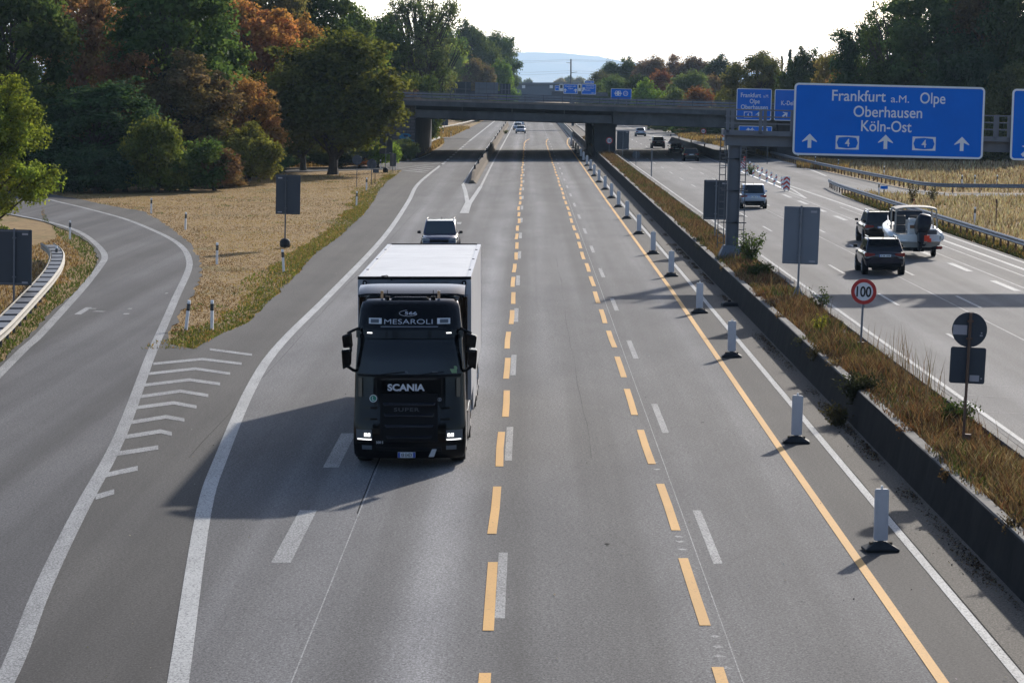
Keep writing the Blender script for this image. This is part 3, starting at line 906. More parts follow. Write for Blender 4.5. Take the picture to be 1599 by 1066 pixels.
for sx, nm in ((-.52, 'ladder'), (.36, 'cable_ladder')):
    mb = MB()
    for dx in (-.12, .14): mb.box(sx + dx - .02, sx + dx + .02, -.2, -.16, .5, 5.4)
    for k in range(16): mb.box(sx - .10, sx + .12, -.19, -.165, .7 + k * .3, .735 + k * .3)
    for zz in (1.6, 3.0, 4.4): mb.box(min(sx, 0), max(sx + .25, .25), -.16, -.1, zz, zz + .05)
    mb.build(nm, M['steel_dark'], ga)

K = 120.0 / F
s1 = empty('overhead_sign', (GX, GY, GZ), (0, R(1.4), 0), 'largest blue overhead sign, listing Frankfurt a.M., Olpe, Oberhausen and Köln-Ost', 'road sign', 'overhead signs on the gantry')
LX, LZ, FY = 2.47, 7.81, -0.72


def S(u, v):
    """Place on the big sign of a photo pixel."""
    return (LX + (u - 1237.5) * K, LZ - (v - 129.5 - (u - 1237.5) * .0272) * K)


W1 = 294.5 * K; H1 = 111.0 * K
blue_panel(s1, LX, LX + W1, LZ - H1, LZ, FY, .2, .085)


def word(b, u0, u1, v, cap, par=None, bold=.008):
    x0, z0 = S(u0, v); x1, z1 = S(u1, v)
    text(b, x1 - x0, cap * K, M['sign_white'], par or s1, ((x0 + x1) / 2, FY - .003, (z0 + z1) / 2), bold=bold)


word('Frankfurt', 1296, 1379, 150, 16.5); word('a.M.', 1387, 1415, 155, 11, bold=0.0); word('Olpe', 1432, 1471, 154, 16.5)
word('Oberhausen', 1330, 1436, 175, 16.5); word('Köln-Ost', 1342.5, 1420.5, 197, 16.5)
for u, v in ((1263.5, 219), (1381, 221), (1499, 224.5)): arrow(s1, *S(u, v), 22 * K, FY)
for u, v in ((1322, 222), (1440.5, 224)): route_badge(s1, *S(u, v), 36 * K, 21 * K, FY, '4')
for x in (LX + .8, LX + W1 / 2, LX + W1 - .8):
    mb = MB(); mb.box(x - .06, x + .06, FY + .13, FY + .42, LZ - H1 + .1, LZ - .1); mb.build('bracket', M['steel_paint'], s1)

s2 = empty('overhead_sign', (GX, GY, GZ), (0, R(1.4), 0), 'blue overhead sign cut off by the picture edge, at the far right of the gantry', 'road sign', 'overhead signs on the gantry')
x2 = S(1574, 140)[0]
blue_panel(s2, x2, x2 + 6.6, LZ - H1 + .0, LZ - .03, FY, .2, .085)
xx, zz = S(1596, 180)
text('Köln', 2.6, .46, M['sign_white'], s2, (xx, FY - .003, zz), center=False, bold=.008)
arrow(s2, S(1601, 236)[0], S(1601, 236)[1], .62, FY, R(50)); route_badge(s2, S(1650, 232)[0], S(1650, 232)[1], 1.0, .6, FY, '3')
for x in (x2 + .8, x2 + 5.6):
    mb = MB(); mb.box(x - .06, x + .06, FY + .13, FY + .42, LZ - H1 + .1, LZ - .1); mb.build('bracket', M['steel_paint'], s2)

# ---- signs hung on the bridge
K2 = 321.6 / F
s3 = empty('overhead_sign', (PX(1148, 321.6), 321.6, ZZ(187, 321.6)), (0, R(1.2), 0), 'blue sign hung on the bridge reading Frankfurt a.M., Olpe and Oberhausen', 'road sign', 'blue signs hung on the bridge')
blue_panel(s3, 0, 54.5 * K2, 0, 49 * K2, 0, .2, .09)
px3 = lambda u, v: ((u - 1148) * K2, (187 - v) * K2)


def word3(b, u0, u1, v, cap, par, f):
    a = f(u0, v); c = f(u1, v); text(b, c[0] - a[0], cap * K2, M['sign_white'], par, ((a[0] + c[0]) / 2, -.003, a[1]), bold=0.0 if 'M' in b else .012)


word3('Frankfurt', 1154.5, 1186, 148.3, 6.6, s3, px3); word3('a.M.', 1189.5, 1198, 149.3, 4.6, s3, px3); word3('Olpe', 1168.5, 1184, 157.5, 6.6, s3, px3); word3('Oberhausen', 1155, 1197, 166.5, 6.6, s3, px3)
route_badge(s3, *px3(1166.5, 178.5), 13 * K2, 9 * K2, 0, '4'); arrow(s3, *px3(1183, 178.3), 9 * K2, 0)
for x in (.6, 3.3):
    mb = MB(); mb.box(x, x + .15, .13, 1.1, 1.6, 1.8); mb.box(x, x + .15, .13, .3, .2, 3.4); mb.build('bracket', M['steel_dark'], s3)
s4 = empty('overhead_sign', (PX(1207, 321.6), 321.6, ZZ(188, 321.6)), (0, R(1.2), 0), 'blue sign on the bridge starting K.-De, half hidden behind the big gantry sign', 'road sign', 'blue signs hung on the bridge')
blue_panel(s4, 0, 54.5 * K2, 0, 48.5 * K2, 0, .2, .09)
px4 = lambda u, v: ((u - 1207) * K2, (188 - v) * K2)
word3('K.-Dellbrück', 1217.5, 1256, 160.5, 6.6, s4, px4); arrow(s4, *px4(1224, 178.5), 10 * K2, 0, R(52)); route_badge(s4, *px4(1243, 178.5), 13 * K2, 9 * K2, 0, '3')
for x in (.6, 3.3):
    mb = MB(); mb.box(x, x + .15, .13, 1.1, 1.6, 1.8); mb.build('bracket', M['steel_dark'], s4)

# ---- low blue sign in the gore, seen between the bars of the gantry
Yg = 300.0; Kg = Yg / F
s5 = empty('road_sign', (PX(1151, Yg), Yg, 0), (0, LEAN, 0), 'low blue sign with two white arrows, seen through the gantry walkway railing', 'road sign')
blue_panel(s5, 0, 52 * Kg, 2.15, 4.2, 0, .12, .06)
for u, a in ((1166, 0), (1172, 0)): arrow(s5, (u - 1151) * Kg, 3.75, .5, 0, R(a))
mb = MB(); mb.box(1.5, 1.53, -.004, -.001, 2.3, 4.05); mb.build('divider', M['sign_white'], s5)
text('A 4', 1.0, .35, M['sign_white'], s5, (2.7, -.003, 3.8), bold=.01)
for x in (.35, 3.25):
    mb = MB(); mb.cyl((x, .12, 0), (x, .12, 4.1), .045); mb.build('post', M['steel_dark'], s5)

# ---- motorway-junction sign standing on the bridge
Yj = 327.0; Kj = Yj / F
s6 = empty('junction_sign', (PX(953, Yj), Yj, ZZ(153, Yj) - .6), (0, R(1.0), 0), 'small blue sign with white interchange symbol and circled 11 above the bridge railing', 'road sign')
H6 = 14.5 * Kj + .6
blue_panel(s6, 0, 32 * Kj, .45, H6, 0, .08, .05)
zc6 = H6 - 7.3 * Kj
mb = MB()
for sx in (-1, 1):
    for sz in (-1, 1): ring(mb, disc(.86 + sx * .2, zc6 + sz * .155, .155, 16), disc(.86 + sx * .2, zc6 + sz * .155, .085, 16), -.006, -.002)
mb.box(.40, 1.32, -.008, -.007, zc6 - .05, zc6 + .05); mb.box(.80, .92, -.0085, -.0075, zc6 - .3, zc6 + .3)
mb.build('interchange_symbol', M['sign_white'], s6)
mb = MB(); ring(mb, disc(1.76, zc6, .30), disc(1.76, zc6, .235), -.005, -.001); cb = mb.build('number_ring', M['sign_white'], s6)
text('11', .2, .26, M['sign_white'], cb, (1.76, -.003, zc6), bold=.02)
for x in (.5, 1.9):
    mb = MB(); mb.cyl((x, .1, -.6), (x, .1, 1.4), .05); mb.build('post', M['galvanised'], s6)

# ---- far blue signs over the road beyond the bridge
Yf = 560.0; Kf = Yf / F
gf = empty('sign_gantry', (9.1, Yf + .5, .7), (0, LEAN, 0), 'distant gantry beyond the bridge carrying the small blue signs', 'gantry')
mb = MB(); mb.box(-.25, .25, -.25, .25, 0, 6.2); mb.build('column', M['steel_dark'], gf)
mb = MB(); mb.box(-4.5, 7, -.3, .3, 6.2, 7.0); mb.build('beam', M['steel_dark'], gf)


def farsign(u0, u1, v0, v1, label, lines, bits=()):
    s = empty('overhead_sign', (PX(u0, Yf), Yf, ZZ(v1, Yf)), (0, R(1), 0), label, 'road sign', 'small far blue signs above the bridge')
    w_, h_ = (u1 - u0) * Kf, (v1 - v0) * Kf
    blue_panel(s, 0, w_, 0, h_, 0, .12, .08, False)
    for t, cx, cz, tw, cap in lines: text(t, tw * w_, cap, M['sign_white'], s, (cx * w_, -.003, cz * h_), bold=.01)
    for cx, cz, hh, a in bits: arrow(s, cx * w_, cz * h_, hh, 0, R(a))
    for k in (.2, .75):
        mb = MB(); mb.box(w_ * k, w_ * (k + .05), .06, .3, -.6 if v1 < 132 else 0, h_); mb.build('bracket', M['steel_dark'], s)
    return s


farsign(879.5, 901.5, 131.5, 146.5, 'small far blue sign with two lines of writing and an arrow at either side', [('Frankfurt a.M.', .5, .78, .74, .27), ('Olpe', .5, .55, .34, .27)], [(.12, .35, .8, 0), (.86, .35, .8, 0)])
farsign(907.5, 930, 131.5, 147.5, 'small far blue sign with four lines of writing, right of its neighbour', [('Oberhausen', .58, .84, .6, .25), ('Düsseldorf', .58, .63, .6, .25), ('Köln', .45, .42, .3, .25), ('1000 m', .8, .14, .25, .2)], [(.13, .5, .9, 25)])
farsign(912.5, 927, 126.3, 131, 'tiny pale blue plate sitting on top of a far blue sign', [('Köln-Ost', .5, .5, .7, .28)])
farsign(866, 873, 133.5, 142, 'tiny blue sign left of the white display board far beyond the bridge', [('A 4', .5, .6, .5, .3)])
for u0, u1, lab in ((873.3, 879.0, 'tiny white display board with a dark square, left of the far blue signs'), (902.3, 906.8, 'tiny white display board between the two far blue signs')):
    s = empty('display_board', (PX(u0, Yf), Yf, ZZ(142.5, Yf)), label=lab, cat='display board')
    w_ = (u1 - u0) * Kf
    mb = MB(); mb.box(0, w_, 0, .2, 0, 1.45); mb.build('case', M['sign_white'], s, bevel=.03)
    mb = MB(); mb.box(.12, w_ - .12, -.02, -.002, .6, 1.3); mb.build('screen', M['ink_black'], s)
# ---- backs of signs left of the bridge, seen above its railing
Yk = 470.0
gk = empty('sign_gantry', (-16.4, Yk + .5, 0), label='far gantry beyond the bridge carrying the sign backs on the left', cat='gantry')
mb = MB(); mb.box(-.25, .25, -.25, .25, 0, 8.6); mb.build('column', M['steel_dark'], gk)
mb = MB(); mb.box(-.2, 13.2, -.2, .2, 7.3, 7.9); mb.build('beam', M['steel_dark'], gk)
for u0, u1, v0, mt, lab in ((687.5, 735.5, 127.3, 'sign_back_dark', 'wide dark sign back above the left end of the bridge railing'), (742, 777.5, 128.6, 'sign_back_grey', 'lighter grey-blue sign back, second from the left above the bridge'), (781, 797, 131, 'sign_back_dark', 'small dark sign back near the left trees above the bridge')):
    s = empty('direction_sign', (PX(u0, Yk), Yk, ZZ(147, Yk)), (0, LEAN, 0), lab, 'road sign', 'sign backs beyond the bridge')
    w_ = (u1 - u0) * Yk / F; h_ = (147 - v0) * Yk / F
    mb = MB(); mb.box(0, w_, 0, .06, 0, h_); mb.build('panel', M[mt], s, bevel=.02)
    mb = MB()
    for k in (.17, .5, .83): mb.box(w_ * k - .07, w_ * k + .07, -.12, -.002, 0, h_)
    mb.box(.1, w_ - .1, -.16, -.121, h_ * .4, h_ * .4 + .12)
    mb.build('rib', M['steel_paint'], s)
# catenary mast and wires far away
ms = empty('railway_mast', (PX(891, 700), 700, 0), label='tall thin dark mast rising from behind the blue signs against the hill', cat='mast')
mb = MB(); mb.cyl((0, 0, 0), (0, 0, ZZ(93, 700)), .24, .17, 8); mb.build('pole', M['steel_dark'], ms)
mb = MB(); mb.cyl((0, 0, 12.4), (1.6, 0, 12.6), .07, .05, 6); mb.cyl((0, 0, 14.9), (-1.2, 0, 14.95), .06, .05, 6); mb.build('arm', M['steel_dark'], ms)
for v0, v1, zz in ((95, 93.7, 0), (97.5, 95.5, 1), (113, 111, 2), (117, 114.5, 3)):
    a = Vector((PX(770, 705), 705 + zz, ZZ(v0, 705))); b = Vector((PX(891, 700), 700, ZZ(v1, 700))); c = Vector((PX(1030, 705), 705 + zz, ZZ(v1 + 2.5, 705)))
    mb = MB(); mb.tube([a, a.lerp(b, .5) + Vector((0, 0, -.25)), b, b.lerp(c, .5) + Vector((0, 0, -.2)), c], .022, 4)
    tag(mb.build('overhead_wire', M['steel_dark']), ['topmost thin wire strung from the tall mast across the hill', 'second thin wire just below the top one on the tall mast', 'thin wire at the middle of the tall mast', 'lowest thin wire crossing the hazy hill behind the tall mast'][zz], 'wire', 'wires on the far mast')


# ------------------------------------------------------------------ boards seen from behind, on poles
def board_sign(x, y, z0, w_, h_, zb, mt, label, off=0.0, foot=None, pole=None, yawd=0.0, tilt=LEAN, stickers=((1, .92), (1, .05)), group='boards seen from behind'):
    r = empty('sign_board', (x, y, z0), (0, tilt, R(yawd)), label, 'road sign', group)
    mb = MB(); mb.prism(rrect(off - w_ / 2, off + w_ / 2, zb, zb + h_, .03, 2), 0.0, .035); mb.build('panel', M[mt], r, bevel=.006)
    mb = MB(); mb.box(off - w_ / 2 + .02, off + w_ / 2 - .02, .04, .044, zb + .02, zb + h_ - .02); mb.build('face', M['sign_white'], r)
    mb = MB(); mb.cyl((0, -.06, -.05), (0, -.06, zb + h_ + .04), .038, n=10); mb.build('pole', M[pole or 'galvanised'], r)
    for k in (.03, .97):
        mb = MB(); mb.box(off - w_ * .42, off + w_ * .42, -.022, -.002, zb + h_ * k - .02, zb + h_ * k + .02); mb.build('stiffener', M[pole or 'galvanised'], r)
    for k in (.15, .85):
        mb = MB(); mb.box(-.07, .07, -.105, -.002, zb + h_ * k - .025, zb + h_ * k + .025); mb.build('bracket', M[pole or 'galvanised'], r)
    for sx, k in stickers:
        cx = off + sx * w_ * .33
        mb = MB(); mb.box(cx - .11, cx + .11, -.006, -.002, zb + h_ * k - .035, zb + h_ * k + .035); mb.build('sticker', M['sticker'], r)
    if foot == 'rubber':
        mb = MB(); mb.loft([[(.27 * k * math.cos(t), .27 * k * math.sin(t), z) for t in np.linspace(0, 2 * PI, 13)[:-1]] for z, k in ((0, .8), (.08, 1), (.3, 1), (.42, .7), (.46, .3))]); mb.build('foot_block', M['rubber'], r, auto=40)
    elif foot == 'plate':
        mb = MB(); mb.box(-.28, .28, -.24, .16, .0, .04); mb.cyl((-.2, -.2, .03), (0, -.06, .5), .02); mb.cyl((.2, -.2, .03), (0, -.06, .5), .02); mb.build('foot_plate', M['galvanised'], r)
    return r


x, y = G(22, 482)
board_sign(x, y, 0, 1.5, 2.08, (482 - 445) * y / F, 'sign_back_dark', 'tall dark sign back at the left edge, in front of the curved double guardrail', off=-.10, pole='steel_paint')
x, y = G(445, 386)
board_sign(x, y, 0, 1.27, 2.04, (386 - 334.5) * y / F, 'sign_back_dark', 'tall dark sign back on a thin pole in the dry grass left of the truck', off=.12, pole='steel_dark', foot='rubber', stickers=((-1, .92), (-1, .05)))
x, y = G(1245, 465, MED_TOP)
board_sign(x, y, MED_TOP, 1.28, 2.05, (465 - 412) * y / F, 'sign_back_grey', 'light grey sign back on a metal pole in the median, right of the gantry column', off=.04, foot='plate', tilt=R(2))
x, y = G(1116, 372, MED_TOP)
board_sign(x, y, MED_TOP, 1.22, 1.98, (372 - 343) * y / F, 'sign_back_dark', 'dark sign back standing close to the left of the gantry column', off=0, stickers=((1, .92),))
x, y = G(972, 247, MED_TOP)
board_sign(x, y, MED_TOP, 1.33, 2.05, (247 - 234) * y / F, 'sign_back_dark', 'far grey sign back in the median just right of the bridge pier', foot=None)
x, y = G(602, 269)
board_sign(x, y, 0, 1.3, 2.0, (269 - 240.5) * y / F, 'sign_back_dark', 'dark sign back near the bridge abutment, right of the big dark maple', foot='rubber', pole='galvanised')
x, y = G(612, 268)
board_sign(x + .05, y + .6, 0, .62, 1.3, .5, 'sign_back_dark', 'small low dark board beside the sign back near the bridge abutment', off=0, pole='galvanised', stickers=())
x, y = G(694, 204)
board_sign(x, y, 0, 1.4, 2.2, 1.0, 'sign_back_dark', 'distant grey sign back on the grass seen through the left bridge opening', foot='rubber', stickers=())


# ------------------------------------------------------------------ round signs
def round_sign(x, y, z0, r_, zc_, label, back=False, txt=None, tilt=LEAN, extra=None, pole='galvanised', group='round signs'):
    s = empty('round_sign', (x, y, z0), (0, tilt, 0), label, 'road sign', group)
    mb = MB(); mb.prism(disc(0, zc_, r_, 40), .0, .02); mb.build('disc', M['sign_back_dark'], s)
    py = .06 if txt else -.045
    mb = MB(); mb.cyl((0, py, -.05), (0, py, zc_ + r_ * .95), .032, n=10); mb.build('pole', M[pole], s)
    for k in (-.5, .5):
        mb = MB(); mb.box(-.06, .06, min(py, 0) - .03 if not txt else .021, -.002 if not txt else .1, zc_ + k * r_ - .02, zc_ + k * r_ + .02); mb.build('clamp', M[pole], s)
    if txt:
        mb = MB(); ring(mb, disc(0, zc_, r_, 40), disc(0, zc_, r_ * .72, 40), -.008, -.003); mb.build('red_ring', M['sign_red'], s)
        mb = MB(); mb.prism(disc(0, zc_, r_ * .72, 40), -.007, -.002); f = mb.build('face', M['sign_white'], s)
        text(txt, r_ * 1.16, r_ * .78, M['ink_black'], f, (0, -.0105, zc_), bold=.022)
    else:
        mb = MB(); mb.prism(disc(0, zc_, r_ * .96, 36), .021, .026); mb.build('face', M['sign_white'], s)
    return s


x, y = G(1344, 546, MED_TOP)
s = round_sign(x, y, MED_TOP, .365, (546 - 454.5) * y / F, 'round red and white 100 speed limit sign standing nearest in the median', txt='100', tilt=R(2.4))
mb = MB(); mb.box(-.09, .09, -.02, .16, -.02, .22); mb.build('foot_clamp', M['rust_post'], s)
x, y = G(951, 239, MED_TOP)
round_sign(x, 321, MED_TOP, .4, 1.45, 'small far round 100 speed limit sign in front of the bridge pier', txt='100', tilt=R(1))
x, y = G(1503, 695, MED_TOP)
s = round_sign(x, y, MED_TOP, .368, (695 - 512.5) * y / F, 'round grey sign back above a square plate on one leaning pole, right', tilt=R(2.6), pole='rust_post')
zc_ = (695 - 512.5) * y / F; zq = (695 - 568) * y / F
mb = MB(); mb.prism(rrect(-.365, .375, zq - .39, zq + .375, .05, 4), 0, .02); pl = mb.build('square_plate', M['sign_back_dark'], s)
mb = MB(); mb.box(.06, .26, -.006, -.002, zq - .34, zq - .21); mb.build('sticker', M['sticker'], pl)
mb = MB(); mb.box(.29, .32, -.006, -.002, zq - .29, zq - .26); mb.build('sticker', M['sticker'], pl)
mb = MB(); mb.box(-.345, -.05, -.006, -.002, zc_ - .11, zc_ + .09); mb.build('sticker', M['sticker'], s)
mb = MB(); mb.box(.22, .28, -.006, -.002, zc_ - .13, zc_ - .10); mb.box(.24, .27, -.006, -.002, zc_ - .075, zc_ - .045); mb.build('sticker', M['sticker'], s)
mb = MB(); mb.box(.03, .17, -.03, .1, -.02, .24); mb.build('foot_clamp', M['rust_post'], s)
x, y = G(993, 257, MED_TOP)
round_sign(x, y, MED_TOP, .40, (257 - 242) * y / F, 'round dark sign back low in the median right of the bridge pier')
x, y = G(557, 291)
round_sign(x, y, 0, .42, (291 - 250) * y / F, 'round dark sign back nearest the maple trunk, leftmost of a pair', pole='steel_dark')
x, y = G(580, 288)
s = round_sign(x, y, 0, .42, (288 - 256) * y / F, 'round dark sign back with a small plate beside it, right of its pair', pole='steel_dark')
mb = MB(); mb.box(0.1, .62, 0, .02, 1.0, 1.33); mb.build('small_plate', M['sign_back_dark'], s)
mb = MB(); mb.cyl((.3, .05, 0), (.3, .05, 1.2), .03); mb.build('post', M['rust_post'], s)
x, y = G(1017, 274, MED_TOP)
s = empty('metal_post', (x, y, MED_TOP), (0, LEAN, 0), 'bare thin metal post in the median between the round sign back and the gantry', 'post')
mb = MB(); mb.cyl((0, 0, -.1), (0, 0, 2.2), .05); mb.build('shaft', M['galvanised'], s)
mb = MB(); mb.cyl((0, 0, 2.2), (0, 0, 2.25), .065); mb.build('cap', M['steel_dark'], s)

# warning triangle and far 100 sign right of the road beyond the bridge
Yt = 330
s = empty('warning_sign', (PX(1119.5, Yt), 318, 0), (0, LEAN, 0), 'white and red warning triangle over a small white plate right of the bridge opening', 'road sign')
k = 318 / F
zt = ZZ(204.5, 318); zb_ = ZZ(213.5, 318)
mb = MB(); mb.prism([(-.42, zb_ + .05), (.42, zb_ + .05), (0, zt + .15)], 0, .02); mb.build('red_edge', M['sign_red'], s)
mb = MB(); mb.prism([(-.27, zb_ + .14), (.27, zb_ + .14), (0, zt - .06)], -.006, -.002); mb.build('face', M['sign_white'], s)
mb = MB(); mb.prism([(-.08, zb_ + .2), (.08, zb_ + .2), (0.02, zb_ + .42)], -.011, -.008); mb.build('symbol', M['ink_black'], s)
mb = MB(); mb.box(-.32, .32, 0, .02, zb_ - .45, zb_ - .02); mb.build('small_plate', M['sign_white'], s)
mb = MB(); mb.cyl((0, .05, 0), (0, .05, zt), .04); mb.build('pole', M['galvanised'], s)
round_sign(PX(1097, 420), 420, 0, .42, ZZ(204.5, 420) , 'tiny round red-edged speed sign among bushes beyond the bridge on the right', txt='60', group='round signs')


# ------------------------------------------------------------------ red and white chevron boards, lane dividers
def chevron_board(x, y, w_, h_, zb, label):
    s = empty('chevron_board', (x, y, 0), (0, LEAN, 0), label, 'road sign', 'red and white chevron boards')
    mb = MB(); mb.box(-w_ / 2, w_ / 2, 0, .05, zb, zb + h_); mb.build('panel', M['sign_white'], s, bevel=.01)
    mb = MB(); n = 3; st = h_ / 3.0
    for k in range(n):
        b = zb + k * st
        def clip(z): return min(max(z, zb), zb + h_)
        rise = w_ * .42; t = st * .52
        poly = [(-w_ / 2 + .015, clip(b - rise * .1)), (0, clip(b + rise * .9)), (w_ / 2 - .015, clip(b - rise * .1)), (w_ / 2 - .015, clip(b + t - rise * .1)), (0, clip(b + t + rise * .9)), (-w_ / 2 + .015, clip(b + t - rise * .1))]
        if abs(poly[0][1] - poly[5][1]) < .01: continue
        mb.prism(poly, -.005, -.002)
    mb.build('red_chevrons', M['sign_red'], s)
    mb = MB(); mb.cyl((-.15, .1, 0), (-.15, .1, zb + h_), .03); mb.cyl((.15, .1, 0), (.15, .1, zb + h_), .03); mb.build('post', M['steel_dark'], s)
    return s


x, y = G(1228, 299); chevron_board(x, y, 10.8 * y / F, 1.08, .12, 'red and white chevron board at the near tip of the lane divider')
x, y = G(1157.5, 266); chevron_board(x, y, .9, .85, .1, 'red and white chevron board beside the gantry column at the end of the dark barrier')
s = empty('chevron_board', (PX(1162.5, 287), 287, 0), (0, LEAN, R(30)), 'narrow red and white striped plate behind the chevron board by the gantry column', 'road sign', 'red and white chevron boards')
mb = MB(); mb.box(-.18, .18, 0, .04, .15, 1.15); mb.build('panel', M['sign_red'], s)
mb = MB(); mb.prism([(-.17, .3), (.17, .55), (.17, .8), (-.17, .55)], -.006, -.002); mb.build('white_stripe', M['sign_white'], s)
mb = MB(); mb.cyl((0, .08, 0), (0, .08, 1.1), .03); mb.build('post', M['steel_dark'], s)
fence_root = None


def divider_post():
    s = empty('divider_post', (0, 0, 0), label='x', cat='divider post', group='small red and white posts on the lane divider')
    mb = MB(); mb.loft([[(-.11, -.05, 0), (.11, -.05, 0), (.11, .05, 0), (-.11, .05, 0)], [(-.09, -.04, .1), (.09, -.04, .1), (.09, .04, .1), (-.09, .04, .1)]]); mb.build('foot', M['plastic_white'], s)
    mb = MB(); mb.prism(rrect(-.09, .09, .1, .62, .05, 3), -.012, .012); mb.build('plate', M['plastic_white'], s)
    mb = MB(); mb.prism([(-.085, .2), (.085, .32), (.085, .47), (-.085, .35)], -.017, -.013); mb.build('red_stripe', M['sign_red'], s)
    return s


dp = None
OR = ['nearest', 'second', 'third', 'fourth', 'fifth', 'sixth', 'seventh', 'eighth', 'ninth', 'tenth', 'eleventh', 'twelfth', 'thirteenth', 'fourteenth', 'fifteenth', 'sixteenth', 'seventeenth', 'eighteenth', 'nineteenth', 'twentieth', 'twenty-first', 'twenty-second', 'twenty-third']
for row, (a, b, n) in enumerate((((21.05, 226), (21.25, 287), 9), ((21.75, 229), (23.3, 287), 9))):
    for k in range(n):
        t = k / (n - 1) if n > 1 else 0
        o = divider_post() if dp is None else copy_tree(dp); dp = dp or o
        o.location = (a[0] + (b[0] - a[0]) * t, a[1] + (b[1] - a[1]) * t, 0); o.rotation_euler = (0, LEAN, R(rng.uniform(-12, 12)))
        o['label'] = f"{OR[k] + (' nearest' if k else '')} small red and white post in the {'left' if row == 0 else 'right'} row behind the chevron board"
mb = MB(); mb.strip([(21.05, 224), (21.25, 289)], .22, .03); mb.strip([(21.7, 227), (23.3, 289)], .22, .03)
tag(mb.build('divider_kerb', M['plastic_white']), kind='structure')

# ------------------------------------------------------------------ roadworks beacons
def beacon():
    s = empty('beacon', (0, 0, 0), label='x', cat='road beacon', group='white beacon plates along the yellow line')
    mb = MB()
    mb.loft([[(-.30, -.2, 0), (.30, -.2, 0), (.30, .2, 0), (-.30, .2, 0)], [(-.31, -.21, .045), (.31, -.21, .045), (.31, .21, .045), (-.31, .21, .045)],
             [(-.16, -.12, .13), (.16, -.12, .13), (.16, .12, .13), (-.16, .12, .13)], [(-.12, -.09, .165), (.12, -.09, .165), (.12, .09, .165), (-.12, .09, .165)]])
    mb.build('foot', M['rubber'], s, bevel=.012)
    mb = MB()
    for sx in (-1, 1): mb.box(sx * .17 - .035, sx * .17 + .035, -.06, .03, .105, .16)
    mb.build('foot_plug', M['concrete'], s, bevel=.008)
    mb = MB(); mb.prism(rrect(-.125, .125, .18, 1.10, .03, 4), -.028, .028); mb.build('plate', M['beacon_face'], s, bevel=.01)
    mb = MB(); mb.box(-.05, .05, -.02, .02, .13, .19); mb.build('stem', M['rubber'], s)
    mb = MB(); mb.box(-.10, .10, -.03, .03, 1.098, 1.105); mb.cyl((0, 0, 1.1), (0, 0, 1.16), .022); mb.build('top_lug', M['plastic_white'], s)
    return s


bp = None
vs_ = [859, 691, 557.5, 488.5, 431.5, 396.5, 365.5, 341.5, 323.5, 309.5]
for k in range(22):
    yb = G(1000, vs_[k])[1] if k < len(vs_) else G(1000, 309.5)[1] + (k - 9) * 17.4
    xb = 6.25 if yb < 395 else 6.25 + (yb - 395) * .016
    o = beacon() if bp is None else copy_tree(bp); bp = bp or o
    o.location = (xb + rng.uniform(-.04, .04), yb, 0.004); o.rotation_euler = (0, R(1.0) + R(rng.uniform(-.6, .6)), R(rng.uniform(-6, 6)))
    o['label'] = f"{OR[k] + (' nearest' if k else '')} white beacon plate on a black foot along the solid yellow line"
x, y = G(1139, 478)
s = empty('rubber_block', (x, y, 0.004), (0, 0, R(8)), 'loose black rubber foot without a plate lying against the median wall', 'beacon foot')
mb = MB(); mb.loft([[(-.3, -.22, 0), (.3, -.22, 0), (.3, .22, 0), (-.3, .22, 0)], [(-.28, -.2, .12), (.28, -.2, .12), (.28, .2, .12), (-.28, .2, .12)], [(-.16, -.12, .17), (.16, -.12, .17), (.16, .12, .17), (-.16, .12, .17)]]); mb.build('block', M['rubber'], s, bevel=.02)
mb = MB(); mb.box(-.06, .06, -.04, .04, .17, .24); mb.build('socket', M['black_trim'], s)

# ------------------------------------------------------------------ white delineator posts
def delineator():
    s = empty('delineator_post', (0, 0, 0), label='x', cat='delineator', group='white delineator posts')
    tri = lambda k: [(-.06 * k, .03 * k), (.06 * k, .03 * k), (.03 * k, -.05 * k), (-.03 * k, -.05 * k)]
    mb = MB(); mb.loft([[(a, b, 0) for a, b in tri(1)], [(a, b, .97) for a, b in tri(1)], [(a, b + .01, 1.02 + (b < 0) * -.03) for a, b in tri(.95)]]); mb.build('shaft', M['plastic_white'], s)
    mb = MB(); mb.loft([[(a, b, .66) for a, b in tri(1.06)], [(a, b, .9) for a, b in tri(1.06)]]); mb.build('black_band', M['ink_black'], s)
    mb = MB(); mb.box(-.02, .02, -.062, -.055, .72, .86); mb.build('reflector', M['lamp_clear'], s)
    return s


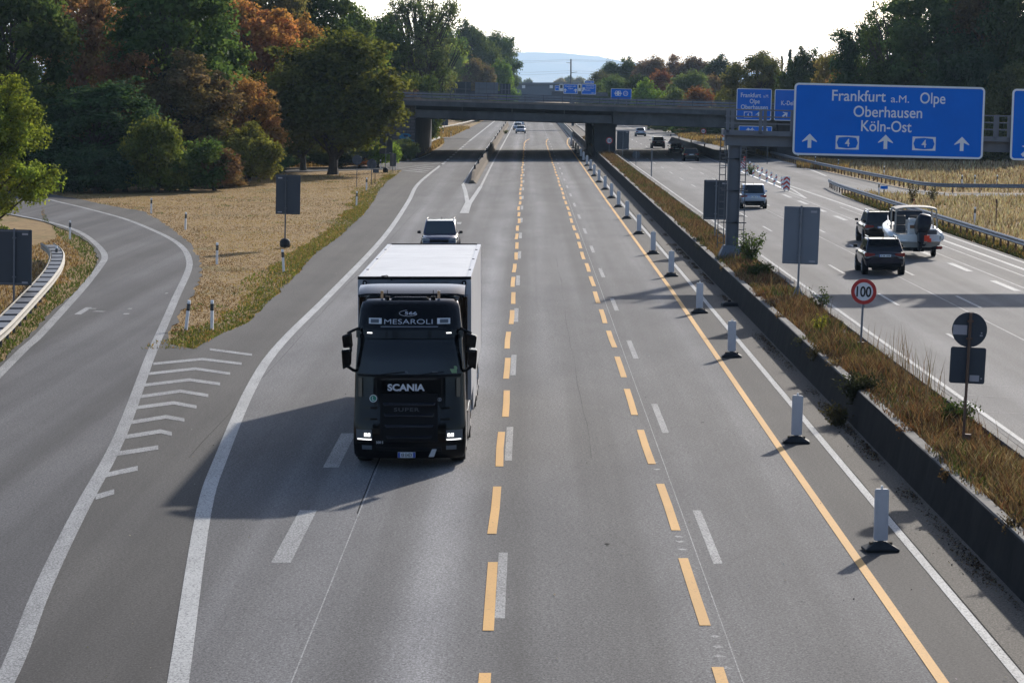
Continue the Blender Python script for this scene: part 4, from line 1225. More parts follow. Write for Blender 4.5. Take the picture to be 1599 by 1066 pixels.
dl = None
for u, v, lean, lab in ((236, 333, 1, 'delineator post in the dry grass below the dark bushes, farthest on the ramp bend'), (289.5, 358, 3, 'delineator post on the outer ramp bend between the bushes and the grass tip'),
                        (338.5, 412, 1.5, 'delineator post standing farthest into the island grass beside the ramp bend'), (290.5, 514, 7, 'leaning delineator post at the left side of the grass tip'),
                        (331, 514, 1, 'upright delineator post at the right side of the grass tip'), (109, 373, 1, 'delineator post on the inner ramp bend past the guardrail'),
                        (88, 418, 2, 'delineator post standing inside the curved double guardrail'), (443, 424, -3, 'weathered delineator post in front of the sign pole with a black foot'),
                        (556.5, 321, 2, 'delineator post at the right edge of the island beside the shoulder'), (572, 297, 2, 'delineator post just below the pair of round sign backs'),
                        (594, 265, 1, 'far delineator post left of the sign back by the abutment'), (617.5, 266, 1, 'far delineator post at the very tip of the island'),
                        (1502, 292, 1, 'white delineator post in the right field behind the farther guardrail, left of two'), (1522, 292, 1, 'delineator post with black band in the right field above the guardrail'),
                        (1557, 292, 1, 'rightmost delineator post in the right field behind the farther guardrail'), (1521.5, 349, 2, 'delineator post in the field just behind the nearer guardrail'),
                        (1246, 256, 1, 'far delineator post beside the right abutment under the big sign'), (1273, 259, 1, 'far delineator post behind the farther guardrail under the big sign'),
                        (1309, 264, 1, 'far delineator post in tan grass below the centre of the big sign'), (1380.5, 276, 1, 'far delineator post in tan grass below the right half of the big sign'),
                        (1372, 306, 1, 'low delineator post left of the little blue plate in the field'), (1118, 222, 1, 'tiny delineator post beyond the bridge on the right'),
                        (648, 233, 1, 'far delineator post at the foot of the bridge abutment'), (704, 214, 1, 'tiny delineator post on the grass corner beyond the bridge, right of two'), (692, 211, 1, 'tiny delineator post on the grass corner beyond the bridge, left of two')):
    o = delineator() if dl is None else copy_tree(dl); dl = dl or o
    x, y = G(u, v); o.location = (x, y, -.02); o.rotation_euler = (R(rng.uniform(-2, 2)), R(lean), R(rng.uniform(-15, 15))); o['label'] = lab
x, y = G(1380, 308)
s = empty('small_plate_sign', (x, y, 0), (0, LEAN, 0), 'little blue kilometre plate on a brown stake in the right field', 'road sign')
mb = MB(); mb.box(-.28, .28, 0, .02, .62, .86); mb.build('plate', M['sign_blue'], s)
mb = MB(); mb.cyl((0, .04, 0), (0, .04, .8), .03); mb.build('stake', M['rust_post'], s)
x, y = G(1555, 352)
s = empty('stake', (x, y, 0), (0, R(1), 0), 'thin brown stake standing alone in the tall grass at the far right', 'stake')
mb = MB(); mb.cyl((0, 0, 0), (0, 0, 1.6), .035, .03); mb.build('shaft', M['rust_post'], s)
mb = MB(); mb.box(-.05, .05, -.045, .045, 1.35, 1.6); mb.build('head', M['rust_post'], s)

# ================================================================== the overpass we stand on
ov = empty('overpass', (0, 0, 0), label='concrete overpass with a railing from which the motorway is seen', cat='bridge')
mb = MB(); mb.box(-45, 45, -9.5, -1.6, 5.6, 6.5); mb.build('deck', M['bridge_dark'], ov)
mb = MB(); mb.box(-45, 45, -1.6, -1.2, 5.5, 6.75); mb.box(-45, 45, -9.9, -9.5, 5.5, 6.75); mb.build('edge_beam', M['bridge_concrete'], ov)
mb = MB()
for z in (6.95, 7.2, 7.5): mb.box(-45, 45, -1.42, -1.37, z - .02, z + .02); mb.box(-45, 45, -9.72, -9.67, z + .1, z + .15)
mb.build('railing', M['steel_dark'], ov)
mb = MB(); mb.box(8.3, 9.9, -9, -2, 0, 5.6); mb.build('pier', M['bridge_concrete'], ov)
mb = MB(); mb.box(-45, -20, -9, -2, -.1, 5.6); mb.build('abutment', M['bridge_concrete'], ov)
mb = MB(); mb.box(30, 45, -9, -2, -.1, 5.6); mb.build('abutment', M['bridge_concrete'], ov)

# ================================================================== LORRY
tk = empty('lorry', (-2.57, 58.2, 0.006), label='black articulated lorry with lit headlights and a white box trailer driving towards us', cat='lorry')
ZS = [(0.22, 1.17, .12), (0.30, 1.20, .02), (.55, 1.215, 0), (.95, 1.21, .0), (1.05, 1.20, .03), (2.0, 1.18, .11), (2.05, 1.175, .115), (2.42, 1.155, .185), (2.80, 1.135, .305), (3.0, 1.125, .335), (3.42, 1.075, .53), (3.54, 1.04, .64), (3.60, .98, .85), (3.63, .90, 1.1)]


def cab_at(z):
    for a, b in zip(ZS, ZS[1:]):
        if a[0] <= z <= b[0]:
            t = (z - a[0]) / (b[0] - a[0]); return a[1] + (b[1] - a[1]) * t, a[2] + (b[2] - a[2]) * t
    return ZS[-1][1], ZS[-1][2]


def fy(x, z, off=0.0):
    hw, f = cab_at(z); s_ = min(abs(x) / hw, 1.0)
    return f + .05 * s_ ** 2 + .26 * s_ ** 6 - off


mb = MB(); rings = []
for z, hw, f in ZS:
    xs = [hw * math.sin(PI / 2 * k / 9) for k in range(-9, 10)]
    r_ = [(x, fy(x, z), z) for x in xs]
    r_ += [(hw, 1.0 if f < .9 else f + .4, z), (hw, 2.35, z), (-hw, 2.35, z), (-hw, 1.0 if f < .9 else f + .4, z)]
    rings.append(r_)
mb.loft(rings); mb.build('cab', M['black_paint'], tk, auto=38)


def skin(name, x0, x1, z0, z1, off, m, nx=12, nz=5, taper=0.0, thick=.012, parent=tk):
    """A panel that follows the front of the cab."""
    mb = MB(); vs = []
    for layer in (off, off - thick):
        for j in range(nz + 1):
            z = z0 + (z1 - z0) * j / nz; k = 1 - taper * j / nz
            for i in range(nx + 1):
                x = (x0 + (x1 - x0) * i / nx) * k; vs.append((x, fy(x, z, layer), z))
    w_ = nx + 1; L = w_ * (nz + 1); fs = []
    for j in range(nz):
        for i in range(nx):
            a = j * w_ + i; fs.append((a, a + 1, a + w_ + 1, a + w_)); fs.append((L + a, L + a + w_, L + a + w_ + 1, L + a + 1))
    edge = [i for i in range(nx + 1)] + [j * w_ + nx for j in range(1, nz + 1)] + [nz * w_ + i for i in range(nx - 1, -1, -1)] + [j * w_ for j in range(nz - 1, 0, -1)]
    for a, b in zip(edge, edge[1:] + edge[:1]): fs.append((a, L + a, L + b, b))
    mb.add(vs, fs); return mb.build(name, m, parent, auto=40)


ws = skin('windscreen', -1.10, 1.10, 2.04, 2.79, .012, M['windscreen_glass'], 16, 6, .035)
skin('sun_visor', -1.16, 1.16, 2.80, 2.98, .06, M['black_paint'], 16, 2, 0, .075)
skin('dashboard_edge', -1.12, 1.12, 1.985, 2.035, .02, M['black_trim'], 14, 1, 0, .03)
skin('grille', -.62, .62, .60, 1.62, .010, M['black_trim'], 10, 6, 0, .02)
for z, hw in ((1.40, .58), (1.165, .56), (.93, .54), (.695, .52)):
    mb = MB(); y0 = fy(0, z)
    mb.loft([[(-hw, y0 + .02, z - .05), (-hw + .05, y0 - .05, z - .035), (-hw + .05, y0 - .055, z - .01), (-hw, y0 + .02, z + .05)], [(hw, y0 + .02, z - .05), (hw - .05, y0 - .05, z - .035), (hw - .05, y0 - .055, z - .01), (hw, y0 + .02, z + .05)]])
    mb.build('grille_slat', M['slat_paint'], tk, bevel=.006)
for sx in (-1, 1):
    for z in (1.30, 1.06):
        skin('vent_ledge', sx * .68 if sx > 0 else -.98, sx * .98 if sx > 0 else -.68, z, z + .035, .03, M['black_paint'], 4, 1, 0, .03)
skin('cowl_highlight', -.60, .60, 1.925, 1.955, .035, M['slat_paint'], 10, 1, 0, .03)  # bluish strip standing in for the highlight below the windscreen
for sx in (-1, 1):
    skin('corner_deflector', *((1.02, 1.10) if sx > 0 else (-1.10, -1.02)), 1.55, 1.95, .03, M['slat_paint'], 3, 3, 0, .03)
    skin('edge_highlight', *((.70, .712) if sx > 0 else (-.712, -.70)), .95, 1.95, .004, M['slat_paint'], 1, 4, 0, .01)  # thin bluish line standing in for the highlight on a panel edge
skin('bumper', -1.16, 1.16, .24, .56, .03, M['black_paint'], 16, 4, 0, .05)
skin('bumper_step', -.70, .70, .40, .47, .06, M['black_trim'], 8, 1, 0, .05)
for sx in (-1, 1):
    a, b = (.80, 1.15) if sx > 0 else (-1.15, -.80)
    h = skin('headlight', a, b, .62, .845, .022, M['lamp_clear'], 8, 3, 0, .04)
    ia, ib = (.83, .97) if sx > 0 else (-.97, -.83)
    for q0, q1 in ((.0, .42), (.54, .96)):
        skin('lit_reflector', ia + (ib - ia) * q0, ia + (ib - ia) * q1, .70, .775, .028, M['lamp_lit'], 2, 1, 0, .006, h)
    skin('daylight_strip', *((.81, 1.12) if sx > 0 else (-1.12, -.81)), .625, .652, .03, M['lamp_lit'], 6, 1, 0, .008, h)
    fb_ = skin('fog_light', *((.80, 1.02) if sx > 0 else (-1.02, -.80)), .42, .51, .042, M['lamp_clear'], 4, 1, 0, .02)
    skin('marker_light', *((.80, .91) if sx > 0 else (-.91, -.80)), 2.905, 2.93, .075, M['lamp_lit'], 2, 1, 0, .02)
    # upper spotlights on the roof panel
    u_ = skin('roof_spotlight', *((.60, .88) if sx > 0 else (-.88, -.60)), 3.105, 3.225, .012, M['sign_white'], 4, 2, 0, .02)
    skin('lens', *((.66, .84) if sx > 0 else (-.84, -.66)), 3.125, 3.205, .018, M['lamp_clear'], 3, 1, 0, .006, u_)
skin('roof_panel_line', -.98, .98, 3.50, 3.508, .006, M['black_trim'], 10, 1, 0, .006)
skin('roof_panel_line', -.62, .62, 3.045, 3.052, .006, M['silver_letter'], 10, 1, 0, .006)
# lettering on the cab
al = math.atan2(.2, .42)
rake = lambda z: (PI / 2 - al, 0, 0)


def cabtext(b, w_, cap, m, x, z, name='lettering', bold=.0, al_=0.0, off=.02, par=tk, sp=1.0):
    return text(b, w_, cap, m, par, (x, fy(x, z, off), z), name, (PI / 2 - al_, 0, 0), bold=bold, sp=sp)


cabtext('SCANIA', .80, .135, M['silver_letter'], -.06, 1.76, bold=.035, al_=.07, off=.012)
cabtext('SUPER', .55, .075, M['steel_dark'], -.05, 1.285, bold=.02, off=.02, sp=1.15)
cabtext('500 S', .15, .05, M['silver_letter'], -.63, .585, bold=.015, off=.06)
cabtext('MESAROLI', 1.04, .112, M['silver_letter'], -.02, 3.155, bold=-.012, al_=al, off=.012)
cabtext('566', .26, .066, M['silver_letter'], 0.03, 3.33, bold=.01, al_=al, off=.012)
mb = MB(); ell = lambda a, b, t0, t1: [(a * math.cos(R(t)), b * math.sin(R(t))) for t in np.linspace(t0, t1, 24)]
pts = ell(.20, .068, 100, 335); y0 = fy(0, 3.325, .012)
mb.tube([(-.02 + a, y0 + b * math.sin(al), 3.33 + b * math.cos(al)) for a, b in pts], .0045, 6); mb.build('oval_swoosh', M['silver_letter'], tk)
mb = MB(); mb.prism(disc(-.77, 1.52, .082, 28), fy(-.77, 1.52, .016), fy(-.77, 1.52, .006)); bd = mb.build('badge', M['green_badge'], tk)
mb = MB(); ring(mb, disc(-.77, 1.52, .082, 28), disc(-.77, 1.52, .066, 28), fy(-.77, 1.52, .02), fy(-.77, 1.52, .0165)); mb.build('badge_ring', M['sign_white'], bd)
text('L', .045, .08, M['sign_white'], bd, (-.77, fy(-.77, 1.52, .019), 1.52), bold=.01)
mb = MB(); ring(mb, disc(.66, 1.5, .045, 20), disc(.66, 1.5, .03, 20), fy(.66, 1.5, .016), fy(.66, 1.5, .004)); mb.box(.645, .675, fy(.66, 1.5, .014), fy(.66, 1.5, .006), 1.46, 1.535); mb.build('emblem', M['steel_paint'], tk)
mb = MB(); mb.box(-.24, .14, -.075, -.06, .255, .375); pl = mb.build('number_plate', M['sign_white'], tk, bevel=.004)
mb = MB(); mb.box(-.236, -.19, -.0785, -.0755, .26, .37); mb.box(.09, .136, -.0785, -.0755, .26, .37); mb.build('blue_band', M['plate_blue'], pl)
text('XB 534ZX', .25, .075, M['ink_black'], pl, (-.05, -.077, .315), bold=.015)
mb = MB(); mb.prism([(.42, .27), (.54, .27), (.60, .44), (.50, .44)], -.055, -.04); mb.build('tow_cover', M['beacon_face'], tk, bevel=.01)
mb = MB(); mb.box(.84, 1.03, fy(.93, 2.1, .02), fy(.93, 2.1, .012), 2.06, 2.15); mb.build('sticker', M['green_paper'], ws)
mb = MB(); mb.prism(disc(.99, 2.16, .05, 16), fy(.99, 2.16, .021), fy(.99, 2.16, .013)); mb.build('sticker', M['green_paper'], ws)
mb = MB(); mb.box(.50, .62, fy(.55, 2.1, .018), fy(.55, 2.1, .012), 2.075, 2.105); mb.box(-.08, -.02, fy(.0, 2.1, .018), fy(.0, 2.1, .012), 2.075, 2.11); mb.build('sticker', M['steel_paint'], ws)
for x0, x1 in ((-.75, -.1), (.1, .75)):
    mb = MB(); mb.tube([(x0, fy(x0, 2.0, .05), 2.0), ((x0 + x1) / 2, fy((x0 + x1) / 2, 2.06, .04), 2.06), (x1, fy(x1, 2.09, .03), 2.09)], .012, 6); mb.build('wiper', M['black_trim'], tk)
for sx in (-1, 1):
    mb = MB()
    P = [(1.22, 2.61), (1.43, 2.59), (1.46, 2.85), (1.25, 2.92)]
    mb.prism([(sx * a, b) for a, b in P], .30, .46); m1 = mb.build('mirror', M['black_paint'], tk, bevel=.03)
    mb = MB(); P = [(1.26, 2.22), (1.44, 2.12), (1.47, 2.55), (1.25, 2.57)]
    mb.prism([(sx * a, b) for a, b in P], .28, .46); mb.build('mirror', M['black_paint'], tk, bevel=.03)
    mb = MB(); mb.tube([(sx * 1.10, .55, 3.0), (sx * 1.2, .42, 2.97), (sx * 1.34, .38, 2.9)], .03, 8); mb.tube([(sx * 1.12, .5, 2.06), (sx * 1.22, .42, 2.10), (sx * 1.36, .38, 2.2)], .035, 8); mb.tube([(sx * 1.27, .40, 2.5), (sx * 1.27, .40, 2.7)], .03, 8)
    mb.build('mirror_arm', M['black_trim'], tk)
    mb = MB(); hb, _f = cab_at(2.05); ht, _f = cab_at(2.78); e = .008
    vs = [(sx * (hb + e), .55, 2.06), (sx * (hb + e), 1.35, 2.06), (sx * (ht + e), 1.35, 2.74), (sx * (ht + e), .78, 2.74)]
    mb.add(vs + [(x - sx * .02, y, z) for x, y, z in vs], [(0, 1, 2, 3), (7, 6, 5, 4), (0, 4, 5, 1), (1, 5, 6, 2), (2, 6, 7, 3), (3, 7, 4, 0)]); mb.build('side_window', M['dark_glass'], tk)
    mb = MB(); mb.box(sx * 1.05 - .16, sx * 1.05 + .16, 2.36, 3.05, 1.0, 3.55); mb.build('side_fairing', M['black_paint'], tk, bevel=.02)
    mb = MB(); mb.box(sx * 1.17 - .05, sx * 1.17 + .05, 2.4, 4.4, .35, 1.0); mb.build('side_skirt', M['black_paint'], tk, bevel=.02)
    mb = MB(); mb.box(sx * .62 - .03, sx * .62 + .03, .98, 1.04, 3.6, 3.78); mb.build('roof_stalk', M['chrome'], tk)
    mb = MB(); mb.box(sx * .5 - .05, sx * .5 + .05, .9, 1.0, 3.6, 3.66); mb.cyl((sx * .5, .92, 3.64), (sx * .5, .92, 3.80), .008, n=6); mb.build('aerial', M['black_trim'], tk)
mb = MB(); mb.loft([[(-.42, .82, 3.595), (.42, .82, 3.595), (.36, .86, 3.65), (-.36, .86, 3.65)], [(-.42, 1.4, 3.62), (.42, 1.4, 3.62), (.36, 1.36, 3.67), (-.36, 1.36, 3.67)]]); mb.build('roof_hatch', M['black_paint'], tk, bevel=.01)
# air deflector behind the cab roof
mb = MB(); rings = []
for s_ in np.linspace(-1, 1, 17):
    x = 1.17 * s_; d = .10 * abs(s_) ** 6; yb = 1.18 + .22 * abs(s_) ** 5; up = .06 * abs(s_) ** 4
    rings.append([(x, yb, 3.66 - d + up), (x, yb + .02, 3.70 - d + up), (x, yb + .35, 3.79 - d * .6 + up * .6), (x, 2.28, 3.84 - d * .3), (x, 2.28, 3.79 - d * .3), (x, yb + .35, 3.70 - d + up * .5), (x, yb + .08, 3.64 - d + up)])
mb.loft(rings); mb.build('air_deflector', M['black_paint'], tk, auto=35)
mb = MB(); mb.box(-.45, .45, 1.7, 5.9, .75, 1.0); mb.box(-1.0, 1.0, 4.3, 4.5, .55, .9); mb.box(-.9, .9, .5, 2.3, .25, 1.0); mb.build('chassis', M['black_trim'], tk)


def wheel(parent, x, y, r_, w_, z=None, twin=False, name='wheel'):
    o = empty(name, (x, y, r_ if z is None else z)); o.parent = parent; KIDS.setdefault(parent, []).append(o)
    mb = MB(); n = 28; prof = [(-w_ / 2, r_ * .62), (-w_ / 2, r_ * .93), (-w_ * .36, r_), (w_ * .36, r_), (w_ / 2, r_ * .93), (w_ / 2, r_ * .62)]
    mb.loft([[(a, b * math.cos(2 * PI * k / n), b * math.sin(2 * PI * k / n)) for a, b in prof] for k in range(n)] + [[(a, b, 0) for a, b in prof]], closed=True, caps=False)
    mb.build('tyre', M['tyre'], o, auto=40)
    mb = MB(); mb.cyl((-w_ * .42, 0, 0), (w_ * .42, 0, 0), r_ * .63, n=20)
    for k in range(5):
        a = 2 * PI * k / 5; sd = 1 if x > 0 else -1
        mb.tube([(sd * w_ * .44, r_ * .1 * math.cos(a), r_ * .1 * math.sin(a)), (sd * w_ * .44, r_ * .58 * math.cos(a), r_ * .58 * math.sin(a))], r_ * .09, 6)
    mb.build('rim', M['rim'], o)
    return o


for sx in (-1, 1):
    wheel(tk, sx * 1.02, 1.42, .5, .34)
    wheel(tk, sx * .96, 5.15, .5, .52)
    for y in (11.4, 12.7, 14.0): wheel(tk, sx * 1.04, y, .48, .38)
T0, T1 = 3.1, 16.3
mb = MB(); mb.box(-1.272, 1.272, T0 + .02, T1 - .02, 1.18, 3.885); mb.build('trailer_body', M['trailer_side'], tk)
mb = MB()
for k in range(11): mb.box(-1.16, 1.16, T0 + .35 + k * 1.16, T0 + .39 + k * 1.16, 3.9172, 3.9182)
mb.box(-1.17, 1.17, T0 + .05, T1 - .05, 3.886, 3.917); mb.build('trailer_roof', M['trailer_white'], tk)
mb = MB()
for sx in (-1, 1):
    mb.box(sx * 1.225 - .052, sx * 1.225 + .052, T0, T1, 3.86, 3.935); mb.box(sx * 1.225 - .055, sx * 1.225 + .055, T0 - .004, T0 + .1, 1.15, 3.86)
    mb.box(sx * 1.225 - .055, sx * 1.225 + .055, T1 - .1, T1 + .004, 1.15, 3.86)
mb.build('corner_frame', M['trailer_side'], tk)
for ya_, yb_ in ((T0 - .01, T0 + .035), (T1 - .035, T1 + .01)):
    mb = MB(); mb.box(-1.28, 1.28, ya_, yb_, 3.88, 3.945); mb.build('roof_edge', M['black_trim'], tk)
mb = MB(); mb.box(-1.165, 1.165, T0 - .006, T0 + .02, 1.2, 3.875); mb.build('front_wall', M['galvanised'], tk)
mb = MB(); mb.box(-.1, .75, T0 - .03, T0 - .008, 3.80, 3.87); mb.build('front_plate', M['steel_paint'], tk)
mb = MB(); mb.tube([(-.75, T0 - .02, 3.95), (-.62, T0 - .03, 3.97), (-.5, T0 - .06, 3.86)], .012, 6); mb.build('hook', M['black_trim'], tk)
for sx in (-1, 1):
    mb = MB(); mb.cyl((sx * 1.12, T0 - .03, 3.80), (sx * 1.12, T0 - .007, 3.80), .055, n=14); c = mb.build('corner_lamp', M['black_trim'], tk)
    mb = MB(); mb.cyl((sx * 1.12, T0 - .036, 3.80), (sx * 1.12, T0 - .031, 3.80), .02, n=10); mb.build('bulb', M['sign_white'], c)
    for y in (5.5, 9.5, 13.5):
        mb = MB(); mb.box(sx * 1.2 - .03, sx * 1.2 + .03, y, y + .12, 3.936, 3.95); mb.build('roof_hinge', M['steel_dark'], tk)
    mb = MB(); mb.box(sx * 1.24 - .02, sx * 1.24 + .02, 6.4, 10.6, .55, 1.1); mb.build('trailer_skirt', M['trailer_side'], tk)
    mb = MB(); mb.box(sx * 1.0 - .16, sx * 1.0 + .16, T1 - .02, T1 + .03, .75, .95); mb.build('tail_light', M['lamp_red'], tk)
mb = MB(); mb.box(-1.1, 1.1, T1 - .12, T1 - .02, .5, .7); mb.box(-.45, .45, 5.9, T1 - .2, .9, 1.17); mb.build('trailer_chassis', M['black_trim'], tk)
mb = MB(); mb.box(-1.15, -.01, T1 + .006, T1 + .04, 1.2, 3.85); mb.box(.01, 1.15, T1 + .006, T1 + .04, 1.2, 3.85); mb.build('rear_door', M['trailer_side'], tk)


# ================================================================== CARS
def quad_on(mb, A, B, C, D, u0, u1, v0, v1, off, out, th=.012, nu=1):
    """A thin pane lying on the quad A B C D (A-B lower edge, D-C upper edge), pushed out by off."""
    A, B, C, D = map(Vector, (A, B, C, D))

    def p(u, v): return (A.lerp(B, u)).lerp(D.lerp(C, u), v)
    n = (B - A).cross(D - A).normalized()
    if n.dot(Vector(out)) < 0: n = -n
    q = [p(u0, v0), p(u1, v0), p(u1, v1), p(u0, v1)]
    mb.add([x + n * off for x in q] + [x + n * (off - th) for x in q], [(0, 1, 2, 3), (7, 6, 5, 4), (0, 4, 5, 1), (1, 5, 6, 2), (2, 6, 7, 3), (3, 7, 4, 0)])


def car(label, x, y, rot, body, L=4.4, W=1.82, Ht=1.6, belt=.98, hood=.92, zb=.24, wr=.34, wb=.62, yfb=.85, yfr=.25, yrr=-1.55, yrb=-2.02, roofk=.70, rails=None, cabrio=False, plate='', lower='black_trim', roof=None, lamps_on=False, detail=True, cat='car', name='car', grp=None):
    r = empty(name, (x, y, 0.008), (0, 0, rot), label, cat, grp)
    h = W / 2
    st = [(-L / 2, .80, zb + .2, belt * .86), (-L / 2 + .05, .90, zb + .10, belt - .06), (-L / 2 + .28, .985, zb + .02, belt), (-L * .22, 1.0, zb, belt), (L * .08, 1.0, zb, belt - .01), (yfb + .1, 1.0, zb, hood + .03), (L / 2 - .4, .97, zb + .02, hood - .05), (L / 2 - .1, .88, zb + .06, hood - .16), (L / 2, .76, zb + .14, hood - .30)]
    rings = []
    for yy, k, b, t in st:
        w_ = h * k
        half = [(w_ * .80, b), (w_ * .965, b + .10), (w_, b + .42 * (t - b)), (w_ * .985, t - .15), (w_ * .90, t - .025), (w_ * .5, t + .012)]
        rings.append([(px, yy, pz) for px, pz in half] + [(-px, yy, pz) for px, pz in reversed(half)])
    mb = MB(); mb.loft(rings); mb.build('body', M[body], r, sub=1, smooth=True)
    bw, rw = h * .90, h * roofk
    bz = belt - .04; fz = hood - .01
    RB = [(-bw, yrb, bz), (bw, yrb, bz)]; FB = [(-bw, yfb, fz), (bw, yfb, fz)]
    RR = [(-rw, yrr, Ht - .03), (rw, yrr, Ht - .03)]; FR = [(-rw, yfr, Ht - .03), (rw, yfr, Ht - .03)]
    if not cabrio:
        ym_ = (yrr + yfr) / 2
        vs = [RB[0], RB[1], FB[0], FB[1], RR[0], RR[1], FR[0], FR[1], (-rw * 1.02, ym_, Ht), (rw * 1.02, ym_, Ht)]
        fs = [(0, 1, 5, 4), (3, 2, 6, 7), (0, 4, 8, 6, 2), (1, 3, 7, 9, 5), (4, 5, 9, 8), (8, 9, 7, 6), (0, 2, 3, 1)]
        mb = MB(); mb.add(vs, fs); mb.build('roof', M[roof or body], r, bevel=.05, auto=30)
        mb = MB(); quad_on(mb, *RB, RR[1], RR[0], .07, .93, .12, .90, .014, (0, -1, .4)); mb.build('rear_window', M['dark_glass'], r)
        mb = MB(); quad_on(mb, *FB, FR[1], FR[0], .06, .94, .06, .93, .014, (0, 1, .5)); mb.build('windscreen', M['car_glass_sky'], r)
        for sx, a, b, c, d in ((-1, RB[0], FB[0], FR[0], RR[0]), (1, RB[1], FB[1], FR[1], RR[1])):
            for u0, u1 in ((.08, .30), (.33, .56), (.59, .88)):
                mb = MB(); quad_on(mb, a, b, c, d, u0, u1, .10, .88, .014, (sx, 0, .2)); mb.build('side_window', M['dark_glass'], r)
        mb = MB(); mb.box(-rw * .85, rw * .85, yrr - .10, yrr + .06, Ht - .075, Ht - .035); mb.build('spoiler', M[roof or body], r, bevel=.015)
        if rails:
            for sx in (-1, 1):
                mb = MB(); zq = Ht + .05; xx = sx * rw * .93
                mb.tube([(xx, yrr + .1, Ht - .03), (xx, yrr + .2, zq), (xx, yfr - .2, zq), (xx, yfr - .08, Ht - .03)], .022, 6); mb.build('roof_rail', M[rails], r)
        mb = MB(); mb.loft([[(-.03, yrr + .25, Ht - .01), (.03, yrr + .25, Ht - .01), (0, yrr + .30, Ht - .01)], [(-.01, yrr + .18, Ht + .07), (.01, yrr + .18, Ht + .07), (0, yrr + .2, Ht + .07)]]); mb.build('aerial', M['black_trim'], r)
    else:
        mb = MB(); quad_on(mb, *FB, (rw, yfr, Ht - .03), (-rw, yfr, Ht - .03), .04, .96, .02, .98, .0, (0, 1, .5)); mb.build('windscreen', M['dark_glass'], r)
        mb = MB(); mb.tube([FB[0], FR[0], FR[1], FB[1]], .03, 6); mb.build('windscreen_frame', M['black_trim'], r)
        mb = MB(); mb.box(-bw * .85, bw * .85, yrb + .35, yfb - .1, belt - .1, belt + .03); mb.build('cockpit', M['black_trim'], r, bevel=.02)
        for sx in (-.36, .36):
            mb = MB(); mb.box(sx - .2, sx + .2, -.45, -.28, belt - .05, belt + .14); mb.box(sx - .12, sx + .12, -.42, -.3, belt + .14, belt + .3); mb.build('seat', M['black_trim'], r, bevel=.04)
    for sx in (-1, 1):
        for yy in (L / 2 - .86, -L / 2 + .82):
            mb = MB(); mb.cyl((sx * (h - .24), yy, wr), (sx * (h + .003), yy, wr), wr + .06, n=24); mb.build('wheel_arch', M['black_trim'], r)
            wheel(r, sx * (h - .095), yy, wr, .23)
        mb = MB(); mb.loft([[(sx * (bw - .02), yfb - .30, bz + .06), (sx * (bw + .05), yfb - .30, bz + .05), (sx * (bw + .05), yfb - .22, bz + .05), (sx * (bw - .02), yfb - .22, bz + .06)], [(sx * (h + .02), yfb - .36, bz + .05), (sx * (h + .20), yfb - .34, bz + .07), (sx * (h + .20), yfb - .22, bz + .07), (sx * (h + .02), yfb - .18, bz + .05)], [(sx * (h + .03), yfb - .34, bz + .2), (sx * (h + .19), yfb - .33, bz + .19), (sx * (h + .19), yfb - .24, bz + .19), (sx * (h + .03), yfb - .2, bz + .2)]])
        mb.build('mirror', M['black_trim' if body != 'car_silver' else body], r, bevel=.02)
        # lamps
        zl = belt - .14
        mb = MB(); mb.loft([[(sx * h * .48, -L / 2 - .012, zl - .05), (sx * h * .48, -L / 2 - .012, zl + .03), (sx * h * .48, -L / 2 + .1, zl + .03), (sx * h * .48, -L / 2 + .1, zl - .05)],
                            [(sx * h * .80, -L / 2 - .004, zl - .09), (sx * h * .80, -L / 2 - .004, zl + .06), (sx * h * .80, -L / 2 + .12, zl + .06), (sx * h * .80, -L / 2 + .12, zl - .09)],
                            [(sx * h * .955, -L / 2 + .08, zl - .10), (sx * h * .955, -L / 2 + .08, zl + .07), (sx * h * .955, -L / 2 + .24, zl + .07), (sx * h * .955, -L / 2 + .24, zl - .10)]])
        mb.build('tail_light', M['lamp_red'], r, auto=40)
        zh = hood - .22
        mb = MB(); mb.loft([[(sx * h * .50, L / 2 + .0, zh - .06), (sx * h * .50, L / 2 - .0, zh + .03), (sx * h * .50, L / 2 - .2, zh + .05), (sx * h * .50, L / 2 - .2, zh - .06)],
                            [(sx * h * .86, L / 2 - .06, zh - .06), (sx * h * .86, L / 2 - .10, zh + .09), (sx * h * .86, L / 2 - .3, zh + .10), (sx * h * .86, L / 2 - .3, zh - .06)],
                            [(sx * h * .95, L / 2 - .22, zh - .04), (sx * h * .95, L / 2 - .26, zh + .10), (sx * h * .95, L / 2 - .4, zh + .10), (sx * h * .95, L / 2 - .4, zh - .04)]])
        mb.build('headlight', M['lamp_lit' if lamps_on else 'lamp_clear'], r, auto=40)
    mb = MB(); mb.box(-h * .78, h * .78, -L / 2 - .02, -L / 2 + .1, zb + .10, zb + .30); mb.box(-h * .62, h * .62, -L / 2 + .02, -L / 2 + .2, zb - .02, zb + .10); mb.build('rear_bumper', M[lower], r, bevel=.03)
    mb = MB(); mb.box(-h * .5, h * .5, L / 2 - .1, L / 2 + .012, hood - .36, hood - .22); mb.box(-h * .7, h * .7, L / 2 - .1, L / 2 + .01, zb + .06, zb + .22); mb.build('grille', M['black_trim'], r, bevel=.02)
    zp = belt - .20
    mb = MB(); mb.box(-.26, .26, -L / 2 - .03, -L / 2 - .005, zp - .055, zp + .055); p_ = mb.build('number_plate', M['sign_white'], r)
    mb = MB(); mb.box(-.258, -.22, -L / 2 - .033, -L / 2 - .0305, zp - .05, zp + .05); mb.build('blue_band', M['plate_blue'], p_)
    if plate: text(plate, .40, .06, M['ink_black'], p_, (.02, -L / 2 - .032, zp), bold=.015)
    mb = MB(); mb.box(-.26, .26, L / 2 + .014, L / 2 + .03, zb + .16, zb + .27); mb.build('number_plate', M['sign_white'], r)
    return r


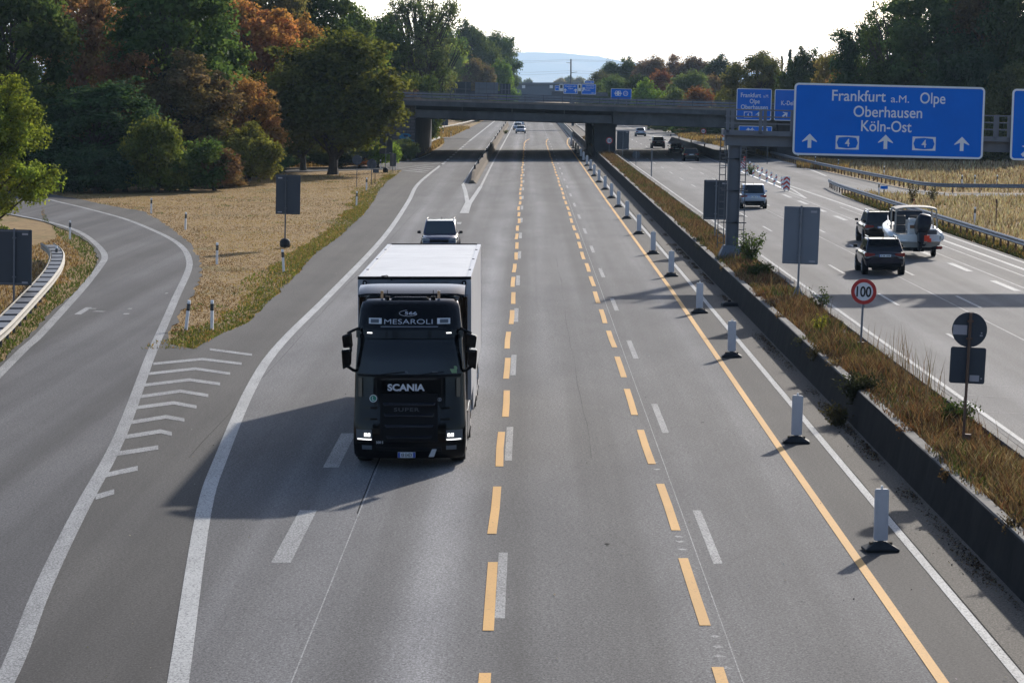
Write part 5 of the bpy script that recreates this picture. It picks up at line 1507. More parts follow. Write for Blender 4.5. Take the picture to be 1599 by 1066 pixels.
CARX = 'cars on the right-hand lanes'
car('navy blue SUV just left of and below the boat trailer, seen from behind', 15.75, 122.0, R(-1), 'car_navy', L=4.45, W=1.84, Ht=1.6, belt=1.06, hood=1.0, rails='car_navy', roofk=.74, plate='K M 1608', grp=CARX)
car('dark SUV with raised roof towing the boat, half hidden by the boat', 18.75, 146.2, R(-1), 'car_black', L=4.8, W=1.92, Ht=1.72, belt=1.1, hood=1.08, wr=.37, zb=.28, rails='chrome', roofk=.74, yrr=-1.75, yrb=-2.2, grp=CARX)
car('silver-blue people carrier driving away, beside the gantry column', 15.5, 189.0, R(-1), 'car_silver', L=4.4, W=1.83, Ht=1.68, belt=1.02, hood=.98, yfb=1.15, yfr=.35, yrr=-1.75, yrb=-2.1, roofk=.76, plate='K AB 12', lower='black_trim', grp=CARX)
car('black hatchback nearest of the three dark cars beside the dark barrier', 18.6, 313.5, 0, 'car_black', L=4.2, W=1.8, Ht=1.47, belt=.95, hood=.88, grp=CARX)
car('black open-topped car in the middle of the three dark cars', 18.9, 349, 0, 'car_black', L=4.2, W=1.8, Ht=1.3, belt=.88, hood=.84, cabrio=True, yfb=.75, yfr=.15, yrb=-1.9, grp=CARX)
car('dark SUV with pale roof, farthest of the three dark cars', 18.05, 381, 0, 'car_black', L=4.5, W=1.88, Ht=1.66, belt=1.05, hood=1.0, roof='car_white', rails='chrome', roofk=.76, grp=CARX)
car('silver-grey saloon farthest away on the right-hand lanes under the bridge', 19.6, 478, 0, 'car_silver', L=4.5, W=1.82, Ht=1.5, belt=.98, hood=.9, yfb=.95, yfr=.3, yrr=-1.1, yrb=-1.8, grp=CARX)
CL = 'oncoming cars on the left-hand lanes'
car('dark blue people carrier with roof rails following the lorry', -4.38, 135.8, PI, 'car_blue', L=4.5, W=1.86, Ht=1.68, belt=1.02, hood=1.02, yfb=1.15, yfr=.35, yrr=-1.75, yrb=-2.1, roofk=.78, rails='chrome', roof='car_blue', grp=CL)
car('pale car with dark grille, nearest of the distant oncoming cars under the bridge', -1.45, 509, PI, 'car_silver', L=4.4, W=1.85, Ht=1.5, lamps_on=False, grp=CL)
car('pale car partly hidden behind the nearest distant oncoming car', -2.1, 552, PI, 'car_silver', L=4.4, W=1.85, Ht=1.5, grp=CL)
car('white van farthest back in the group of distant oncoming cars', -1.9, 610, PI, 'car_white', L=5.2, W=2.0, Ht=2.1, belt=1.2, hood=1.1, yfb=1.8, yfr=1.0, yrr=-2.4, yrb=-2.55, roofk=.85, cat='van', name='van', grp=CL)
car('dark oncoming car just visible under the bridge girder right of the white van', 2.0, 690, PI, 'car_black', L=4.4, W=1.9, Ht=1.6, grp=CL)

# ================================================================== BOAT ON ITS TRAILER
bo = empty('motor_boat', (18.85, 131.6, 0), (0, 0, R(-1)), 'white open motor boat with canvas top and dark outboard, carried on a trailer', 'boat')
mb = MB(); rings = []
for y, kz, cx, cz, gx, gz in ((0, .42, 1.02, .66, 1.08, 1.08), (1.5, .40, 1.04, .68, 1.14, 1.15), (3.2, .42, 1.0, .74, 1.14, 1.25), (4.8, .52, .82, .86, 1.02, 1.36), (6.0, .72, .5, 1.0, .72, 1.46), (6.8, 1.0, .18, 1.18, .32, 1.54), (7.1, 1.25, .03, 1.35, .05, 1.58)):
    half = [(0, kz), (cx, cz), (cx * 1.03, cz + .05), (gx, gz - .08), (gx + .03, gz), (gx - .1, gz + .02), (gx * .55, gz - .02)]
    rings.append([(a, y, b) for a, b in half] + [(-a, y, b) for a, b in reversed(half[1:])])
mb.loft(rings); mb.build('hull', M['hull_grey'], bo, auto=35)
for sx in (-1, 1):
    mb = MB(); mb.tube([(sx * 1.10, .05, 1.02), (sx * 1.17, 1.5, 1.12), (sx * 1.17, 3.2, 1.24), (sx * 1.04, 4.8, 1.36), (sx * .72, 6.1, 1.48), (sx * .2, 6.95, 1.58)], [.17, .19, .19, .18, .15, .08], 12); mb.build('side_tube', M['gelcoat'], bo, smooth=True)
    for y0, y1 in ((2.2, 3.1), (3.3, 4.1)):
        mb = MB(); mb.add([(sx * 1.12, y0, .82), (sx * 1.13, y1, .86), (sx * 1.15, y1, 1.06), (sx * 1.14, y0, 1.02), (sx * 1.16, y0, .82), (sx * 1.17, y1, .86), (sx * 1.19, y1, 1.06), (sx * 1.18, y0, 1.02)], [(0, 1, 2, 3), (7, 6, 5, 4), (0, 4, 5, 1), (1, 5, 6, 2), (2, 6, 7, 3), (3, 7, 4, 0)]); mb.build('side_panel', M['foil'], bo)
mb = MB(); mb.box(-1.02, 1.02, -.04, .12, .80, 1.18); mb.box(-1.08, -.55, -.3, .05, .84, .92); mb.box(.55, 1.08, -.3, .05, .84, .92); mb.build('transom', M['gelcoat'], bo, bevel=.03)
mb = MB(); mb.box(-.42, .05, .55, 1.25, 1.0, 1.72); mb.box(-.38, .0, .6, 1.2, 1.72, 1.92); mb.build('aft_locker', M['gelcoat'], bo, bevel=.06)
mb = MB(); mb.box(-.34, -.06, .52, .548, 1.45, 1.6); mb.build('locker_door', M['teak'], bo)
mb = MB(); mb.box(.45, .98, .3, .9, 1.0, 1.42); mb.build('seat_box', M['gelcoat'], bo, bevel=.05)
mb = MB(); mb.box(.5, .93, .27, .298, 1.16, 1.36); mb.build('seat_panel', M['steel_dark'], bo)
for sx in (-.62, .1):
    mb = MB(); mb.box(sx - .28, sx + .28, 2.3, 2.8, 1.1, 1.55); mb.box(sx - .28, sx + .28, 2.24, 2.38, 1.55, 2.0); mb.build('seat', M['sign_back_dark'], bo, bevel=.07)
mb = MB(); mb.loft([[(-.75, 3.1, 1.1), (.75, 3.1, 1.1), (.7, 4.3, 1.2), (-.7, 4.3, 1.2)], [(-.7, 3.2, 1.75), (.7, 3.2, 1.75), (.55, 4.1, 1.55), (-.55, 4.1, 1.55)]]); mb.build('console', M['gelcoat'], bo, bevel=.05)
mb = MB(); mb.add([(-.72, 3.3, 1.74), (.72, 3.3, 1.74), (.62, 3.75, 2.15), (-.62, 3.75, 2.15), (-.72, 3.33, 1.73), (.72, 3.33, 1.73), (.62, 3.78, 2.14), (-.62, 3.78, 2.14)], [(0, 1, 2, 3), (7, 6, 5, 4), (0, 4, 5, 1), (1, 5, 6, 2), (2, 6, 7, 3), (3, 7, 4, 0)]); mb.build('windscreen', M['dark_glass'], bo)
mb = MB(); mb.tube([(-.76, 3.2, 1.7), (-.66, 3.76, 2.17), (.66, 3.76, 2.17), (.76, 3.2, 1.7)], .025, 6); mb.build('windscreen_frame', M['chrome'], bo)
# canvas top on four legs
mb = MB(); rings = []
for s_ in np.linspace(-1, 1, 11):
    z = 2.50 - .10 * abs(s_) ** 3; d = .12 * abs(s_) ** 8
    rings.append([(1.0 * s_, .75, z - .07 - d), (1.0 * s_, .75, z - .02), (1.0 * s_, 1.8, z + .02), (1.0 * s_, 2.9, z - .02), (1.0 * s_, 2.9, z - .07 - d), (1.0 * s_, 1.8, z - .04)])
mb.loft(rings); mb.build('canvas_top', M['canvas_grey'], bo, auto=40)
for sx in (-1, 1):
    for pts in ([(sx * 1.02, .9, 1.15), (sx * .97, .9, 2.36)], [(sx * 1.05, 2.4, 1.25), (sx * .97, 2.75, 2.38)]):
        mb = MB(); mb.tube(pts, .042, 8); mb.build('canopy_leg', M['canvas_grey'], bo)
    mb = MB(); mb.tube([(sx * 1.08, 3.3, 1.3), (sx * 1.05, 3.6, 1.7), (sx * .9, 5.0, 1.85), (sx * .5, 6.5, 1.95)], .022, 6); mb.build('hand_rail', M['chrome'], bo)
mb = MB(); mb.cyl((0.1, 2.6, 2.48), (0.1, 2.6, 2.72), .02, n=6); mb.cyl((.1, 2.6, 2.72), (.1, 2.6, 2.78), .04, n=8); mb.build('mast_light', M['lamp_red'], bo)
mb = MB(); mb.loft([[(-.66 + a * .16, 5.2 + b * .16, z) for a, b in disc(0, 0, k, 12)] for z, k in ((1.55, .9), (1.75, 1.3), (1.95, 1.35), (2.1, .9))]); mb.build('rolled_cover', M['black_trim'], bo, smooth=True)
ob = empty('outboard_motor', (.12, -.12, 1.1), (R(-24), R(10), 0)); ob.scale = (1.25, 1.25, 1.12); ob.parent = bo; KIDS.setdefault(bo, []).append(ob)
mb = MB(); mb.loft([[(a * w_, b * d - .12, z) for a, b in rrect(-1, 1, -1, 1, .45, 4)] for z, w_, d in ((.05, .20, .30), (.25, .26, .40), (.55, .30, .44), (.74, .28, .42), (.86, .20, .30), (.88, .1, .15))]); mb.build('cowling', M['outboard'], ob, auto=50)
mb = MB(); mb.loft([[(a * w_, b * d - .10, z) for a, b in rrect(-1, 1, -1, 1, .4, 3)] for z, w_, d in ((.06, .16, .22), (-.3, .11, .18), (-.62, .07, .16), (-.72, .03, .1))]); mb.build('shaft_leg', M['outboard'], ob, auto=50)
mb = MB()
for k in range(3):
    a = 2 * PI * k / 3; mb.tube([(0, -.34, -.55), (.11 * math.cos(a), -.36, -.55 + .11 * math.sin(a)), (.19 * math.cos(a + .4), -.34, -.55 + .19 * math.sin(a + .4))], [.03, .05, .02], 6)
mb.build('propeller', M['black_trim'], ob)
fl = MB(); nrf = random.Random(4)
fl.loft([[((.12 + .05 * nrf.random()) * math.cos(t), -.55 + .10 * math.sin(t), z) for t in np.linspace(0, 2 * PI, 11)[:-1]] for z in (.86, .95, 1.05, 1.14)])
fl.loft([[(.12 + (.09 + .05 * nrf.random()) * math.cos(t), -.56 + .09 * math.sin(t), z) for t in np.linspace(0, 2 * PI, 9)[:-1]] for z in (.82, .9, 1.0)])
f_ = tag(fl.build('warning_cloth', M['flag_red'], None), 'orange-red warning cloth tied to the outboard of the boat', 'cloth'); f_.location = (18.85 + .34, 131.6 + .05, .02)

tr = empty('boat_trailer', (18.85, 131.6, 0), (0, 0, R(-1)), 'boat trailer on two wheels carrying the white motor boat', 'trailer')
mb = MB()
for sx in (-1, 1): mb.box(sx * .62 - .05, sx * .62 + .05, .0, 5.4, .42, .52)
for y in (.3, 2.0, 4.0, 5.3): mb.box(-.68, .68, y - .05, y + .05, .36, .44)
mb.box(-.06, .06, 5.2, 9.0, .42, .52); mb.box(-1.0, 1.0, 1.85, 1.95, .30, .38); mb.build('frame', M['galvanised'], tr)
for sx in (-1, 1):
    wheel(tr, sx * .98, 1.9, .33, .2)
    mb = MB(); n = 10; mb.loft([[(sx * .86, 1.9 - .42 * math.cos(PI * k / n), .33 + .42 * math.sin(PI * k / n)), (sx * 1.12, 1.9 - .42 * math.cos(PI * k / n), .33 + .42 * math.sin(PI * k / n)), (sx * 1.12, 1.9 - .40 * math.cos(PI * k / n), .33 + .40 * math.sin(PI * k / n)), (sx * .86, 1.9 - .40 * math.cos(PI * k / n), .33 + .40 * math.sin(PI * k / n))] for k in range(1, n)]); mb.build('mudguard', M['black_trim'], tr)
    mb = MB(); mb.box(sx * 1.0 - .14, sx * 1.0 + .14, -.25, -.18, .50, .62); mb.build('tail_light', M['lamp_red'], tr, bevel=.01)
mb = MB(); mb.box(-1.1, 1.1, -.18, -.12, .47, .56); mb.box(-.26, .26, -.2, -.185, .36, .47); mb.build('light_bar', M['black_trim'], tr)

# ================================================================== VEGETATION
def quads_mesh(name, C, Nn, sz, tone, asp=0.62, up=None):
    """Many leaf-sized faces: centres C, facing Nn."""
    n = len(C)
    Nn = Nn / (np.linalg.norm(Nn, axis=1, keepdims=True) + 1e-9)
    a = np.cross(Nn, nrg.normal(size=(n, 3))); a /= (np.linalg.norm(a, axis=1, keepdims=True) + 1e-9)
    b = np.cross(Nn, a)
    s = sz[:, None]
    bend = Nn * s * 0.22
    V = np.empty((n, 4, 3))
    V[:, 0] = C - a * s; V[:, 1] = C - b * s * asp + bend; V[:, 2] = C + a * s; V[:, 3] = C + b * s * asp + bend
    me = bpy.data.meshes.new(name)
    me.vertices.add(n * 4); me.vertices.foreach_set('co', V.astype(np.float32).ravel())
    me.loops.add(n * 4); me.loops.foreach_set('vertex_index', np.arange(n * 4, dtype=np.int32))
    me.polygons.add(n); me.polygons.foreach_set('loop_start', np.arange(0, n * 4, 4, dtype=np.int32)); me.polygons.foreach_set('loop_total', np.full(n, 4, dtype=np.int32))
    at = me.attributes.new('tone', 'FLOAT_COLOR', 'POINT')
    t4 = np.ones((n, 4), dtype=np.float32); t4[:, :3] = tone
    at.data.foreach_set('color', np.repeat(t4, 4, axis=0).ravel())
    me.materials.append(LEAF); me.update(); me.validate()
    return me


def unit(n):
    v = nrg.normal(size=(n, 3)); return v / np.linalg.norm(v, axis=1, keepdims=True)


def make_variant(style, seed):
    """Crown and trunk meshes of one tree, in metres."""
    rr = random.Random(seed)
    if style == 'round': Ht, Wd, c0, c1, nl, nleaf, lr, lf = 14.0, 10.0, .13, 1.0, 60, 34000, (.13, .21), .19
    elif style == 'tall': Ht, Wd, c0, c1, nl, nleaf, lr, lf = 18.0, 10.0, .05, 1.0, 70, 27000, (.11, .19), .21
    elif style == 'airy': Ht, Wd, c0, c1, nl, nleaf, lr, lf = 18.0, 12.0, .22, 1.0, 95, 14000, (.07, .12), .16
    elif style == 'bush': Ht, Wd, c0, c1, nl, nleaf, lr, lf = 6.0, 6.5, .0, 1.0, 38, 15000, (.14, .22), .15
    elif style == 'leafy': Ht, Wd, c0, c1, nl, nleaf, lr, lf = 9.5, 7.0, .0, 1.0, 85, 42000, (.09, .16), .10
    elif style == 'cone': Ht, Wd, c0, c1, nl, nleaf, lr, lf = 14.0, 8.0, .04, 1.0, 58, 20000, (.10, .19), .18
    lobes = []
    zc = (c0 + c1) / 2 * Ht; hz = (c1 - c0) / 2 * Ht
    for k in range(nl):
        for _ in range(40):
            d = unit(1)[0]; q = rr.uniform(.55, .95)
            p = np.array([d[0] * Wd / 2 * q, d[1] * Wd / 2 * q, zc + d[2] * hz * q])
            R_ = rr.uniform(*lr) * Wd
            t = (p[2] / Ht)
            lim = Wd / 2
            if style == 'cone':
                t = rr.random() ** 1.25; p[2] = Ht * (c0 + (.97 - c0) * t); R_ *= 1.15 - .65 * t
                lim = Wd / 2 * (1.04 - t); aa = rr.uniform(0, 2 * PI); qq = lim * rr.uniform(.35, .95); p[0] = qq * math.cos(aa); p[1] = qq * math.sin(aa)
            if style == 'tall': lim = Wd / 2 * (1.0 - .35 * abs(t - .45))
            if style in ('bush', 'leafy'): lim = Wd / 2 * (1.0 - .45 * max(0, t - .4))
            rad = math.hypot(p[0], p[1])
            if rad > lim: p[:2] *= lim / rad * rr.uniform(.75, 1)
            if style == 'round' and t > .72: p[:2] *= 1 - (t - .72) * 1.0
            if p[2] < R_ * .5 and style not in ('bush', 'leafy'): continue
            if all(np.linalg.norm(p - l[0]) > R_ * .62 for l in lobes): break
        lobes.append((p, R_))
    for k in range(int(nl * .7)):
        p, R_ = lobes[rr.randrange(nl)]; d = unit(1)[0]; d[2] = abs(d[2]) * .9 + .1 if style != 'bush' else d[2]
        q = p + d * R_ * rr.uniform(.75, 1.35); q[2] = max(q[2], .3)
        lobes.append((q, R_ * rr.uniform(.30, .55)))
    C, Nn, T, S = [], [], [], []
    wsum = sum(l[1] ** 2 for l in lobes)
    for p, R_ in lobes:
        n = int(nleaf * R_ ** 2 / wsum)
        d = unit(n); d[:, 2] = d[:, 2] * .85 + .12
        ang = nrg.random(n)
        # leaves gather in sprays, so the lobe has a ragged skin
        ns = 14; sp = unit(ns); spray = nrg.integers(0, ns, n)
        dd = d * .62 + sp[spray] * .55
        rad = R_ * (0.45 + 0.62 * np.sqrt(nrg.random(n)))[:, None] * (.8 + .35 * nrg.random(ns)[spray])[:, None]
        c = p + dd * rad * np.array([1.05, 1.05, .88])
        if style == 'airy': c[:, 2] -= .25 * R_ * nrg.random(n)
        c[:, 2] = np.maximum(c[:, 2], .05 + .25 * nrg.random(n))
        C.append(c); Nn.append(d * .75 + unit(n) * .8 + np.array([0, 0, .35]))
        base_v = rr.uniform(.24, .76); base_h = rr.uniform(.25, .75)
        tone = np.zeros((n, 3)); tone[:, 0] = np.clip(base_v + nrg.normal(0, .14, n) + .10 * nrg.normal(size=ns)[spray], 0, 1); tone[:, 1] = np.clip(base_h + nrg.normal(0, .12, n), 0, 1)
        T.append(tone); S.append(lf * (.65 + .7 * nrg.random(n)))
    me = quads_mesh('crown', np.concatenate(C), np.concatenate(Nn), np.concatenate(S), np.concatenate(T))
    # trunk with limbs reaching into the lobes
    mb = MB()
    if style == 'airy':
        stems = 5
        for k in range(stems):
            a = 2 * PI * k / stems + rr.uniform(-.4, .4); lean_ = rr.uniform(.10, .30) * Wd
            pts = [(.25 * math.cos(a), .25 * math.sin(a), 0), (lean_ * .35 * math.cos(a), lean_ * .35 * math.sin(a), Ht * .25), (lean_ * .9 * math.cos(a), lean_ * .9 * math.sin(a), Ht * .55), (lean_ * 1.25 * math.cos(a + .2), lean_ * 1.25 * math.sin(a + .2), Ht * .88)]
            mb.tube(pts, [.30, .22, .14, .04], 7)
    else:
        mb.tube([(0, 0, -.1), (.04, .02, Ht * .05), (.1, -.05, Ht * .3), (-.05, .1, Ht * .6), (0, 0, Ht * .88)], [.46 * Wd / 10, .34 * Wd / 10, .27 * Wd / 10, .16 * Wd / 10, .03], 8)
    for k, (p, R_) in enumerate(lobes):
        if k % 2 and style not in ('airy',): continue
        z0 = max(Ht * .10, p[2] - Ht * rr.uniform(.12, .3)); f0 = .5 if style == 'airy' else .08
        st = Vector((p[0] * f0, p[1] * f0, z0)); en = Vector(p)
        md = st.lerp(en, .5) + Vector((rr.uniform(-.3, .3), rr.uniform(-.3, .3), rr.uniform(0, .4)))
        mb.tube([st, md, en], [.11 * Wd / 10, .07 * Wd / 10, .02], 5)
    tm = mb.build('trunk', M['bark'])
    tme = tm.data; bpy.data.objects.remove(tm)
    return me, tme, Ht, Wd


VAR = {}
for st_, seeds in (('round', (1, 2, 3)), ('tall', (4, 5, 6)), ('airy', (7,)), ('bush', (8, 9, 10)), ('cone', (11,)), ('leafy', (12,))):
    VAR[st_] = [make_variant(st_, s_) for s_ in seeds]
VI = {k: 0 for k in VAR}

DG = (.028, .038, .012); GR = (.046, .062, .015); YG = (.15, .165, .016); LG = (.08, .12, .02)
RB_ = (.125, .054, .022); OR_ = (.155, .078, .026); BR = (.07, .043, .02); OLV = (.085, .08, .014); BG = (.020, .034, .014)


LIFT = 2.9


def tree(style, u, Y, vtop, wpx, col, label, group, cat=None, name=None, base=0.0):
    """A tree whose middle stands at column u and distance Y, reaching up to row vtop."""
    me, tm, H0, W0 = VAR[style][VI[style] % len(VAR[style])]; VI[style] += 1
    if style == 'round' and 'maple' not in label.split(',')[0].split(' close')[0]: base -= 2.0
    h = ZZ(vtop, Y) - base; wd = wpx * Y / F
    nm = name or ('bush' if style == 'bush' else 'tree')
    r = empty(nm, (PX(u, Y), Y, base), (0, 0, rng.uniform(0, 6.28)), label, cat or nm, group)
    r.scale = (wd / W0, wd / W0, h / H0)
    t = link('stem' if style == 'bush' else 'trunk', tm, r); c = link('crown', me, r)
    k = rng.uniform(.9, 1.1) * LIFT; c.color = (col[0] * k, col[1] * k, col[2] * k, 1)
    return r


LW = 'trees and bushes of the wood on the left'
for a in (
    ('leafy', -14, 149, 116, 196, (.062, .074, .012), 'bright yellow-green tree at the left edge above the guardrail bend'),
    ('tall', 20, 232, -60, 190, DG, 'dark green tree filling the top left corner behind the bright yellow-green one'),
    ('bush', 75, 226, 210, 120, BG, 'dark bush low between the bright yellow-green tree and the ramp bend'),
    ('tall', 150, 222, 118, 190, (.022, .038, .016), 'broad blue-dark green tree beside the start of the ramp bend'),
    ('bush', 195, 219, 232, 120, BG, 'dark low bush under the blue-dark tree at the wood edge'),
    ('tall', 150, 256, -30, 150, (.10, .048, .024), 'rust-red tree rising behind the blue-dark green tree at left'),
    ('tall', 90, 262, -40, 130, (.085, .05, .02), 'brownish olive tree top between the corner tree and the rust-red tree'),
    ('tall', 262, 243, -75, 215, (.027, .042, .012), 'tall green tree with visible limbs at the middle of the left wood'),
    ('bush', 245, 217, 186, 100, (.050, .056, .012), 'yellowish bush in the wood edge above the first delineator post'),
    ('tall', 298, 236, 84, 150, (.052, .036, .018), 'dull brown tree under the tall green tree'),
    ('bush', 292, 220, 216, 120, (.034, .05, .014), 'green bush at the wood edge just right of the yellowish bush'),
    ('bush', 335, 222, 232, 90, (.06, .034, .018), 'russet low bush at the foot of the wood beside the dry grass'),
    ('tall', 395, 278, -10, 165, RB_, 'big rust-red tree right of the tall green tree'),
    ('tall', 205, 240, 60, 120, (.09, .042, .02), 'dull rust tree between the blue-dark tree and the tall green tree'),
    ('tall', 340, 252, 40, 110, (.034, .05, .015), 'deep green tree between the dull brown and orange-brown trees'),
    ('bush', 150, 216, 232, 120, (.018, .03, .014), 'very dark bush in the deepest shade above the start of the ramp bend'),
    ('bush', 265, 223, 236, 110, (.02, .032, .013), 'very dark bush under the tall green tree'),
    ('tall', 330, 285, -60, 130, GR, 'green treetop behind the brown tree at the middle of the left wood'),
    ('tall', 388, 246, 108, 115, (.10, .05, .02), 'orange-brown small tree left of the big dark maple'),
    ('bush', 385, 236, 198, 100, (.062, .06, .014), 'yellow-olive bush at the foot of the orange-brown small tree'),
    ('bush', 345, 228, 262, 80, BR, 'dark brown scrub along the wood edge near the dry grass'),
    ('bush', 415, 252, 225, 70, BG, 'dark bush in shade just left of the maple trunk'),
    ('round', 478, 300, 34, 110, OR_, 'orange tree peeping over the big dark maple'),
    ('round', 520, 264, 54, 216, (.040, .042, .010), 'big round dark maple with olive tips and a clear trunk'),
    ('round', 474, 276, 84, 140, (.030, .032, .011), 'second dark maple close behind and left of the big round one'),
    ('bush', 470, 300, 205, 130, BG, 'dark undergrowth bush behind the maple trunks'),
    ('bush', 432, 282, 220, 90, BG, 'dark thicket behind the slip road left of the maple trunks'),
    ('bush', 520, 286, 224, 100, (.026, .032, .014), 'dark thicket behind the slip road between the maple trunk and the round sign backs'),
    ('tall', 480, 330, -45, 150, DG, 'dark green treetop high behind the orange tree'),
    ('tall', 545, 360, 5, 110, GR, 'mid green tree behind the right shoulder of the big maple'),
    ('tall', 425, 320, -70, 120, (.06, .05, .02), 'brownish treetop at the upper edge between rust-red and dark green trees'),
    ('tall', 245, 300, -70, 160, BR, 'brown treetop deep in the left wood behind the tall green tree'),
    ('round', 20, 245, 90, 150, GR, 'green tree half hidden behind the bright yellow-green tree'),
    ('bush', 590, 288, 212, 62, (.075, .105, .02), 'light green bush beside the bridge abutment left of its sign back'),
    ('bush', 563, 290, 232, 50, (.13, .05, .02), 'small rust-red bush by the pair of round sign backs'),
    ('bush', 632, 312, 215, 40, (.05, .06, .02), 'dull green bush in front of the graffiti on the abutment'),
): tree(*a, LW)
LIFT = 1.7
BW = 'trees left of the road beyond the bridge'
for a in (
    ('airy', 655, 430, -35, 150, (.062, .075, .03), 'tall sparse tree with several dark stems against the sky, beyond the bridge'),
    ('tall', 590, 420, 22, 110, GR, 'mid green tree between the big maple and the sparse tall tree'),
    ('round', 706, 780, 74, 62, (.13, .16, .03), 'bright lime-green tree just above the left end of the bridge railing'),
    ('round', 650, 460, 70, 110, (.055, .06, .022), 'dull green round tree under the sparse tall tree'),
    ('tall', 692, 800, 30, 84, LG, 'light green treetop right of the sparse tall tree'),
    ('round', 737, 860, 40, 82, GR, 'rounded green tree, first right of the lime-green one against the sky'),
    ('round', 772, 900, 54, 74, (.04, .06, .022), 'rounded green tree nearest to the open sky above the hill'),
    ('round', 742, 780, 92, 60, (.085, .06, .028), 'brownish low tree in front of the rounded green trees'),
    ('round', 782, 800, 98, 50, LG, 'small light green tree beside the sign backs above the bridge'),
    ('bush', 610, 400, 130, 90, BR, 'brown scrub just above the left end of the bridge railing'),
    ('bush', 655, 410, 118, 80, GR, 'dull green scrub above the bridge railing below the sparse tree'),
    ('bush', 668, 620, 180, 56, BR, 'olive bush seen through the left opening under the bridge'),
    ('bush', 640, 430, 165, 90, DG, 'dark bush just past the abutment under the bridge'),
    ('bush', 735, 700, 176, 80, GR, 'distant green bush under the bridge behind the long pale guardrail'),
): tree(*a, BW)
RF = 'trees of the wood right of the road beyond the bridge'
for a in (
    ('round', 935, 760, 113, 60, (.06, .058, .026), 'low grey-green tree at the left end of the far right wood'),
    ('round', 955, 800, 97, 56, (.05, .068, .03), 'green tree second from the left end of the far right wood'),
    ('round', 985, 800, 95, 58, GR, 'mid green tree in the far right wood above the junction sign'),
    ('round', 1020, 790, 91, 60, (.09, .055, .03), 'brown tree top in the far right wood, left of the reddest one'),
    ('tall', 1050, 800, 88, 56, (.10, .05, .03), 'reddish brown tree along the skyline of the far right wood'),
    ('round', 1083, 790, 89, 58, (.085, .05, .028), 'dark brown tree on the skyline left of the greenish cone-shaped tree'),
    ('round', 1118, 760, 91, 60, DG, 'dark green tree top on the skyline beside the greenish cone-shaped tree'),
    ('bush', 925, 690, 128, 46, GR, 'small green bush at the left foot of the far right wood'),
    ('round', 962, 650, 119, 54, (.06, .085, .03), 'light green small tree above the junction sign'),
    ('round', 1000, 640, 118, 60, DG, 'dark green small tree in the front of the far right wood'),
    ('round', 1032, 620, 112, 52, (.14, .05, .026), 'bright rust-red tree in the middle of the far right wood'),
    ('bush', 1012, 560, 128, 56, LG, 'fresh green bush behind the bridge railing, middle of the far right wood'),
    ('round', 1078, 600, 113, 66, (.075, .095, .035), 'pale green rounded tree right of the bright rust-red tree'),
    ('bush', 1090, 500, 138, 56, (.11, .042, .02), 'rusty bush close behind the bridge railing left of the hung signs'),
    ('bush', 1050, 520, 136, 52, (.06, .075, .025), 'grey-green bush close behind the bridge railing in the middle'),
    ('round', 1112, 640, 118, 52, (.10, .062, .03), 'tan-brown tree between the pale green and cone-shaped trees'),
    ('bush', 1140, 480, 140, 56, OLV, 'olive bush behind the bridge railing just left of the hung signs'),
    ('tall', 1180, 440, 76, 92, (.085, .082, .028), 'greyish green broad cone-shaped tree above the Frankfurt sign on the bridge'),
    ('cone', 1231, 610, 80, 24, (.02, .03, .018), 'slim dark conifer against the sky, taller of two'),
    ('cone', 1219, 620, 90, 16, (.022, .03, .02), 'slim dark conifer against the sky, shorter of two'),
): tree(*a, RF)
LIFT = 2.15
RW = 'trees and bushes of the wood on the right'
for a in (
    ('round', 1255, 410, 82, 86, DG, 'rounded dark green tree left of the largest overhead sign'),
    ('round', 1305, 385, 84, 80, (.10, .075, .026), 'yellow-brown tree just above the left part of the largest sign'),
    ('tall', 1345, 350, 24, 100, BG, 'dark tree stepping up towards the sky above the largest sign'),
    ('round', 1315, 360, 112, 70, (.13, .06, .024), 'orange-brown small tree touching the top edge of the largest sign'),
    ('airy', 1395, 338, -18, 130, DG, 'dark open-crowned tree high above the largest sign'),
    ('tall', 1462, 326, -45, 160, (.034, .05, .018), 'broad mid green tree above the right end of the largest sign'),
    ('tall', 1545, 322, -55, 140, BR, 'brownish dark tree above the gap between the two overhead signs'),
    ('tall', 1600, 315, -70, 140, DG, 'dark tree filling the top right corner'),
    ('round', 1400, 330, 90, 120, DG, 'dark lower tree behind the upper right of the largest sign'),
    ('round', 1510, 312, 80, 110, BG, 'dark green lower tree in the gap right of the largest sign'),
    ('round', 1580, 306, 100, 110, (.05, .055, .02), 'olive lower tree right of the gap between the signs'),
    ('bush', 1290, 350, 205, 100, BG, 'dark bush under the left part of the largest sign'),
    ('bush', 1350, 330, 190, 110, OLV, 'olive bush under the middle of the largest sign'),
    ('bush', 1420, 320, 195, 120, BG, 'dark bush under the right part of the largest sign'),
    ('bush', 1490, 312, 190, 110, BG, 'dark bush under the right end of the largest sign'),
    ('bush', 1552, 308, 190, 100, DG, 'dark bush in the gap between the signs above the tan field'),
    ('bush', 1610, 304, 195, 90, BG, 'dark bush at the right picture edge above the tan field'),
    ('bush', 1075, 500, 192, 60, (.05, .075, .022), 'green bush under the bridge beyond the dark barrier'),
    ('bush', 1120, 480, 190, 60, (.04, .055, .02), 'dark green bush under the bridge beside the warning triangle'),
    ('bush', 1035, 540, 194, 40, GR, 'small bush beyond the bridge left of the tiny speed sign'),
): tree(*a, RW)
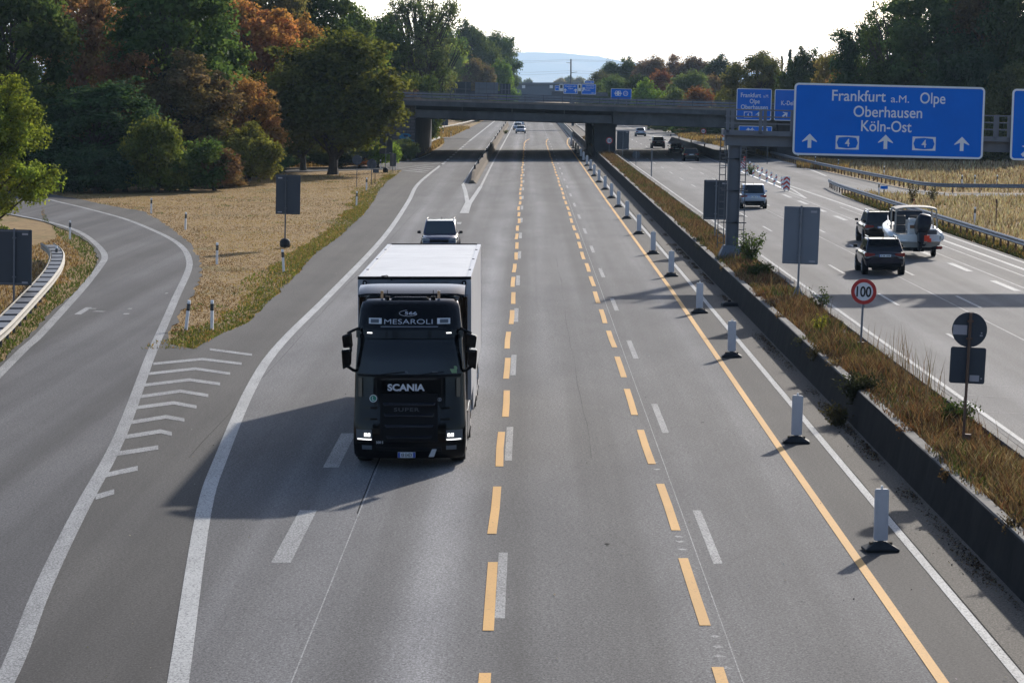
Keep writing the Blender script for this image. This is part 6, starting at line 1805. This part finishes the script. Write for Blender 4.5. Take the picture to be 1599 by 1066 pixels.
for k, (x, y, h, wd) in enumerate(((-48, -42, 25, 16), (-36, -48, 26, 16), (-24, -44, 25, 15), (-13, -50, 27, 15), (-3, -52, 25, 15), (7, -48, 26, 15), (17, -50, 25, 16), (28, -46, 27, 16), (40, -44, 25, 16))):  # unseen tree row, added to darken reflections in glass and paint
    me, tm, H0, W0 = VAR['tall'][k % 3]
    r = empty('tree', (x, y, 0), (0, 0, k), 'unseen tree added behind the overpass, darkening what the windscreens mirror', 'tree', 'unseen trees added behind the overpass'); r.scale = (wd / W0, wd / W0, h / H0)
    link('trunk', tm, r); link('crown', me, r).color = (*DG, 1)
FT = 'hazy trees in front of the far hill'
for a in (
    ('round', 824, 2600, 124, 22, GR, 'hazy rounded tree standing alone before the hill'),
    ('round', 808, 2700, 120, 18, GR, 'hazy tree at the left edge of the hill view'),
    ('round', 875, 2500, 122, 26, (.12, .09, .04), 'hazy tan tree left of the tall mast'),
    ('round', 887, 2600, 120, 24, GR, 'hazy green tree just behind the tall mast'),
    ('round', 902, 2300, 121, 26, (.09, .08, .035), 'hazy tree right of the tall mast'),
): tree(*a, FT)


# ------------------------------------------------------------------ grasses
def in_poly(px, py, poly):
    inside = np.zeros(len(px), bool); n = len(poly); j = n - 1
    for i in range(n):
        xi, yi = poly[i]; xj, yj = poly[j]
        c = ((yi > py) != (yj > py)) & (px < (xj - xi) * (py - yi) / (yj - yi + 1e-12) + xi); inside ^= c; j = i
    return inside


def scatter(poly, n, bias=0.0):
    P = np.array(poly); x0, y0 = P.min(0); x1, y1 = P.max(0); out = []
    tot = 0
    while tot < n:
        m = n * 3
        if bias:   # more towards the near end
            t = nrg.random(m); yy = y0 * (y1 / y0) ** (t ** bias)
        else: yy = y0 + (y1 - y0) * nrg.random(m)
        xx = x0 + (x1 - x0) * nrg.random(m)
        k = in_poly(xx, yy, poly); out.append(np.stack([xx[k], yy[k]], 1)); tot += int(k.sum())
    return np.concatenate(out)[:n]


_perm = nrg.random((64, 64))


def vnoise(x, y, s):
    """Smooth value noise for patchy growth."""
    x = x / s; y = y / s; xi = np.floor(x).astype(int); yi = np.floor(y).astype(int); fx = x - xi; fy_ = y - yi
    fx = fx * fx * (3 - 2 * fx); fy_ = fy_ * fy_ * (3 - 2 * fy_)
    g_ = lambda a, b: _perm[a % 64, b % 64]
    return (g_(xi, yi) * (1 - fx) + g_(xi + 1, yi) * fx) * (1 - fy_) + (g_(xi, yi + 1) * (1 - fx) + g_(xi + 1, yi + 1) * fx) * fy_


def blades(name, XY, z0, hgt, wid, lean, cols, kind='stuff'):
    n = len(XY); ang = nrg.random(n) * 2 * PI; la = nrg.random(n) * 2 * PI
    z0 = np.broadcast_to(z0, (n,))
    dx = np.cos(ang) * wid / 2; dy = np.sin(ang) * wid / 2
    lx = np.cos(la) * lean * hgt; ly = np.sin(la) * lean * hgt
    V = np.zeros((n, 5, 3))
    V[:, 0] = np.stack([XY[:, 0] - dx, XY[:, 1] - dy, z0], 1); V[:, 1] = np.stack([XY[:, 0] + dx, XY[:, 1] + dy, z0], 1)
    mx, my, mz = XY[:, 0] + lx * .35, XY[:, 1] + ly * .35, z0 + hgt * .6
    V[:, 2] = np.stack([mx + dx * .8, my + dy * .8, mz], 1); V[:, 3] = np.stack([mx - dx * .8, my - dy * .8, mz], 1)
    V[:, 4] = np.stack([XY[:, 0] + lx, XY[:, 1] + ly, z0 + hgt], 1)
    me = bpy.data.meshes.new(name); me.vertices.add(n * 5); me.vertices.foreach_set('co', V.astype(np.float32).ravel())
    b = np.arange(n, dtype=np.int32)[:, None] * 5
    idx = np.concatenate([b + 0, b + 1, b + 2, b + 3, b + 3, b + 2, b + 4], 1).ravel()
    me.loops.add(n * 7); me.loops.foreach_set('vertex_index', idx)
    ls = np.stack([np.arange(n) * 7, np.arange(n) * 7 + 4], 1).ravel().astype(np.int32); lt = np.tile(np.array([4, 3], np.int32), n)
    me.polygons.add(n * 2); me.polygons.foreach_set('loop_start', ls); me.polygons.foreach_set('loop_total', lt)
    at = me.attributes.new('tone', 'FLOAT_COLOR', 'POINT'); c4 = np.ones((n, 4), np.float32); c4[:, :3] = cols
    at.data.foreach_set('color', np.repeat(c4, 5, axis=0).ravel())
    me.materials.append(BLADE); me.update(); me.validate()
    return tag(link(name, me), kind=kind)


def palette(n, cols, weights, jit=.18):
    c = np.array(cols)[nrg.choice(len(cols), n, p=np.array(weights) / sum(weights))]
    return np.clip(c * (1 + nrg.normal(0, jit, (n, 1))) * (1 + nrg.normal(0, .05, (n, 3))), .003, .9)


TAN = (.34, .225, .092); TAN2 = (.26, .165, .062); STRAW = (.42, .31, .145); RUST = (.125, .066, .036); DRY = (.15, .10, .06); GGR = (.07, .10, .022); GDK = (.035, .05, .016); OLG = (.11, .105, .04)
island = GP(ISLAND_L) + GP(ISLAND_R) + GP([(560, 268), (500, 271), (430, 272), (400, 282), (330, 300), (250, 306), (100, 302)])
XY = scatter(island, 60000, 1.2)
nz = vnoise(XY[:, 0], XY[:, 1], 3.0) * .6 + vnoise(XY[:, 0], XY[:, 1], .9) * .4
# distance to the right-hand edge: the greener, damper rim
RE = np.array(GP(ISLAND_R)); de = np.min(np.hypot(XY[:, None, 0] - RE[None, :, 0] - 0, (XY[:, None, 1] - RE[None, :, 1]) * .12), axis=1)
edx = np.interp(XY[:, 1], RE[:, 1], RE[:, 0]) - XY[:, 0]
cols = palette(len(XY), [TAN, TAN2, STRAW, DRY, OLG], [5, 4, 4, 1, .4], .12)
gm_ = (edx < (.15 + 1.3 * vnoise(XY[:, 0], XY[:, 1], 5.0))) | (nz > .80)
gc = palette(len(XY), [GGR, OLG, (.15, .17, .035)], [3, 3, 2]); cols[gm_] = gc[gm_]
LE = np.array(GP(ISLAND_L)[::-1]); el = XY[:, 0] - np.interp(XY[:, 1], np.sort(LE[:, 1]), LE[np.argsort(LE[:, 1]), 0])
rim = (np.abs(el) < .7 + 1.6 * vnoise(XY[:, 0], XY[:, 1], 3.0)) & (nrg.random(len(XY)) < .8)
rc = palette(len(XY), [(.17, .10, .045), (.22, .13, .06), DRY], [3, 3, 2]); cols[rim & ~gm_] = rc[rim & ~gm_]
brn = (vnoise(XY[:, 0] + 31, XY[:, 1], 7.0) > .62) & (nrg.random(len(XY)) < .6); cols[brn & ~gm_] = rc[brn & ~gm_]
hg = (.02 + .05 * nrg.random(len(XY))) * (.6 + .9 * nz); hg[gm_] *= 1.4
blades('dry_grass', XY, -.05, hg, .025 + .03 * nrg.random(len(XY)), .7, cols)
# the greener rim beside the shoulder
yr = nrg.uniform(RE[:, 1].min(), 262, 60000); yr = yr[nrg.random(60000) < np.clip((vnoise(yr * 0 + 5, yr, 14.0) - .2) * 1.6, .08, 1)][:15000]; wv_ = .35 + 1.5 * vnoise(yr * 0 + 3, yr, 9.0) + .8 * vnoise(yr * 0 + 7, yr, 2.5)
o_ = np.argsort(RE[:, 1]); xr = np.interp(yr, RE[o_, 1], RE[o_, 0]) - wv_ * nrg.random(len(yr)) ** 1.3 + .05
XY = np.stack([xr, yr], 1)
blades('rim_grass', XY, -.05, .05 + .10 * nrg.random(len(yr)), .03 + .04 * nrg.random(len(yr)), .6, palette(len(yr), [(.10, .13, .025), (.16, .17, .04), OLG, (.21, .20, .06), TAN, TAN2], [3, 3, 1, 3, 3, 2]))
# verge inside the ramp bend
verge = GP(RAMP_L) + [(-14.2, 62)] + [(-26, 62), (-26, 150), (-34, 190)]
XY = scatter(verge, 34000, 1.0)
RL = np.array(GP(RAMP_L)[::-1]); edx = np.abs(np.interp(XY[:, 1], RL[:, 1], RL[:, 0]) - XY[:, 0])
cols = palette(len(XY), [TAN2, RUST, DRY, TAN], [4, 2, 3, 3]); gm_ = (edx < .3 + 1.2 * vnoise(XY[:, 0], XY[:, 1], 4.0)) | (vnoise(XY[:, 0], XY[:, 1], 2.0) > .86)
gc = palette(len(XY), [GGR, OLG, (.10, .14, .03)], [3, 2, 2]); cols[gm_] = gc[gm_]
blades('verge_grass', XY, -.05, (.06 + .12 * nrg.random(len(XY))), .025 + .03 * nrg.random(len(XY)), .6, cols)
# right-hand field of tall dry grass, and the strip below the guardrail
fieldp = [(25.1, 120), (25.1, 214), (26.4, 217.5), (32, 208), (75, 204.5), (75, 120)]
XY = scatter(fieldp, 52000)
nz = vnoise(XY[:, 0], XY[:, 1], 6.0)
cols = palette(len(XY), [(.34, .27, .17), (.43, .365, .26), (.27, .205, .125), DRY, OLG], [5, 4, 3, 1.2, .8], .15)
blades('tall_dry_grass', XY, -.05, (.18 + .34 * nrg.random(len(XY))) * (.55 + .7 * nz), .05 + .05 * nrg.random(len(XY)), .3, cols)
field2 = [(29.8, 300), (31.2, 240), (32.8, 219.5), (45, 215), (110, 212), (110, 300)]
XY = scatter(field2, 42000)
nz = vnoise(XY[:, 0], XY[:, 1], 7.0)
cols = palette(len(XY), [(.34, .27, .17), (.43, .365, .26), (.27, .205, .125), DRY, RUST], [5, 3, 4, 2, .8], .15)
blades('tall_dry_grass', XY, -.05, (.24 + .42 * nrg.random(len(XY))) * (.5 + .8 * nz), .07 + .06 * nrg.random(len(XY)), .3, cols)
strip_ = [(23.9, 60), (23.9, 190), (24.5, 213), (25.2, 213), (25.2, 60)]
XY = scatter(strip_, 16000); cols = palette(len(XY), [GGR, OLG, TAN2, DRY, GDK], [3, 3, 3, 2, 2])
blades('verge_grass', XY, -.05, .08 + .22 * nrg.random(len(XY)), .03 + .03 * nrg.random(len(XY)), .5, cols)
# tan grass under and beyond the bridge
for poly, n in ((GP([(668, 240), (694, 223), (688, 214.5), (704, 213.5), (725, 203.6), (735, 200.5), (640, 196), (600, 216), (636, 226), (650, 238)]), 16000), (GP([(630, 240), (652, 238), (600, 254), (560, 258), (430, 262), (470, 250), (600, 246)]), 9000),
                (GP([(1060, 214), (1130, 230), (1150, 214), (1140, 204), (1050, 206)]), 9000), (GP([(1180, 240), (1204, 246), (1206, 226), (1196, 232)]), 4000), (GP([(1245, 262), (1320, 268), (1330, 258), (1245, 250)]), 7000)):
    XY = scatter(poly, n); cols = palette(n, [TAN, TAN2, STRAW, DRY, OLG], [4, 4, 2, 2, 1])
    blades('tall_dry_grass', XY, -.05, .25 + .5 * nrg.random(n), .08 + .08 * nrg.random(n), .35, cols)
# planted median: rust, straw and dull green stalks
med = [(8.13, 24), (8.13, 430), (9.98, 430), (9.98, 24)]
XY = scatter(med, 112000, 1.35)
keep = (XY[:, 0] > 8.33) | (nrg.random(len(XY)) < np.clip((vnoise(XY[:, 0] * 3, XY[:, 1], 2.6) - .38) * 3.2, 0, .9) * np.clip((XY[:, 0] - 8.1) * 6, 0, 1)); XY = XY[keep]
a_ = vnoise(XY[:, 0] * 2.2 + 40, XY[:, 1], 3.2); b_ = vnoise(XY[:, 0] + 9, XY[:, 1], 9.0)
c1 = palette(len(XY), [(.15, .075, .04), (.18, .12, .07), (.20, .14, .07), (.08, .045, .028)], [4, 4, 2.5, 4]); c2 = palette(len(XY), [GDK, GGR, OLG, DRY], [3, 1.5, 3, 2]); c3 = palette(len(XY), [(.33, .26, .16), (.24, .17, .09), (.20, .13, .07)], [2, 4, 4])
rp = nrg.random(len(XY)); pg = np.clip((a_ * .6 + b_ * .4 - .46) * 3.2, .08, .8); ps = np.clip((62 - XY[:, 1]) / 22, .10, .55) * np.clip(a_ * 1.5, .3, 1)
pick = np.where(rp < pg, 1, np.where(nrg.random(len(XY)) < ps, 2, 0))
cols = np.where((pick == 0)[:, None], c1, np.where((pick == 1)[:, None], c2, c3))
edge = np.minimum(XY[:, 0] - 8.13, 9.98 - XY[:, 0])
hg = (.08 + .26 * nrg.random(len(XY)) ** 1.7) * (.45 + 1.0 * vnoise(XY[:, 0] * 1.5, XY[:, 1], 1.7)) * np.clip(.55 + edge * 1.2, .55, 1.2)
blades('median_grass', XY, np.where(XY[:, 0] < 8.335, .80, MED_TOP - .03), hg, .012 + .02 * nrg.random(len(XY)) + XY[:, 1] * .00008, .55, cols)
# taller bare stalks
XY = scatter([(9.0, 52), (9.0, 110), (9.95, 110), (9.95, 52)], 160); cols = palette(160, [RUST, DRY, (.09, .05, .03)], [2, 2, 2])
blades('median_stalks', XY, MED_TOP, -.0 + .35 + .5 * nrg.random(160), np.full(160, .016), .25, cols)
XY = scatter([(9.3, 64), (9.3, 73), (9.9, 73), (9.9, 64)], 70); cols = palette(70, [(.12, .09, .06), DRY], [2, 2])
blades('median_stalks', XY, MED_TOP, .7 + .7 * nrg.random(70), np.full(70, .018), .16, cols)
# dead leaves and grit blown against the wall
def litter(name, XY, z, s0, s1, cols):
    n = len(XY); C = np.concatenate([XY, (z + .02 + .03 * nrg.random(n))[:, None]], 1)
    Nn = unit(n) * .7 + np.array([0, 0, 1.0])
    me = quads_mesh(name, C, Nn, s0 + (s1 - s0) * nrg.random(n), cols); me.materials.clear(); me.materials.append(BLADE)
    return tag(link(name, me), kind='stuff')


cl = []
for k in range(46):
    y = 34 + 150 * nrg.random() ** 1.5; m = int(60 + 160 * nrg.random()); sx, sy = .10 + .12 * nrg.random(), .4 + .9 * nrg.random()
    cx = 7.80 - np.abs(nrg.normal(0, sx, m)); cy = y + nrg.normal(0, sy, m); cl.append(np.stack([cx, cy], 1))
XY = np.concatenate(cl); XY = XY[XY[:, 0] > 7.0]
litter('dead_leaves', XY, .0, .012, .035, palette(len(XY), [(.06, .04, .025), (.10, .06, .035), (.03, .025, .02), (.2, .16, .1)], [4, 3, 4, 1]))
XY = np.stack([nrg.uniform(-9, 7.7, 260), 36 + 130 * nrg.random(260) ** 1.4], 1)
litter('grit', XY, -.01, .012, .03, palette(260, [(.4, .4, .38), (.03, .03, .03), (.3, .26, .2)], [4, 2, 2]))
XY = np.concatenate([scatter(island, 260), scatter(verge, 60)])
litter('litter', XY, .03, .03, .08, palette(len(XY), [(.6, .58, .55), (.2, .12, .07), (.4, .33, .22)], [2, 3, 3]))


# shrubs growing in the median
def shrub(x, y, w_, h, col, label, style='bush', base=MED_TOP - .05):
    me, tm, H0, W0 = VAR[style][VI[style] % len(VAR[style])]; VI[style] += 1
    r = empty('shrub', (x, y, base), (0, 0, rng.uniform(0, 6)), label, 'shrub', 'shrubs in the planted median'); r.scale = (w_ / W0, w_ * 1.5 / W0, h / H0)
    link('stem', tm, r); c = link('crown', me, r); c.color = (*col, 1)
    return r


def thin_shrub(x, y, w_, h, col, label, n=420, leaf=.035, stems=16, base=MED_TOP - .04, group='shrubs in the planted median'):
    """A small open plant of separate twigs."""
    r = empty('shrub', (x, y, base), (0, 0, 0), label, 'shrub', group)
    mb = MB(); C = []
    for k in range(stems):
        a = rng.uniform(0, 2 * PI); q = rng.uniform(.25, 1.0) * w_ / 2; hh = h * rng.uniform(.6, 1.0)
        p = [(0.04 * math.cos(a), .04 * math.sin(a), 0), (q * .4 * math.cos(a), q * .4 * math.sin(a), hh * .55), (q * math.cos(a + .2), q * math.sin(a + .2), hh)]
        mb.tube(p, [.012, .008, .003], 5)
        m = n // stems; t = nrg.random(m) ** .7
        base_ = np.array(p[0])[None] * (1 - t)[:, None] + np.array(p[2])[None] * t[:, None]
        C.append(base_ + nrg.normal(0, .05 * w_ + .02, (m, 3)))
    mb.build('stem', M['bark'], r)
    C = np.concatenate(C); C[:, 2] = np.maximum(C[:, 2], .02); tone = np.clip(.5 + nrg.normal(0, .2, (len(C), 3)), 0, 1)
    c = link('foliage', quads_mesh('foliage', C, unit(len(C)), leaf * (.6 + .8 * nrg.random(len(C))), tone), r); c.color = (*col, 1)
    return r


thin_shrub(9.55, 117.0, 1.5, 1.35, (.06, .085, .03), 'green feathery shrub growing against the right side of the gantry column', 1300, .05, 34)
thin_shrub(9.2, 108.5, 1.5, .55, (.05, .065, .02), 'low dark green clump in the median just below the gantry column', 1600, .05, 30)
thin_shrub(9.85, 92.0, .9, .8, (.045, .06, .025), 'small leafy plant on the far median edge right of the light grey sign back', 380, .04, 12)
thin_shrub(8.9, 83.0, .5, .7, (.20, .19, .035), 'small yellow-green plant in the median left of the nearest 100 sign', 300, .035, 10)
thin_shrub(8.15, 66.8, 1.2, .75, (.030, .034, .018), 'dark bramble hanging over the median wall above the second beacon plate', 2300, .035, 40, .42)
thin_shrub(7.55, 66.0, .8, .45, (.06, .05, .022), 'dark bramble tip trailing onto the road at the foot of the median wall', 1100, .03, 30, .0)
thin_shrub(8.2, 76.0, .9, .5, (.045, .038, .022), 'brown tangle drooping over the median wall below the light grey sign back', 900, .03, 26, .5)
thin_shrub(9.5, 60.0, 1.0, .6, (.045, .065, .02), 'dark green clump in the median behind the pole with two sign backs', 1000, .035, 26)
thin_shrub(9.7, 50.5, .8, .75, (.07, .055, .035), 'bare reddish plant on the far median edge right of the pole with two sign backs', 300, .02, 18)
thin_shrub(8.6, 43.2, .8, .45, (.06, .09, .022), 'fresh green clump nearest to us on the median wall', 1000, .03, 24)
thin_shrub(8.2, 45.5, .6, .4, (.10, .07, .04), 'dry pale tuft overhanging the wall beside the nearest green clump', 420, .02, 20)
thin_shrub(21.4, 262, 1.6, .9, (.075, .09, .03), 'green weed growing among the small red and white posts', 500, .07, 16, 0, 'weeds on the lane divider')
thin_shrub(21.2, 281, 1.1, .6, (.085, .085, .035), 'pale weed at the far left end of the small red and white posts', 300, .06, 12, 0, 'weeds on the lane divider')
thin_shrub(-4.2, 505, 1.4, .7, (.14, .14, .05), 'pale weed at the foot of the long tan barrier beyond the bridge', 300, .09, 12, 0, 'weeds on the barrier')
for x, y, w_, h, lab in ((27.6, 196, 1.2, 1.5, 'tall dark weed in the tan field behind the little blue plate'), (29.5, 199, 1.6, 1.1, 'greyish weed clump in the tan field above the boat canvas')):
    thin_shrub(x, y, w_, h, (.07, .06, .035), lab, 300, .06, 12, 0, 'weeds in the field')

for k, (y, lab) in enumerate(((52, 'brown tuft hanging over the median wall just past the nearest beacon plate'), (58.5, 'reddish tuft drooping over the wall between the nearest and second beacon plates'), (72.5, 'dry tuft over the wall right of the third beacon plate'), (80, 'olive tuft over the wall short of the fourth beacon plate'),
                       (88, 'brown tuft over the wall level with the loose rubber foot, nearer side'), (97, 'dark tuft over the wall beyond the loose rubber foot'), (113, 'rusty tuft over the wall beside the gantry column'), (128, 'brown tuft over the wall just beyond the gantry column'))):
    thin_shrub(8.15 + .05 * (k % 3), y, .5 + .12 * (k % 4), .28 + .05 * (k % 3), ((.12, .07, .035), (.13, .06, .03), (.16, .11, .06), (.06, .065, .025))[k % 4], lab, 420, .022, 24, .62)

# ================================================================== FAR HILL
nx, ny = 220, 26
X = np.linspace(-2600, 3200, nx) * 3; Yv = np.linspace(20000, 29000, ny)
hv = np.zeros((ny, nx))
ridge = np.interp(X / 4.7, [-2600, -700, -260, -90, 0, 63, 148, 197, 300, 420, 700, 3200], [40, 62, 80, 86, 89, 87.5, 80, 70, 56, 47, 40, 30]) * 4.67 - 30
for j in range(ny):
    t = (Yv[j] - 20000) / 8000.0
    k = np.clip(t, 0, 1); k = k * k * (3 - 2 * k)
    hv[j] = ridge * k + 5 * np.sin(X * .0013 + j) * k * (1 - k) * 2
fine = nrg.normal(0, 3.6, (ny, nx)); hv += fine * (hv > 6)
V = [(X[i], Yv[j], hv[j, i] - 1.0) for j in range(ny) for i in range(nx)]
Fc = [(j * nx + i, j * nx + i + 1, (j + 1) * nx + i + 1, (j + 1) * nx + i) for j in range(ny - 1) for i in range(nx - 1)]
m, nt, b = nodes('hill_cover')
f = noise(nt, coords(nt, (.0013, .0007, .0013)), 1.0, 6, .7)
nt.links.new(ramp(nt, f, [(.38, (.03, .042, .018)), (.52, (.06, .07, .03)), (.6, (.22, .17, .09))]), b.inputs['Base Color']); b.inputs['Roughness'].default_value = .95
mb = MB(); mb.add(V, Fc); tag(mb.build('hill', m, smooth=True), kind='structure')

# ================================================================== HAZE
hz_, nt, b = nodes('haze_air')
for l in list(nt.links): nt.links.remove(l)
nt.nodes.remove(b)
pv = nt.nodes.new('ShaderNodeVolumePrincipled'); pv.inputs['Color'].default_value = (.55, .76, 1.0, 1); pv.inputs['Density'].default_value = 5.5e-5; pv.inputs['Anisotropy'].default_value = 0.25
ou = next(n for n in nt.nodes if n.type == 'OUTPUT_MATERIAL'); nt.links.new(pv.outputs[0], ou.inputs['Volume'])
mb = MB(); mb.box(-15050, 15050, -320, 29100, -1.2, 440); tag(mb.build('haze', hz_), kind='stuff')
